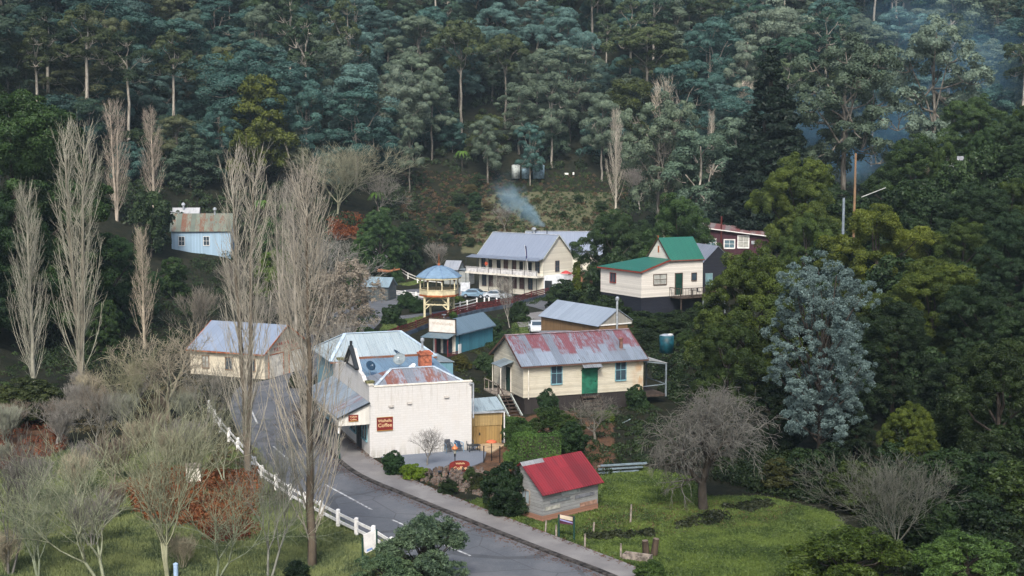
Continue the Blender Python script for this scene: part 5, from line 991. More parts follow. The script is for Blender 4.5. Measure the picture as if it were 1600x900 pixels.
def poplar(name, H, nb=75, w=1.0, mat_='poplarbark', tw=11, split=1):
    S = []
    for t in range(split):
        ox = 0 if split == 1 else (t - (split - 1) / 2) * .9; base = (0, 0, -.5); topx = ox * 1.6
        limb(S, base, (topx * .5, R_.normal() * .1, H * .45), .26 / split ** .3, .15, 5, .012); limb(S, (topx * .5, 0, H * .45), (topx, 0, H * .99), .15, .02, 6, .012)
        for i in range(nb // split):
            f = .05 + .90 * (i + R_.rand()) / (nb // split); z = H * f; az = R_.rand() * 2 * pi; L = H * (.10 + .27 * (1 - f)) * (.75 + .5 * R_.rand()); L = min(L, (H - z) * .95 + .6)
            bxp = topx * (f if f > .45 else f) ; p = np.array([bxp, 0, z]); an = radians(23) * (.75 + .5 * R_.rand()) * w; k = 6
            for j in range(k):
                an2 = an * (1 - j / k) ** 1.2 + radians(3); d = np.array([cos(az) * sin(an2), sin(az) * sin(an2), cos(an2)]); q = p + d * L / k; r0 = .034 * (1 - j / k) * (1.2 - f * .5) + .008
                S.append([*p, *q, r0, r0 * .8])
                for _ in range(max(1, tw // 5)):
                    a3 = az + R_.normal() * 1.1; n3 = an2 + radians(12 + 18 * R_.rand()); d3 = np.array([cos(a3) * sin(n3), sin(a3) * sin(n3), cos(n3)]); l3 = .5 + .9 * R_.rand(); s0 = p + (q - p) * R_.rand(); m3 = s0 + d3 * l3 * .55; e3 = m3 + (d3 * .7 + np.array([0, 0, .5])) * l3 * .55
                    S.append([*s0, *m3, .012, .009]); S.append([*m3, *e3, .009, .005])
                    if R_.rand() < .7: e4 = m3 + (d3 + R_.normal(size=3) * .35) * l3 * .4; S.append([*m3, *e4, .010, .005])
                p = q
    tr = [s for s in S if s[6] > .05]; return (seg_mesh(name + '_trunk', tr, M[mat_], 6), seg_mesh(name + '_twigs', [s for s in S if s[6] <= .05], M[mat_], 3), H)
def bare(name, H, depth=6, spread=38, r=.16, mat_='greybark', up=.25, first=.22, kids=3, twig=.011, short=.78, droop=0.0, stems=1):
    S = []
    def grow(p, d, L, rr, dep):
        n = 3; q = p
        for i in range(n):
            d = d + R_.normal(size=3) * .10 + np.array([0, 0, (up if dep > 1 else up - droop) * .25]); d /= np.linalg.norm(d); q2 = q + d * L / n; ra, rb = rr * (1 - .25 * i / n), rr * (1 - .25 * (i + 1) / n); S.append([*q, *q2, ra, rb]); q = q2
            if dep > 0 and dep < depth and i < n - 1 and R_.rand() < .75:
                e = R_.normal(size=3); e -= (e * d).sum() * d; e /= np.linalg.norm(e); d2 = d * cos(radians(spread * 1.2)) + e * sin(radians(spread * 1.2)); grow(q, d2, L * .6 * (.7 + .5 * R_.rand()), max(rr * .45, twig), dep - 2)
        if dep <= 0: return
        ph = R_.rand() * 2 * pi; e1 = np.cross(d, [0.3, 0.2, 1]); e1 /= np.linalg.norm(e1); e2 = np.cross(d, e1)
        for k in range(kids if dep > 1 else 2):
            a = ph + 2 * pi * k / kids; sp_ = radians(spread * (.6 + .7 * R_.rand())); d2 = d * cos(sp_) + (e1 * cos(a) + e2 * sin(a)) * sin(sp_)
            if dep <= 2 and droop: d2[2] -= droop * R_.rand()
            grow(q, d2 / np.linalg.norm(d2), L * short * (.75 + .45 * R_.rand()), max(rr * .58, twig), dep - 1)
    for s_ in range(stems):
        d0 = np.array([R_.normal() * .22, R_.normal() * .22, 1]) if stems > 1 else np.array([.03, 0, 1.]); grow(np.array([0, 0, -.3]), d0 / np.linalg.norm(d0), H * first, r / stems ** .4, depth)
    A = np.array(S); A[:, :6] *= H / max(A[:, 5].max(), .1); 
    tr = A[A[:, 6] > .05 * min(1, r / .12)]; tw = A[A[:, 6] <= .05 * min(1, r / .12)]
    return (seg_mesh(name + '_trunk', tr, M[mat_], 6), seg_mesh(name + '_twigs', tw, M[mat_], 3), H)

# ------------------------------------------------------------------ prototypes
PR = {}
gum_specs = [(22, 5, 4.2, .50, 2.0, 2.9), (24, 6, 4.8, .46, 1.9, 2.8), (20, 4, 3.4, .52, 2.0, 2.9), (26, 7, 4.6, .42, 1.8, 2.7), (23, 5, 5.4, .56, 2.1, 3.0), (19, 5, 3.6, .38, 1.8, 2.6), (25, 8, 5.2, .36, 1.7, 2.5), (21, 4, 4.4, .58, 2.2, 3.1)]
for i, (H, n, w, lo, a, b) in enumerate(gum_specs): PR['gum%d' % i] = gum('gum%d' % i, H, rl(40 + i, H, n + 4, w, lo - .06, 1.0, a, b, .85), rc=1.25, n=400, leaf=.20, bare=lo - .06, trunk_r=.30)
for i in range(3): PR['umb%d' % i] = gum('umbrella_gum%d' % i, 23, [(q * cos(a), q * sin(a), 23 * z - 1.6, s_, s_, s_ * .62) for a, q, z, s_ in [(.3 + i, 0, 1.0, 3.2), (1.2 + i, 3.6, .93, 2.6), (2.8 + i, 3.9, .9, 2.5), (4.3 + i, 3.7, .92, 2.7), (5.5 + i, 3.3, .82, 2.2), (2.0 + i, 2.2, .72, 1.9)]], 1.0, 210, .24, 'olive', .32, .5)
for i in range(2): PR['tall%d' % i] = gum('tall_gum%d' % i, 28, rl(90 + i, 28, 6, 3.4, .66, 1.0, 1.4, 2.2), .9, 150, .24, 'olive', .33, .62, twigs=40)
for i in range(3): PR['wat%d' % i] = bushy('wattle%d' % i, 14, rl(60 + i, 14, 12, 3.4, .25, 1.0, 1.3, 2.1, .62), 'olive', .8, 150, .22, 1.2, -.3, tr=.22)
for i in range(3): PR['und%d' % i] = bushy('understorey%d' % i, 8, rl(70 + i, 8, 7, 2.3, .3, 1.0, 1.1, 1.8, .8), 'green', .6, 90, .22, 1.2, -.6, tr=.15)
for i in range(3): PR['bush%d' % i] = bushy('bush%d' % i, 2.0, rl(80 + i, 2.0, 6, .65, .42, 1.0, .45, .65, .85), 'green', .2, 80, .075, 1.6, -.8, tr=.05)
PR['conifer'] = bushy('conifer', 20, [(.0, 0, z, (20 - z) * .25 + .3, (20 - z) * .25 + .3, .7) for z in np.arange(2.5, 19.9, 1.15)], 'pine', .6, 130, .20, 1.5, -.5, tr=.3, up=-.1, asp=2.2, flat=.55)
PR['fastig'] = bushy('narrow_conifer', 6, [(.0, 0, z, .42 * (1 - (z / 6.6) ** 2) + .2, .42 * (1 - (z / 6.6) ** 2) + .2, .55) for z in np.arange(.6, 6, .55)], 'wattle', .22, 110, .08, 1.5, -.8, tr=.06)
for i, (H, nb, sp_) in enumerate([(21, 120, 1), (20, 110, 2), (18, 90, 1), (22, 130, 3)]): PR['pop%d' % i] = poplar('poplar%d' % i, H, int(nb * .82), 1.0, tw=12 + i, split=sp_)
for i, kw in enumerate([dict(H=9, depth=6, spread=30, mat_='lichen', stems=2, first=.15, r=.13), dict(H=8, depth=6, spread=24, mat_='greybark', up=.5, first=.15, stems=1, r=.11), dict(H=10, depth=6, spread=24, mat_='lichen', up=.5, stems=3, first=.15, r=.14), dict(H=7, depth=6, spread=38, mat_='greybark', up=.3, first=.18, stems=1)]): PR['bare%d' % i] = bare('bare_tree%d' % i, **kw)
for i, kw in enumerate([dict(H=9, depth=5, spread=27, mat_='lichen', stems=3, first=.17, r=.12, up=.45, short=.82, twig=.010), dict(H=9, depth=5, spread=32, mat_='lichen', stems=2, first=.17, r=.12, up=.3, short=.82, twig=.010), dict(H=9, depth=5, spread=24, mat_='greybark', stems=2, first=.17, r=.11, up=.5, short=.84, twig=.010)]): PR['thin%d' % i] = bare('thin_tree%d' % i, **kw)
PR['shrubby'] = bare('twiggy_shrub', 2.6, 5, 26, .05, 'greybark', .6, .3, 3, .008, stems=5)
for k in list(PR):
    pass
LEAFY = {}
def place(kind, name, label, cat, x, y, z, H, rz=None, tint=None, group=None, wide=1.0, btint=None):
    """a tree or shrub with its trunk and crown; meshes are shared between copies"""
    tr, cr, h = PR[kind]; s_ = H / h; r = rnd.uniform(0, 2 * pi) if rz is None else rz
    e = bpy.data.objects.new(name, None); COL.objects.link(e); e.location = (x, y, z); e.rotation_euler = (0, 0, r); e.scale = (s_ * wide, s_ * wide, s_); tag(e, label, cat, group)
    a = link('trunk', tr, e); b = link('twigs' if 'twigs' in cr.name else 'crown', cr, e)
    t = tint or (1, 1, 1); b.color = (*t, 1); a.color = (*(btint or (1, 1, 1)), 1)
    if 'twigs' in cr.name and not btint: a.color = b.color
    return e
def at_px(px, pb, pt_):
    p = hit(px, pb); d = ray(px, pt_); t = p[1] / d[1]; return p, CAMZ + d[2] * t - p[2]
def at_D(px, pt_, D, X=None):
    x = ray(px, pt_)[0] * D / ray(px, pt_)[1]; zt = atD(px, pt_, D)[2]; z = g(x, D); return (x, D, z), zt - z

# ------------------------------------------------------------------ the forest on the far slope: prominent crowns first
TN = {'blue-grey': (.80, 1.10, 1.22), 'grey-green': (1.05, 1.08, .92), 'dusky teal': (.52, .86, .92), 'olive': (1.15, 1.05, .8), 'dark green': (.55, .68, .55), 'pale grey': (1.35, 1.32, 1.2), 'yellow-green': (1.5, 1.45, .75)}
forest = []   # (kind, tint name, px, top py, base py, wide)
PROM = [('gum1', 'dusky teal', 42, 8, 150, 1.1), ('tall0', 'olive', 140, 8, 248, 1.25), ('gum3', 'olive', 172, 14, 200, 1.0), ('umb0', 'olive', 70, 68, 185, 1.0), ('gum0', 'blue-grey', 225, 92, 215, 1.15), ('gum4', 'blue-grey', 272, 108, 225, 1.2),
 ('wat0', 'yellow-green', 350, 80, 190, .8), ('wat1', 'yellow-green', 408, 122, 300, .95), ('gum6', 'blue-grey', 432, 68, 215, 1.1), ('gum2', 'grey-green', 412, 10, 150, 1.0), ('gum5', 'grey-green', 300, 15, 140, 1.0), ('tall1', 'olive', 545, 0, 235, 1.0),
 ('gum4', 'grey-green', 655, 20, 165, 1.45), ('umb1', 'olive', 720, 37, 215, 1.0), ('umb2', 'olive', 790, 58, 200, 1.0), ('gum7', 'pale grey', 622, 104, 260, 1.1), ('gum1', 'grey-green', 675, 106, 250, 1.05), ('gum4', 'blue-grey', 778, 5, 120, 1.5), ('gum0', 'blue-grey', 880, 14, 150, 1.2), ('gum6', 'blue-grey', 910, 42, 185, 1.2),
 ('gum4', 'grey-green', 840, 76, 195, 1.2), ('umb0', 'olive', 1010, 44, 205, 1.45), ('umb1', 'olive', 1055, 88, 215, 1.0), ('gum3', 'dusky teal', 1108, 22, 190, 1.2), ('gum2', 'blue-grey', 1125, 135, 240, 1.2), ('gum0', 'grey-green', 940, 148, 283, 1.0), ('gum2', 'grey-green', 862, 118, 262, 1.0), ('gum5', 'grey-green', 762, 182, 285, 1.1),
 ('gum6', 'dusky teal', 828, 190, 290, 1.0), ('gum7', 'pale grey', 1205, 0, 170, 1.3), ('gum3', 'pale grey', 1165, 60, 200, 1.0), ('gum1', 'dusky teal', 1290, -5, 150, 1.2), ('gum6', 'blue-grey', 1400, 10, 160, 1.4), ('gum4', 'grey-green', 1530, 60, 170, 1.3), ('gum0', 'blue-grey', 560, 40, 190, 1.0), ('gum5', 'grey-green', 520, 60, 240, 1.1),
 ('gum2', 'dusky teal', 480, 130, 290, 1.0), ('gum3', 'grey-green', 640, 175, 300, .9), ('tall0', 'dark green', 480, 20, 260, .9), ('tall1', 'olive', 1480, 20, 215, 1.2), ('gum7', 'dusky teal', 345, 165, 285, 1.0), ('gum3', 'olive', 15, 50, 205, 1.0), ('gum2', 'dark green', 210, 20, 120, 1.0)]
pts2 = []
for k, tn, px, pt_, pb, wd_ in PROM:
    p, H = at_px(px, pb, pt_); forest.append((k, tn, p[0], p[1], p[2], H, wd_)); pts2.append((p[0], p[1]))
fr = random.Random(5)
kinds = ['tall0', 'gum0', 'gum1', 'gum2', 'gum3', 'gum4', 'gum5', 'gum6', 'gum7', 'umb0', 'umb1', 'tall0', 'tall1', 'wat0', 'wat2']
tries = 0
while tries < 9000 and len(forest) < 292:
    tries += 1; y = fr.uniform(232, 392); x = fr.uniform(-.44, .44) * y; z = g(x, y); px, py = proj(x, y, z)
    if py > (300 if px < 640 else 272) or py < -45: continue
    if 630 < px < 965 and py > 262: continue
    if px > 1060 and y < 262: continue
    mind = 7.6 + 1.4 * (y - 250) / 60
    if any((x - a) ** 2 + (y - b) ** 2 < mind ** 2 for a, b in pts2): continue
    pts2.append((x, y)); q = fr.random()
    if px < 500: tn = 'dark green' if q < .3 else 'dusky teal' if q < .6 else 'olive' if q < .8 else 'blue-grey'
    elif px < 1050: tn = 'blue-grey' if q < .4 else 'grey-green' if q < .72 else 'dusky teal' if q < .87 else 'olive'
    else: tn = 'dusky teal' if q < .35 else 'grey-green' if q < .65 else 'blue-grey' if q < .85 else 'pale grey'
    k = fr.choice(kinds); H = fr.uniform(13, 25) * (1.15 if k.startswith('tall') else .72 if k.startswith('wat') else 1); forest.append((k, tn, x, y, z - .3, H, fr.uniform(1.25, 1.8) if k[:3] == 'gum' else fr.uniform(1.0, 1.35)))
print('FOREST', len(forest))
ORD = ['first', 'second', 'third', 'fourth', 'fifth', 'sixth', 'seventh', 'eighth', 'ninth', 'tenth', 'eleventh', 'twelfth', 'thirteenth', 'fourteenth', 'fifteenth', 'sixteenth', 'seventeenth', 'eighteenth', 'nineteenth', 'twentieth', 'twenty-first', 'twenty-second', 'twenty-third', 'twenty-fourth', 'twenty-fifth', 'twenty-sixth', 'twenty-seventh', 'twenty-eighth', 'twenty-ninth', 'thirtieth']
tops = []
for i, (k, tn, x, y, z, H, wd_) in enumerate(forest): px, py = proj(x, y, z + H * .8); tops.append((py, px, i))
tops.sort(); rows = [tops[i:i + 22] for i in range(0, len(tops), 22)]; rown = ['top', 'second', 'third', 'fourth', 'fifth', 'sixth', 'seventh', 'eighth', 'ninth', 'tenth', 'eleventh', 'twelfth', 'thirteenth', 'fourteenth']
lab = {}
for ri, r in enumerate(rows):
    for ci, (py, px, i) in enumerate(sorted(r, key=lambda q: q[1])):
        k, tn = forest[i][:2]; sh_ = {'gum': 'gum tree', 'umb': 'umbrella gum', 'tal': 'long-stemmed gum', 'wat': 'dense wattle'}[k[:3]]
        lab[i] = '%s %s, %s from left in the %s row of hillside crowns' % (tn, sh_, ORD[ci], rown[ri])
for i, (k, tn, x, y, z, H, wd_) in enumerate(forest):
    t = TN[tn]; j = fr.uniform(.8, 1.1) * (.62 + .38 * min(1, max(0, (proj(x, y, z + H * .8)[0] - 60) / 600)))  # crowns darken toward the left: hillside shade put into the tint
    if k[:3] in ('umb', 'tal') and tn != 'olive': t = (t[0] * .95, t[1] * 1.05, t[2] * 1.7)
    if k[:3] in ('umb', 'tal') and tn == 'olive': t = (.95, 1.0, 1.15)
    if k[:3] == 'wat' and tn != 'yellow-green': t = tuple(q * .8 for q in t)
    if k[:3] == 'gum' and tn == 'olive': t = (1.15, 1.0, .62)
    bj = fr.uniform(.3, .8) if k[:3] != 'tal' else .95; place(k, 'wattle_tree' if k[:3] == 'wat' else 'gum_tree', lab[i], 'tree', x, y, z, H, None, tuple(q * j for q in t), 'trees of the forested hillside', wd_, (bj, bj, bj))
# brown and dark thickets pressing in on the cleared slope
TH = [(672, 372, 14, 'br'), (690, 350, 18, 'dk'), (704, 338, 16, 'br'), (718, 322, 20, 'dk'), (735, 306, 18, 'br'), (748, 292, 20, 'dk'), (700, 380, 16, 'dk'), (726, 362, 18, 'br'), (745, 345, 16, 'dk'), (762, 330, 14, 'br'), (764, 362, 14, 'dk'), (735, 385, 14, 'dk'), (905, 318, 14, 'dk'), (940, 330, 16, 'dk'), (915, 350, 12, 'br'), (880, 340, 10, 'dk'), (840, 318, 9, 'br'), (955, 352, 16, 'dk'), (820, 340, 10, 'dk'), (790, 318, 12, 'br')]
for i, (px, pb, hp, c_) in enumerate(TH):
    p, H = at_px(px, pb, pb - hp); br_ = c_ == 'br'
    place(['und0', 'und1', 'und2'][i % 3], 'thicket_bush', '%s on the slope behind the hotel, %s slope bush from left' % ('rusty brown bush' if br_ else 'dark green bush', ORD[sorted(q[0] + q[1] * .001 for q in TH).index(px + pb * .001)]), 'bush', p[0], p[1], p[2] - .2, H + .2, None, (2.6, 1.35, 1.3) if br_ else (1.0, 1.0, .9), 'bushes on the cleared slope', 1.5)
# lower storey of rounded young gums filling the canopy gaps
for i in range(4): PR['low%d' % i] = bushy('young_gum%d' % i, 10, rl(150 + i, 10, 9, 2.7, .25, 1.0, 1.2, 1.9, .8), 'gum', .85, 260, .19, 1.1, -.4, tr=.15, bk='gumbark', inner=.7, jit=.4)
low = []
tries = 0
while tries < 9000 and len(low) < 210:
    tries += 1; y = fr.uniform(232, 396); x = fr.uniform(-.45, .45) * y; z = g(x, y); px, py = proj(x, y, z)
    if py > (300 if px < 640 else 266) or py < -40 or (630 < px < 965 and py > 258) or (px > 1060 and y < 262): continue
    if any((x - a_) ** 2 + (y - b_) ** 2 < 12 for a_, b_ in pts2) or any((x - q[0]) ** 2 + (y - q[1]) ** 2 < 36 for q in low): continue
    low.append((x, y, z, px, py))
low.sort(key=lambda q: q[4]); lrow = [sorted(low[i:i + 21], key=lambda q: q[3]) for i in range(0, len(low), 21)]
for ri, r in enumerate(lrow):
    for ci, (x, y, z, px, py) in enumerate(r):
        tn = fr.choice(['dark green', 'dusky teal', 'dusky teal', 'grey-green', 'blue-grey'] if px > 500 else ['dark green', 'dusky teal', 'dark green', 'olive']); j = fr.uniform(.7, 1.05) * (.62 + .38 * min(1, max(0, (px - 60) / 600))); t = TN[tn]  # left-hand young gums carry the same painted shade in their tint
        place('low%d' % fr.randrange(4), 'young_gum_tree', '%s young rounded gum, %s from left in the %s low row' % (tn, ORD[ci], rown[ri]), 'tree', x, y, z - .4, fr.uniform(7, 13), None, tuple(q * j for q in t), 'young gums below the tall forest', fr.uniform(1.1, 1.5), (.5, .5, .5))
# scrubby undergrowth below and between the forest trees: one mass
C = []
while len(C) < 2600:
    y = fr.uniform(214, 385); x = fr.uniform(-.46, .46) * y; z = g(x, y); px, py = proj(x, y, z)
    if py < -20 or (655 < px < 975 and py > 268) or z < 2.5: continue
    C.append((x, y, z + fr.uniform(-.2, 1.3)))
C = np.array(C); Rr = .9 + 1.3 * R_.rand(len(C)); me = np_mesh('undergrowth', leaves_on(C, Rr, np.tile([0, 0, .3], (len(C), 1)), 95, .34, .8, .5, .6), 4, M['green']); o = link('undergrowth', me); o.color = (.8, .8, .75, 1); tag(o, kind='stuff')
C = []
while len(C) < 2200:      # brown and green scrub on the dry slope behind the hotel
    px, py = fr.uniform(630, 985), fr.uniform(270, 385); p = hit(px, py)
    if p is None or p[1] < 222: continue
    C.append((p[0], p[1], p[2] + .1))
C = np.array(C); sel = R_.rand(len(C)) < np.where(C[:, 0] < 0, .6, .25)
for nm, cc, mm, col_ in (('bracken', C[sel], 'rust', (.50, 1.05, 1.7)), ('slope_scrub', C[~sel], 'green', (1.25, 1.2, 1.0))): o = link(nm, np_mesh(nm, leaves_on(cc, .2 + .6 * R_.rand(len(cc)) ** 2 * (.8 if nm == 'bracken' else 1), np.tile([0, 0, .3], (len(cc), 1)), 60, .15, 1.0, .5, .6), 4, M[mm])); o.color = (*col_, 1); tag(o, kind='stuff')

# ------------------------------------------------------------------ poplars
def P_(kind, px, pb, pt_, label, name='poplar', cat='tree', group=None, wide=1.0, tint=None, rz=None, D=None, bt=None):
    if D: p, H = at_D(px, pt_, D)
    else: p, H = at_px(px, pb, pt_)
    return place(kind, name, label, cat, p[0], p[1], p[2] - .05, H, rz, tint, group, wide, bt)
PG = 'bare poplars'
P_('pop0', 487, 886, 275, 'tall bare poplar nearest the road fence, dark lower trunk in the grass', group=PG, tint=(1.02, .98, .9), rz=.5, wide=1.0, bt=(.32, .27, .22))
P_('pop1', 388, 745, 250, 'tall twin stemmed bare poplar in front of the fire station', group=PG, rz=0, tint=(1.02, 1.0, .92), wide=.95, bt=(.42, .38, .33))
P_('thin2', 522, 640, 470, 'slender bare tree between the fire station and the shops', 'bare_tree', 'tree', tint=(1.0, .96, .88), wide=1.0)
P_('pop1', 128, 612, 205, 'tallest bare poplar on the left, with broad grey crown', group=PG, rz=.1, tint=(.95, .97, .86), wide=1.05, bt=(.55, .53, .46))
P_('pop0', 52, 618, 300, 'slim bare poplar nearest the left edge of the picture', group=PG, tint=(.9, .92, .82), rz=2)
P_('pop1', 183, 345, 163, 'bare poplar with warm tan tips on the slope left of the blue house', group=PG, tint=(1.25, 1.12, 1.0), rz=1, wide=1.2)
P_('pop2', 240, 330, 175, 'single narrow bare poplar standing just above the white roofed house', group=PG, tint=(1.25, 1.12, 1.0), wide=1.25)
P_('pop2', 226, 545, 362, 'bare poplar on the bank below the blue house with tan tips', group=PG, tint=(1.15, 1.05, .9), wide=1.1)
P_('pop1', 440, 520, 298, 'bare poplar rising right behind the fire station roof', group=PG, tint=(.95, .93, .86), rz=.8)
P_('pop2', 462, 540, 285, 'bare poplar behind the fire station gable, right of its roof', group=PG, tint=(.92, .9, .86))
P_('pop0', 963, 315, 176, 'pale bare poplar at the right end of the cleared slope', group=PG, tint=(1.3, 1.25, 1.15), D=262)
P_('pop2', 1040, 300, 134, 'pale bare poplar tip poking out of the broad gum right of the slope', group=PG, tint=(1.45, 1.35, 1.2), D=236, wide=1.3)
P_('pop1', 1165, 260, 132, 'pale bare poplar with tan tips directly left of the dark pine', group=PG, tint=(1.45, 1.32, 1.2), D=290, wide=1.4, rz=0)
P_('pop2', 1112, 260, 178, 'thin pale bare poplar between two grey-green gums, left of the pine', group=PG, tint=(1.4, 1.3, 1.2), D=280, wide=.8)
# ------------------------------------------------------------------ bare and lichen covered trees at left
BG = 'bare trees round the left meadow'
for kind, px, pb, pt_, wd_, tint, lb in [
    ('thin0', 262, 905, 560, 1.0, (1.15, 1.1, .9), 'large lichen grey bare tree in the middle of the left meadow'),
    ('thin1', 165, 925, 670, 1.2, (.95, .96, .8), 'lichen green bare tree at the bottom edge, left of the big meadow tree'),
    ('thin2', 420, 905, 640, .9, (.7, .74, .66), 'brownish bare tree at the foot of the tall poplar by the fence'),
    ('thin2', 15, 900, 640, .9, (.45, .45, .42), 'dark stemmed bare tree at the left edge of the meadow'),
    ('thin2', 322, 690, 540, 1.0, (1.0, .98, .88), 'twiggy bare tree in front of the fire station side windows'),
    ('bare3', 265, 660, 500, 1.3, (1.1, 1.0, .78), 'yellowish twiggy tree left of the fire station'),
    ('thin0', 205, 668, 520, 1.1, (1.0, .92, .72), 'bare tree with last yellow leaves below the bank poplar'),
    ('bare3', 90, 700, 610, 1.3, (.8, .78, .72), 'low grey bare tree behind the red bracken at left'),
    ('thin2', 150, 705, 585, 1.2, (.85, .84, .76), 'grey bare tree between the meadow and the big left poplar'),
    ('thin1', 350, 760, 610, 1.0, (.85, .84, .74), 'greyish bare tree above the cream hutch and orange bracken'),
    ('thin0', 60, 905, 700, 1.0, (.85, .92, .78), 'spindly bare tree in the lower left corner'),
    ('thin1', 340, 905, 730, 1.3, (.85, .92, .76), 'spreading bare tree below the orange bracken at the bottom edge'),
    ('bare1', 300, 560, 440, 1.2, (.8, .74, .64), 'brown twiggy tree on the bank above the fire station roof'),
    ('bare1', 385, 505, 400, 1.3, (.78, .73, .66), 'brown bare tree on the bank right above the fire station ridge'),
    ('bare3', 484, 700, 610, 1.0, (.55, .48, .40), 'brown twiggy bush at the roadside left of the shop verandah'),
    ('bare3', 425, 540, 445, 1.5, (.75, .72, .65), 'low brown thicket tree behind the fire station gable'),
    ('bare3', 500, 470, 355, 1.4, (.95, .95, .90), 'silvery bare tree between the poplars and the dark green tree'),
    ('bare0', 525, 345, 218, 1.35, (1.15, 1.06, .92), 'broad domed pale bare tree at the forest foot above the orange bush'),
    ('bare3', 592, 345, 258, 1.0, (.9, .86, .80), 'small bare tree with slanting stem right of the domed bare tree'),
    ('bare1', 70, 215, 140, 1.6, (.95, .98, .95), 'ghostly grey bare tree on the far left slope beside the dark tree'),
    ('bare1', 688, 428, 375, 1.3, (1.1, 1.05, 1.0), 'small white stemmed bare tree behind the rotunda roof'),
    ('bare1', 797, 512, 425, .8, (1.05, 1.02, .95), 'bare birch-like tree in front of the hotel, left of the barn'),
    ('bare1', 790, 360, 322, 1.6, (1.0, .95, .88), 'low bare thicket behind the hotel roof in the chimney smoke'),
    ('bare3', 975, 488, 424, 1.2, (.55, .45, .45), 'small purplish bare tree in front of the green roofed house'),
    ('bare3', 668, 728, 662, 1.0, (.62, .60, .58), 'small many stemmed bare bush against the white shop wall'),
    ('bare0', 1405, 892, 700, 1.1, (.42, .41, .42), 'spreading grey bare tree in the lower right among dark shrubs'),
    ('bare1', 1110, 700, 600, 1.5, (.6, .6, .56), 'grey bare tree behind the arching orchard tree'),
    ('bare3', 930, 690, 612, 1.4, (.62, .60, .54), 'grey twiggy shrub left of the arching orchard tree'),
    ('bare1', 1000, 330, 255, 1.4, (.9, .85, .8), 'brown bare tree behind the dark trees right of the hotel'),
    ('bare1', 1140, 345, 310, 1.6, (1.0, .95, .92), 'pale bare thicket just above the maroon house roof')]:
    P_(kind, px, pb, pt_, lb, 'bare_tree', 'tree', BG if px < 480 and pb > 430 else None, wd_, tint)
PR['arch'] = bare('arching_tree', 7, 7, 38, .30, 'greybark', .16, .20, 3, .010, .79, droop=.5)
P_('arch', 1100, 795, 590, 'wide arching grey bare orchard tree with dark trunk on the lawn', 'bare_tree', 'tree', None, 1.0, (.52, .52, .49), 1.0, bt=(.17, .15, .13))
# pale blossoming thicket by the poplars
for kind, px, pb, pt_, wd_, tint, lb in [('wat0', 548, 528, 400, .9, (1, 1, 1), 'pale buff blossoming tree left of the low blue shed'), ('wat2', 512, 540, 420, .9, (.85, .86, .86), 'buff blossoming tree behind the poplar trunks')]:
    PR['bl' + kind] = bushy('blossom_tree_' + kind, 8, rl(131 + px, 8, 11, 2.6, .2, 1.0, .9, 1.5, .8), 'blossom', .5, 55, .13, 1.0, -.5, bk='greybark', tr=.12, inner=.2)
    P_('bl' + kind, px, pb, pt_, lb, 'blossom_tree', 'tree', None, wd_, tint)
# ------------------------------------------------------------------ evergreen trees placed by eye
NR = {}
def near(key, H, lobes, mat_, rc, n, leaf, **k): PR[key] = bushy(key, H, lobes, mat_, rc, n, leaf, **k)
near('acacia', 14, rl(201, 14, 17, 4.6, .14, 1.0, 1.5, 2.3, .6), 'wattle', .55, 420, .092, tr=.25)
near('acacia2', 12, rl(202, 12, 15, 4.2, .1, 1.0, 1.4, 2.2, .6), 'wattle', .55, 400, .095, tr=.25)
near('darkgum', 16, rl(203, 16, 16, 5.0, .14, 1.0, 1.6, 2.4, .7), 'green', .62, 420, .10, tr=.3)
near('darkgum2', 13, rl(205, 13, 15, 4.6, .08, 1.0, 1.5, 2.2, .75), 'green', .58, 400, .095, tr=.3)
SV = []
for q in range(46):
    t_ = (q + .5) / 46; zz = 2.6 + 12.3 * t_; ww = 1.2 + 2.9 * sin(pi * min(1, .06 + .80 * t_)) ** .7 * (1 if t_ < .93 else .75); SV.append((ww * (.25 + .75 * fr.random()) * cos(q * 2.4), ww * (.25 + .75 * fr.random()) * sin(q * 2.4), zz, fr.uniform(.7, 1.25), fr.uniform(.7, 1.25), fr.uniform(.7, 1.1)))
near('silver', 16, SV, 'blue', .32, 150, .078, dens=.72, tr=.22, bk='darkbark', jit=.9, low=-.9, inner=.2)
near('garden', 3.2, rl(206, 3.2, 8, 1.1, .2, 1.0, .6, .9, .85), 'green', .26, 210, .065, dens=1.6, low=-.8, tr=.08)
near('feathery', 3.2, rl(207, 3.2, 30, 1.75, .12, 1.0, .25, .55, .8), 'green', .2, 75, .045, dens=1.5, low=-.6, tr=.09, asp=3.2, jit=1.1, inner=.1)
PR['biggum'] = gum('big_gum', 27, [(l[0], l[1], l[2], l[3] * .9, l[4] * .9, l[5]) for l in rl(210, 27, 17, 7.4, .36, 1.0, 2.0, 3.1)], 1.05, 230, .22, 'gum', .5, .33, twigs=70)
TG = 'evergreen trees on the right slope'
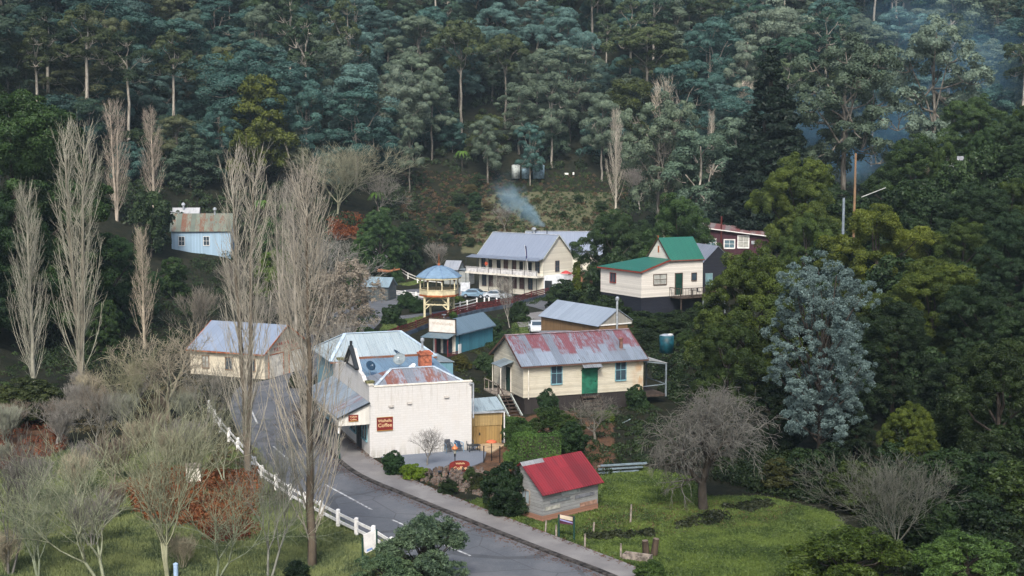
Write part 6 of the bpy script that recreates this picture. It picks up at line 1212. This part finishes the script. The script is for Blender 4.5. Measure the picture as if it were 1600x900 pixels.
for kind, px, pt_, D, wd_, tint, lb in [
    ('acacia', 1178, 393, 112, 1.0, (.80, .86, .66), 'large dark green wattle beside the green roofed house deck, left of the silver-blue tree'),
    ('acacia2', 1140, 500, 106, .85, (.45, .55, .5), 'dark low wattle right of the teal water tank'),
    ('silver', 1285, 398, 89, .98, (.74, .76, .76), 'silver-blue leaved tree standing out against dark trees on the right'),
    ('acacia', 1250, 243, 158, .85, (1.05, 1.08, .8), 'yellow-green clumped wattle behind the maroon house, left of the pole'),
    ('acacia2', 1262, 332, 148, .7, (.8, .95, .8), 'rounded mid green wattle below the yellow-green one and right of the maroon house'),
    ('acacia2', 1372, 318, 128, 1.1, (1.3, 1.2, .7), 'bright olive wattle right of the timber pole'),
    ('acacia', 1330, 440, 112, 1.0, (.5, .52, .36), 'dull olive wattle directly behind the silver-blue tree'),
    ('acacia', 1460, 405, 108, 1.1, (.85, .88, .6), 'dark olive wattle right of the silver-blue tree'),
    ('darkgum', 1520, 288, 135, 1.2, (.75, .85, .85), 'big dark evergreen below the pale house glimpsed at right'),
    ('darkgum', 1585, 330, 120, 1.1, (.75, .9, .95), 'dark grey-green evergreen at the right edge, mid height'),
    ('darkgum2', 1430, 210, 175, 1.0, (.9, 1.0, .7), 'dark evergreen left of the pale house glimpsed at right'),
    ('darkgum', 1530, 150, 190, 1.1, (1.4, 1.5, 1.2), 'dense evergreen above the pale house glimpsed at right'),
    ('darkgum', 1600, 175, 165, 1.0, (1.0, 1.1, 1.1), 'dense evergreen cut by the right edge above mid height'),
    ('darkgum2', 1565, 530, 84, 1.0, (.6, .62, .42), 'dark evergreen at the right edge above the bottom shrubs'),  # lower-right evergreens from here: gully shade put into the darker tints
    ('darkgum2', 1500, 560, 92, 1.1, (.4, .45, .4), 'very dark evergreen between the olive wattle and the right edge'),
    ('acacia', 1425, 632, 83, .95, (.95, .95, .55), 'olive-yellow wattle above the grey bare tree at lower right'),
    ('darkgum2', 1215, 600, 92, 1.1, (.35, .42, .38), 'very dark evergreen in the gully left below the silver-blue tree'),
    ('darkgum2', 1340, 640, 90, 1.0, (.35, .42, .38), 'very dark evergreen right below the silver-blue tree'),
    ('darkgum', 1400, 470, 100, 1.0, (.45, .52, .45), 'very dark evergreen behind the olive wattles on the right'),
    ('darkgum', 1540, 440, 102, 1.1, (.5, .6, .55), 'very dark evergreen in the middle of the right edge'),
    ('darkgum2', 1250, 470, 118, 1.2, (.42, .5, .45), 'dark evergreen hidden behind the silver-blue tree'),
    ('darkgum2', 1105, 482, 128, .6, (.45, .52, .45), 'dark evergreen under the deck of the green roofed house'),
    ('biggum', 1322, 58, 205, 1.0, (.60, .66, .54), 'very tall broad gum with dark crown above the timber pole'),
    ('biggum', 1462, 30, 245, .95, (1.15, 1.2, 1.1), 'tall hazy pale limbed gum right of the very tall dark gum'),
    ('biggum', 1030, 148, 232, .85, (.95, .98, .80), 'broad grey-green gum right of the cleared slope'),
    ('gum5', 1095, 205, 225, 1.3, (.8, .95, .8), 'lower grey-green gum between the broad gum and the dark pine'),
    ('gum2', 1150, 190, 235, 1.2, (.9, 1.0, .85), 'hazy gum touching the left side of the dark pine'),
    ('conifer', 1206, 86, 200, 1.12, (.62, .62, .62), 'dark layered pine left of the very tall dark gum'),
    ('conifer', 1178, 215, 200, 1.1, (.9, .9, .9), 'shorter dark pine at the foot of the layered pine'),
    ('darkgum2', 958, 328, 188, .95, (1.0, 1.1, .9), 'dark rounded evergreen between the hotel and the green roofed house'),
    ('darkgum2', 1058, 303, 182, .85, (1.05, 1.25, .85), 'dark rounded evergreen above the green roof'),
    ('darkgum2', 1002, 345, 190, .8, (.8, .9, .8), 'dark evergreen between the two rounded ones behind the green roof'),
    ('darkgum', 15, 140, 148, 1.1, (.95, 1.15, .8), 'huge dark green evergreen filling the upper left edge'),
    ('darkgum', -30, 300, 138, 1.1, (.6, .8, .6), 'dark evergreen cut by the left edge behind the slim poplar'),
    ('darkgum2', 70, 330, 150, 1.2, (.55, .7, .6), 'dark evergreen between the two left poplars'),
    ('darkgum2', 175, 365, 160, 1.0, (.85, 1.15, .9), 'deep green evergreen right of the tallest left poplar'),
    ('darkgum2', 165, 470, 140, .8, (.85, 1.0, .65), 'olive green evergreen low behind the tallest left poplar'),
    ('und0', 234, 298, 205, .8, (.8, .85, .75), 'round dark tree in front of the white roofed house'),
    ('und1', 270, 402, 180, .9, (.8, .95, .6), 'round dark evergreen below the blue house'),
    ('und2', 425, 340, 214, .9, (1.1, 1.4, .9), 'bright green rounded tree right of the blue house'),
    ('und1', 428, 392, 195, 1.1, (2.1, 2.2, .7), 'yellow-green bush behind the front poplars'),
    ('darkgum2', 593, 325, 225, .85, (1.2, 1.45, 1.05), 'dense dark green tree above the low blue shed'),
    ('darkgum2', 560, 372, 220, .6, (1.2, 1.5, .85), 'smaller leafy tree left of the dense dark green tree'),
    ('darkgum2', 640, 345, 232, 1.0, (.6, .75, .65), 'dark tree in the hollow right of the dense dark green tree'),
    ('und0', 560, 470, 185, 1.0, (.7, .75, .65), 'dark shrubby tree below the low blue shed'),
    ('und2', 600, 480, 178, .8, (.8, .9, .75), 'dark shrub between the low blue shed and the lawn'),
    ('und1', 742, 300, 262, .9, (.75, .95, .9), 'dark round tree left of the blue smoke'),
    ('und0', 716, 330, 248, .8, (.85, 1.0, .9), 'dark round tree on the bracken slope'),
    ('und2', 1130, 402, 176, 1.0, (.8, 1.0, .85), 'dark bush in front of the maroon house windows'),
    ('und2', 955, 395, 172, .8, (.6, .7, .55), 'dark shrub at the left corner of the green roofed house')]:
    p, H = at_D(px, pt_, D); bt_ = (.5, .5, .5) if kind == 'biggum' else None; place(kind, {'acacia': 'wattle_tree', 'acacia2': 'wattle_tree', 'silver': 'silver_leaved_tree', 'conifer': 'pine_tree', 'biggum': 'gum_tree'}.get(kind, 'evergreen_tree'), lb, 'tree', p[0], p[1], p[2] - .3, H + .3, None, tint, TG if px > 1060 else None, wd_, bt_)
for kind, px, pt_, D, wd_, tint, lb in [('und0', 1496, 250, 162, .9, (.9, 1.0, .8), 'small dark tree directly in front of the pale house glimpsed at right'), ('und2', 1552, 225, 160, .9, (.9, 1.0, .9), 'small dark tree covering the right side of the glimpsed pale house'), ('darkgum2', 1475, 215, 166, .5, (1.2, 1.25, .8), 'leafy tree hiding the roof of the glimpsed pale house'), ('darkgum2', 1538, 200, 164, .6, (.9, 1.1, .9), 'slim dark tree right of the glimpsed pale house')]:
    p, H = at_D(px, pt_, D); place(kind, 'evergreen_tree', lb, 'tree', p[0], p[1], p[2] - .3, H + .3, None, tint, TG, wd_)
# gap filler evergreens across the right slope
k = 0; got = []
for _ in range(4000):
    if k >= 46: break
    y = fr.uniform(95, 215); x = y * fr.uniform(.16, .46); z = g(x, y); px, py = proj(x, y, z)
    if x < 24 + (y - 95) * .12 or px > 1700: continue
    if y < 235 and px < 1275 and y > 125: continue
    if any((x - a) ** 2 + (y - b) ** 2 < 38 for a, b in got): continue
    got.append((x, y)); k += 1; kd = fr.choice(['darkgum2', 'acacia2', 'und0', 'und1']); H = fr.uniform(6, 9)
    nearto = 'above' if py < 400 else 'below'
    place(kd, 'wattle_tree' if kd == 'acacia2' else 'evergreen_tree', 'low dark filler evergreen on the right slope, %s from the left of the small dark ones' % (ORD[k - 1] if k <= 30 else 'number'), 'tree', x, y, z - .3, H, None, (.6, .7, .6), 'small dark evergreens on the right slope')
small = [o for o in sc.objects if o.get('group') == 'small dark evergreens on the right slope']; small.sort(key=lambda o: o.location.x / o.location.y)
for i, o in enumerate(small): o['label'] = 'small dark evergreen on the right slope, %s of its kind from the left%s' % (ORD[i % 23], ', outer half' if i >= 23 else ', inner half')
# ------------------------------------------------------------------ garden bushes and shrubs
SG = 'garden shrubs'
for kind, px, pb, pt_, wd_, tint, lb in [
    ('garden', 616, 742, 703, 1.0, (.8, 1.1, .9), 'round dark green bush at the white wall by the footpath'),
    ('bush0', 645, 748, 725, 1.5, (2.8, 2.7, .6), 'small bright yellow-green ball bush beside the dark round one'),
    ('garden', 797, 732, 698, .8, (2.4, 2.6, 1.6), 'light green round shrub on top of the dark climber'),
    ('garden', 792, 803, 722, 1.0, (.45, .6, .5), 'tall dark climber bush against the red roofed shed'),
    ('garden', 812, 700, 652, 1.1, (1.3, 1.5, .9), 'green rounded bush behind the patio by the cottage steps'),
    ('feathery', 866, 690, 636, 1.3, (1.1, 1.2, .7), 'spiky green flax-like bush above the clipped hedge'),
    ('garden', 892, 712, 658, 1.0, (.6, .8, .6), 'dark green shrub right of the flax-like bush'),
    ('garden', 857, 658, 606, .7, (.8, 1.0, .9), 'small shrub against the cottage front under its left window'),
    ('garden', 995, 640, 600, .9, (.8, 1.0, .8), 'dark bush at the right corner of the cottage front'),
    ('bush1', 946, 660, 640, 1.4, (2.2, 2.1, .7), 'mossy yellow-green mound below the cottage door steps'),
    ('feathery', 660, 918, 806, 1.15, (2.5, 2.3, 3.0), 'feathery grey-green bush in front of the road at the bottom edge'),
    ('feathery', 605, 935, 865, 1.3, (2.6, 2.5, 2.8), 'lower feathery grey-green bush left of the bigger one at the bottom edge'),
    ('garden', 1018, 912, 874, 1.4, (1.5, 1.6, .8), 'low olive bush at the bottom edge below the trough'),
    ('feathery', 1320, 925, 826, 1.7, (1.6, 1.5, .6), 'wide olive-yellow bush at the bottom edge of the lawn'),
    ('feathery', 1510, 930, 835, 1.3, (1.9, 2.1, 1.2), 'pale green leafy bush at the bottom right'),
    ('garden', 748, 765, 738, 1.2, (.9, .7, .5), 'brownish shrub at the foot of the orange patio heater'),
    ('garden', 700, 772, 748, 1.3, (.5, .55, .45), 'low dark shrub below the arched sign'),
    ('garden', 735, 752, 728, .9, (1.2, 1.2, .8), 'small green shrub hiding the right end of the arched sign'),
    ('garden', 775, 772, 742, 1.2, (.8, .62, .5), 'reddish brown shrub between the arched sign and the dark climber'),
    ('garden', 772, 528, 498, .9, (.8, 1.0, .95), 'round grey-green bush behind the teal shop'),
    ('garden', 783, 552, 520, 1.0, (.9, 1.1, .9), 'dark bush between the teal shop and the cottage'),
    ('garden', 757, 578, 550, 1.1, (1.4, 1.5, 1.4), 'silvery bush below the teal shop side wall'),
    ('garden', 775, 590, 560, 1.2, (1.2, 1.3, 1.2), 'grey-green bush left of the cottage gable'),
    ('garden', 720, 578, 552, 1.3, (2.2, 1.3, .6), 'orange-brown scrub below the teal shop meter box'),
    ('garden', 812, 502, 470, 1.1, (.8, .9, .7), 'dark bush beside the lane left of the white car'),
    ('garden', 650, 488, 462, 1.0, (1.0, 1.3, .9), 'green bush left of the rotunda legs'),
    ('garden', 634, 482, 455, 1.2, (.8, 1.0, .8), 'dark shrub below the white fence'),
    ('garden', 612, 505, 475, 1.1, (.8, .95, .8), 'dark shrub left of the small lawn'),
    ('bush2', 628, 512, 497, 1.2, (.8, .9, .7), 'small dark shrub on the small lawn'),
    ('bush0', 715, 476, 462, 1.3, (1.8, 1.7, .7), 'yellowish bush at the right foot of the rotunda'),
    ('bush1', 706, 500, 486, 1.2, (1.4, 1.7, .8), 'green tuft under the rotunda deck'),
    ('fastig', 901, 478, 410, 1.0, (1.35, 1.3, .55), 'narrow yellow-green conifer right of the hotel'),
    ('garden', 880, 482, 436, 1.2, (.7, .8, .65), 'dark shrubs below the white hotel annex'),
    ('garden', 925, 480, 445, 1.4, (.8, .85, .6), 'olive shrubs right of the narrow conifer'),
    ('garden', 935, 476, 457, 1.0, (1.9, 1.6, .5), 'golden-olive round bush behind the barn roof'),
    ('garden', 1045, 520, 488, 1.7, (.6, .65, .5), 'wide dark bush under the navy base boards'),
    ('garden', 1075, 500, 475, 1.2, (.6, .7, .5), 'dark bush below the deck post'),
    ('garden', 1075, 545, 515, 1.2, (1.1, 1.2, .6), 'olive bush right of the teal tank'),
    ('garden', 1012, 545, 512, 1.3, (.5, .55, .45), 'dark bush left of the teal tank'),
    ('garden', 570, 545, 510, 1.3, (1.0, 1.2, .8), 'green bush behind the pale hipped roof'),
    ('garden', 600, 540, 515, 1.2, (1.3, 1.5, 1.0), 'light green bush behind the pale hipped roof ridge'),
    ('garden', 940, 600, 560, .1, (1, 1, 1), ''),
    ('garden', 462, 606, 580, .9, (.5, .5, .4), 'dark shrub by the fire station doors'),
    ('garden', 40, 660, 590, 1.8, (1.2, .95, .7), 'brown twiggy bush at the left edge under the slim poplar'),
    ('garden', 465, 905, 875, 1.4, (.35, .45, .5), 'dark blue-green shrub at the foot of the fence poplar')]:
    if not lb: continue
    P_(kind, px, pb, pt_, lb, 'narrow_conifer' if kind == 'fastig' else 'shrub', 'tree' if kind == 'fastig' else 'shrub', SG if kind != 'fastig' else None, wd_, tint)
for i, (px, pt_, D, wd_) in enumerate([(948, 462, 152, 1.4), (975, 480, 147, 1.6), (1005, 486, 146, 1.6), (1030, 488, 147, 1.6), (1060, 484, 148, 1.5), (1088, 478, 149, 1.4)]):
    p, H = at_D(px, pt_, D); place('garden', 'shrub', 'dark shrub against the navy base boards of the green roofed house, %s from the left' % ORD[i], 'shrub', p[0], p[1], p[2] - .2, max(1.5, H + .2), None, (.7, .75, .55), SG, wd_)
for i, (px, pb, pt_, tn_, t) in enumerate([(1255, 770, 700, 'dark green', (.5, .6, .45)), (1330, 800, 720, 'dull olive', (.95, .9, .5)), (1300, 745, 690, 'blackish green', (.35, .42, .38)), (1480, 800, 700, 'dark green', (.55, .65, .5)), (1540, 790, 705, 'blackish green', (.4, .5, .42)), (1590, 830, 720, 'dull olive', (.9, .9, .55)), (1455, 870, 780, 'dark green', (.6, .7, .5)), (1530, 862, 770, 'blackish green', (.42, .5, .45)), (1395, 760, 690, 'dark green', (.5, .6, .5)), (1590, 745, 650, 'dark green', (.55, .62, .45)), (1215, 770, 715, 'brownish', (1.1, .75, .55))]):
    P_(['und0', 'und1', 'und2'][i % 3], px, pb, pt_, '%s rounded bush in the lower right thicket, %s of its thicket from the left' % (tn_, ORD[sorted([1255, 1330, 1300, 1480, 1540, 1590, 1455, 1530, 1395, 1590.5, 1215]).index(px if not (px == 1590 and pb == 745) else 1590.5)]), 'bush', 'bush', 'bushes of the lower right thicket', 1.3, t)
# clipped hedge
def hedge(name, px0, px1, pb, depth, h, label, tint):
    a, b = Vector(onz(px0, pb)), Vector(onz(px1, pb - 4)); L = (b - a).length; n = int(L * h * 500); P = []; N = []
    pts = R_.rand(n * 3, 3); sel = R_.randint(0, 5, n * 3)
    X = pts[:, 0] * L; Y = pts[:, 1] * depth; Z = pts[:, 2] * h; Nn = np.zeros((n * 3, 3))
    for s_, (ax, v) in enumerate([(1, 0), (1, depth), (0, 0), (0, L), (2, h)]):
        m = sel == s_; (X if ax == 0 else Y if ax == 1 else Z)[m] = v; Nn[m, ax] = -1 if v == 0 else 1
    P = np.stack([X, Y, Z], 1) + R_.normal(size=(n * 3, 3)) * .045; P[:, 2] += .10 * np.sin(P[:, 0] * 2.1); Nn += R_.normal(size=Nn.shape) * .5; Nn /= np.linalg.norm(Nn, axis=1, keepdims=True)
    e = E(name, label, 'hedge', (a.x, a.y, 0), math.degrees(math.atan2(b.y - a.y, b.x - a.x))); o = link('foliage', np_mesh('hedge_foliage', leaf_quads(P, Nn, .085, 1.4), 4, M['green']), e); o.color = (*tint, 1)
    MB().box(.08, L - .08, .08, depth - .08, 0, h - .1).build('stems', M['darkbark'], e)
hedge('clipped_hedge', 808, 876, 727, 1.3, 1.95, 'square clipped green hedge above the red roofed shed', (1.9, 2.2, 1.2))
hedge('clipped_hedge', 792, 822, 690, 1.2, 1.5, 'shorter clipped hedge between the timber shed and the tall flax bush', (1.7, 2.0, 1.1))
# tangled twiggy shrubs round the left meadow and road
k = 0; spots = []
for _ in range(3000):
    if k >= 32: break
    px, py = fr.uniform(0, 430), fr.uniform(600, 900)
    p = hit(px, py)
    if (py > 735 and fr.random() < .65) or any((p[0] - a_) ** 2 + (p[1] - b_) ** 2 < 5 for a_, b_ in spots): continue
    if px > 300 + (py - 600) * .45 - 25 or (185 < px < 405 and 735 < py < 880): continue
    spots.append((p[0], p[1])); k += 1
spots.sort(key=lambda q: -q[1])
for i in range(0, 32, 8): spots[i:i + 8] = sorted(spots[i:i + 8], key=lambda q: q[0] / q[1])
for i, (x, y) in enumerate(spots):
    tc = fr.choice([('straw grey', (1.3, 1.2, .9)), ('brown', (.8, .68, .55)), ('lichen green', (.9, .98, .8)), ('ash grey', (1.0, .98, .94))])
    place('shrubby', 'twiggy_shrub', '%s twiggy shrub by the left meadow, %s from left in the %s row back' % (tc[0], ORD[i % 8], ['fourth', 'third', 'second', 'front'][i // 8]), 'shrub', x, y, g(x, y), fr.uniform(1.6, 3.8), None, tc[1], 'twiggy shrubs by the left meadow', fr.uniform(.9, 1.3))
# tree ferns under the forest
def fern(px, pb, pt_, label):
    p, H = at_px(px, pb, pt_); e = E('tree_fern', label, 'tree fern', p, rnd.uniform(0, 360), 'tree ferns'); MB().tube((0, 0, -.3), (0, 0, H), .16, .12, 8).build('trunk', M['darkbark'], e)
    V = []
    for k in range(13):
        a = 2 * pi * k / 13 + R_.normal() * .1; pr_ = None
        for j in range(9):
            t = j / 8; q = np.array([cos(a) * 2.0 * t, sin(a) * 2.0 * t, H + .75 * sin(pi * min(1, t * .9 + .1)) - .9 * t * t])
            if pr_ is not None:
                w = .34 * sin(pi * (t * .85 + .1)); s_ = np.array([-sin(a), cos(a), 0]) * w; dr = np.array([0, 0, -.12]); V += [pr_, q, q + s_ + dr, pr_ + s_ + dr, q, pr_, pr_ - s_ + dr, q - s_ + dr]
            pr_ = q
    o = link('crown', np_mesh('fern_crown', np.array(V), 4, M['wattle']), e); o.color = (.9, 1.3, .9, 1)
for a in [(450, 345, 322, 'tree fern at the forest foot above the bright green tree'), (590, 345, 305, 'tree fern high right of the domed bare tree'), (408, 335, 318, 'tree fern left of the domed bare tree'), (722, 268, 240, 'tree fern in the dark forest above the bracken slope'), (640, 420, 396, 'yellow-green tree fern in the dark hollow left of the hut')]: fern(*a)
# bracken, brambles, grass, stones: uncountable stuff
def scatter(name, polys_px, n, rr, size, m, col_, leaves=60, hgt=.0, flat=.7, up=.5):
    X, Y = [], []
    pts_ = []
    for pp in polys_px:
        xs = [q[0] for q in pp]; ys = [q[1] for q in pp]; cnt = 0; t_ = 0
        while cnt < n // len(polys_px) and t_ < n * 30:
            t_ += 1; px, py = fr.uniform(min(xs), max(xs)), fr.uniform(min(ys), max(ys))
            if not inpoly(np.array([px]), np.array([py]), pp)[0]: continue
            p = hit(px, py)
            if p is None: continue
            pts_.append((p[0], p[1], p[2] + hgt)); cnt += 1
    C = np.array(pts_); o = link(name, np_mesh(name, leaves_on(C, rr * (.5 + .8 * R_.rand(len(C))), np.tile([0, 0, .3], (len(C), 1)), leaves, size, flat, up, .55), 4, m)); o.color = (*col_, 1); return tag(o, kind='stuff')
scatter('orange_bracken', [[(200, 765), (240, 735), (330, 745), (400, 740), (402, 800), (350, 835), (300, 825), (225, 820)]], 420, .5, .11, M['rust'], (.80, .92, .95), 70, .25)
scatter('red_bracken', [[(0, 640), (60, 645), (105, 700), (60, 730), (0, 735)], [(300, 815), (400, 790), (395, 850), (330, 850)]], 160, .5, .11, M['rust'], (.62, .6, .7), 60, .1)
scatter('rust_bush_leaves', [[(518, 345), (560, 338), (560, 372), (515, 378)]], 70, 1.3, .22, M['rust'], (.8, .8, .8), 80, .6)
scatter('dark_brambles', [[(905, 838), (950, 830), (990, 832), (985, 842), (930, 843)], [(1040, 822), (1110, 800), (1150, 800), (1130, 818), (1060, 828)], [(1120, 792), (1190, 782), (1230, 786), (1170, 800)], [(1000, 836), (1016, 832), (1018, 838)]], 200, .30, .10, M['green'], (.62, .48, .5), 50, .0)
scatter('gully_undergrowth', [[(1120, 700), (1320, 720), (1500, 800), (1600, 800), (1600, 905), (1420, 905), (1360, 860), (1320, 790), (1190, 775), (1150, 750)], [(1380, 610), (1600, 590), (1600, 800), (1400, 780)], [(1120, 715), (1180, 690), (1260, 720), (1340, 800), (1300, 790), (1180, 770), (1120, 750)]], 1350, .7, .12, M['green'], (.42, .45, .36), 90, .1)
scatter('slope_shrubbery', [[(890, 640), (1000, 628), (1080, 660), (1080, 720), (1000, 730), (930, 745), (880, 740)]], 260, .45, .10, M['green'], (.75, .75, .65), 60, .05)
scatter('bank_shrubbery', [[(990, 500), (1080, 470), (1120, 520), (1130, 600), (1060, 640), (1030, 600), (1010, 560)]], 330, .7, .14, M['green'], (.55, .6, .5), 70, .1)
scatter('roadside_scrub', [[(280, 590), (330, 600), (350, 650), (410, 735), (450, 780), (380, 800), (330, 740), (200, 690), (120, 690), (60, 640), (120, 600)]], 420, .5, .11, M['blossom'], (.42, .42, .30), 60, .05)
scatter('left_bank_scrub', [[(60, 480), (260, 420), (350, 395), (560, 430), (590, 500), (520, 560), (480, 520), (300, 500), (270, 560), (120, 590), (40, 580)]], 520, 1.0, .16, M['green'], (.7, .72, .62), 70, .2)
scatter('mid_scrub', [[(770, 500), (800, 485), (815, 520), (790, 560), (765, 570)], [(720, 500), (765, 492), (790, 540), (760, 545)], [(795, 465), (860, 458), (870, 470), (805, 480)], [(0, 520), (130, 520), (130, 630), (0, 650)]], 320, .45, .10, M['green'], (.9, .95, .7), 60, .05)
scatter('garden_bank_scrub', [[(620, 745), (700, 745), (790, 745), (800, 785), (700, 765)]], 70, .25, .07, M['green'], (.7, .65, .5), 50, .0)
scatter('behind_shop_scrub', [[(702, 570), (770, 560), (775, 600), (740, 620), (705, 600)], [(720, 545), (770, 530), (790, 545), (765, 570)]], 90, .5, .09, M['green'], (1.1, .9, .6), 60, .0)
# fallen leaves along the kerb and on the road edge
lv = []
for _ in range(2600):
    i = fr.randrange(0, 79); q_ = a[i] if False else a2[i]; t_ = abs(fr.gauss(0, .35)); lv.append((q_[0] - t_ * .8 - .1 + fr.gauss(0, .1), q_[1] - t_ * .6 + fr.gauss(0, .25), .03))
for _ in range(1800):
    i = fr.randrange(0, 79); q_ = b_foot[i]; t_ = abs(fr.gauss(0, .3)); lv.append((q_[0] - t_ * .4 + fr.gauss(0, .08), q_[1] - t_ * .5 + fr.gauss(0, .2), .14))
lv = np.array(lv); o = link('leaf_litter', np_mesh('leaf_litter', leaf_quads(lv, np.tile([0, 0, 1.0], (len(lv), 1)) + 0, .07, 1.5), 4, M['rust'])); o.color = (.6, .8, 1.0, 1); tag(o, kind='stuff')
# stones of the bank below the patio
V = MB()
for _ in range(520):
    t_ = fr.random(); px = 612 + 190 * t_ + fr.uniform(-4, 4); py = 741 + 48 * t_ - fr.uniform(0, 26 + 8 * sin(3 * t_)); p = onz(px, py); r0 = fr.uniform(.07, .2); zz = max(0, (741 + 48 * t_ - py)) * .014
    if inpoly(np.array([p[0]]), np.array([p[1]]), pt)[0]: continue
    k = 6; a0 = fr.uniform(0, 6); V.hexa([(p[0] + r0 * fr.uniform(.8, 1.2) * cos(a0 + 2 * pi * i / k), p[1] + r0 * fr.uniform(.7, 1.1) * sin(a0 + 2 * pi * i / k), zz - .1) for i in range(k)], [(p[0] + r0 * .6 * cos(a0 + 2 * pi * i / k + .2), p[1] + r0 * .6 * sin(a0 + 2 * pi * i / k + .2), zz + r0 * fr.uniform(.6, 1.0)) for i in range(k)])
s = NT('bank_stone'); v = s.co(); w_ = s.noise(v, 2.5, 2); w2_ = s.noise(v, 9, 3); c_ = s.mix(s.ramp(w_, .35, .65), (.05, .043, .038), (.14, .12, .105)); M['stone'] = s.fin(s.mix(s.ramp(w2_, .5, .7), c_, (.17, .095, .065)), .95, 0, .1)
tag(V.build('rubble', M['stone']), kind='stuff')
# grass blades over the lawns
def grass(name, polys_px, n, h, col_):
    P = []
    for pp in polys_px:
        xs = [q[0] for q in pp]; ys = [q[1] for q in pp]; cnt = 0; t_ = 0; m_ = int(n * (max(xs) - min(xs)) * (max(ys) - min(ys)) / 60000) + 50
        pxs = R_.uniform(min(xs), max(xs), m_ * 2); pys = R_.uniform(min(ys), max(ys), m_ * 2); ok = inpoly(pxs, pys, pp); pxs, pys = pxs[ok], pys[ok]
        for a, b in zip(pxs, pys): P.append(onz(a, b))
    P = np.array(P); keep = G(P[:, 0], P[:, 1]) < .02; P = P[keep]; P = np.repeat(P, 4, 0) + np.concatenate([R_.normal(size=(len(P) * 4, 2)) * .12, np.zeros((len(P) * 4, 1))], 1)
    a = R_.rand(len(P)) * 2 * pi; w = .035; hh = h * (.4 + R_.rand(len(P))); t = R_.normal(size=(len(P), 2)) * .05; ca, sa = np.cos(a) * w, np.sin(a) * w; z0 = np.zeros(len(P))
    V = np.stack([P - np.stack([ca, sa, z0], 1), P + np.stack([ca, sa, z0], 1), P + np.stack([t[:, 0], t[:, 1], hh], 1)], 1).reshape(-1, 3); o = link(name, np_mesh(name, V, 3, M['wattle'])); o.color = (*col_, 1); tag(o, kind='stuff')
grass('grass', LAWN[:1], 16000, .08, (1.15, 1.25, 1.15)); grass('meadow_grass', LAWN[1:3], 12000, .2, (2.3, 2.05, 3.3)); grass('park_grass', LAWN[3:], 9000, .15, (1.2, 1.25, 1.1))
# smoke from the hotel flue drifting left: a closed plume whose smoke thins out towards its skin
def smoke(name, label, p0, p1, r0, r1, col_, dens, nscale, ball=False):
    a, b = Vector(p0), Vector(p1); L = (b - a).length; mb = MB()
    if ball: mb.lathe([(r1 * sin(pi * k / 10) + .001, -L * cos(pi * k / 10)) for k in range(11)], (0, 0, 0), 16)
    else: mb.lathe([(r0 + (r1 - r0) * (k / 8) ** .8 if k < 8 else r1 * .5, L * k / 8) for k in range(9)], (0, 0, 0), 14)
    s = NT(name + '_volume'); s.t.nodes.remove(s.b); v = s.n('ShaderNodeVolumePrincipled'); v.inputs['Color'].default_value = (*col_, 1); v.inputs['Anisotropy'].default_value = .1; co = s.co(); X, Y, Z = s.sep(co)
    nz = s.noise(co, nscale, 4, .6); wob = s.math('MULTIPLY', s.math('SUBTRACT', nz, .42), 2.4 if not ball else 1.1)
    rr = s.math('SQRT', s.math('ADD', s.math('MULTIPLY', X, X), s.math('MULTIPLY', Y, Y)))
    if ball: q = s.math('SQRT', s.math('ADD', s.math('POWER', s.math('DIVIDE', rr, r1), 2.0), s.math('POWER', s.math('ABSOLUTE', s.math('DIVIDE', Z, L)), 2.0))); q = s.math('ADD', q, wob); f = s.ramp(q, .95, .1)
    else:
        t_ = s.math('DIVIDE', Z, L); rad = s.math('ADD', s.math('MULTIPLY', s.math('POWER', s.math('MAXIMUM', t_, 0.001), .8), (r1 - r0)), r0); q = s.math('ADD', s.math('DIVIDE', rr, rad), wob); f = s.math('MULTIPLY', s.ramp(q, .9, .15), s.ramp(t_, 1.0, .6)); f = s.math('DIVIDE', f, s.math('ADD', .3, s.math('MULTIPLY', t_, 1.0)))
    s.set(v.inputs['Density'], s.math('MULTIPLY', f, dens)); s.t.links.new(v.outputs[0], s.out.inputs['Volume'])
    o = mb.build(name, s.m, None, loc=a if not ball else (a + b) / 2); o.rotation_mode = 'QUATERNION'; o.rotation_quaternion = (b - a).to_track_quat('Z', 'Y') if not ball else (1, 0, 0, 0); tag(o, label, None, None, 'stuff'); return o
smoke('smoke', 'pale blue smoke drifting left from the hotel flue', atD(851, 354, 226), atD(775, 292, 238), .3, 5.2, (.50, .80, .98), .36, .42)
WS = (.28, .62, .95)
for k, (px, py, D, rx, rz_, dn) in enumerate([(1335, 255, 262, 9, 7, .09), (1420, 205, 272, 18, 14, .03), (1520, 120, 280, 26, 18, .013), (1270, 190, 275, 14, 11, .025), (1440, 40, 300, 24, 14, .008)]):
    c = Vector(atD(px, py, D)); smoke('wood_smoke', 'blue wood smoke hanging in the right hand gully', c - Vector((0, 0, rz_ / 2)), c + Vector((0, 0, rz_ / 2)), 1, rx, WS, dn, .10, True)
# valley haze: one closed box of thin even air round everything
hz = MB().box(-720, 720, -320, 930, -3, 420).build('haze', M['white']); hz.data.materials.clear()
m = bpy.data.materials.new('haze_air'); m.use_nodes = True; t = m.node_tree; t.nodes.remove(t.nodes['Principled BSDF']); v = t.nodes.new('ShaderNodeVolumePrincipled'); v.inputs['Color'].default_value = (.62, .84, .98, 1); v.inputs['Density'].default_value = .00014; v.inputs['Anisotropy'].default_value = .0
t.links.new(v.outputs[0], t.nodes['Material Output'].inputs['Volume']); hz.data.materials.append(m); tag(hz, kind='stuff')
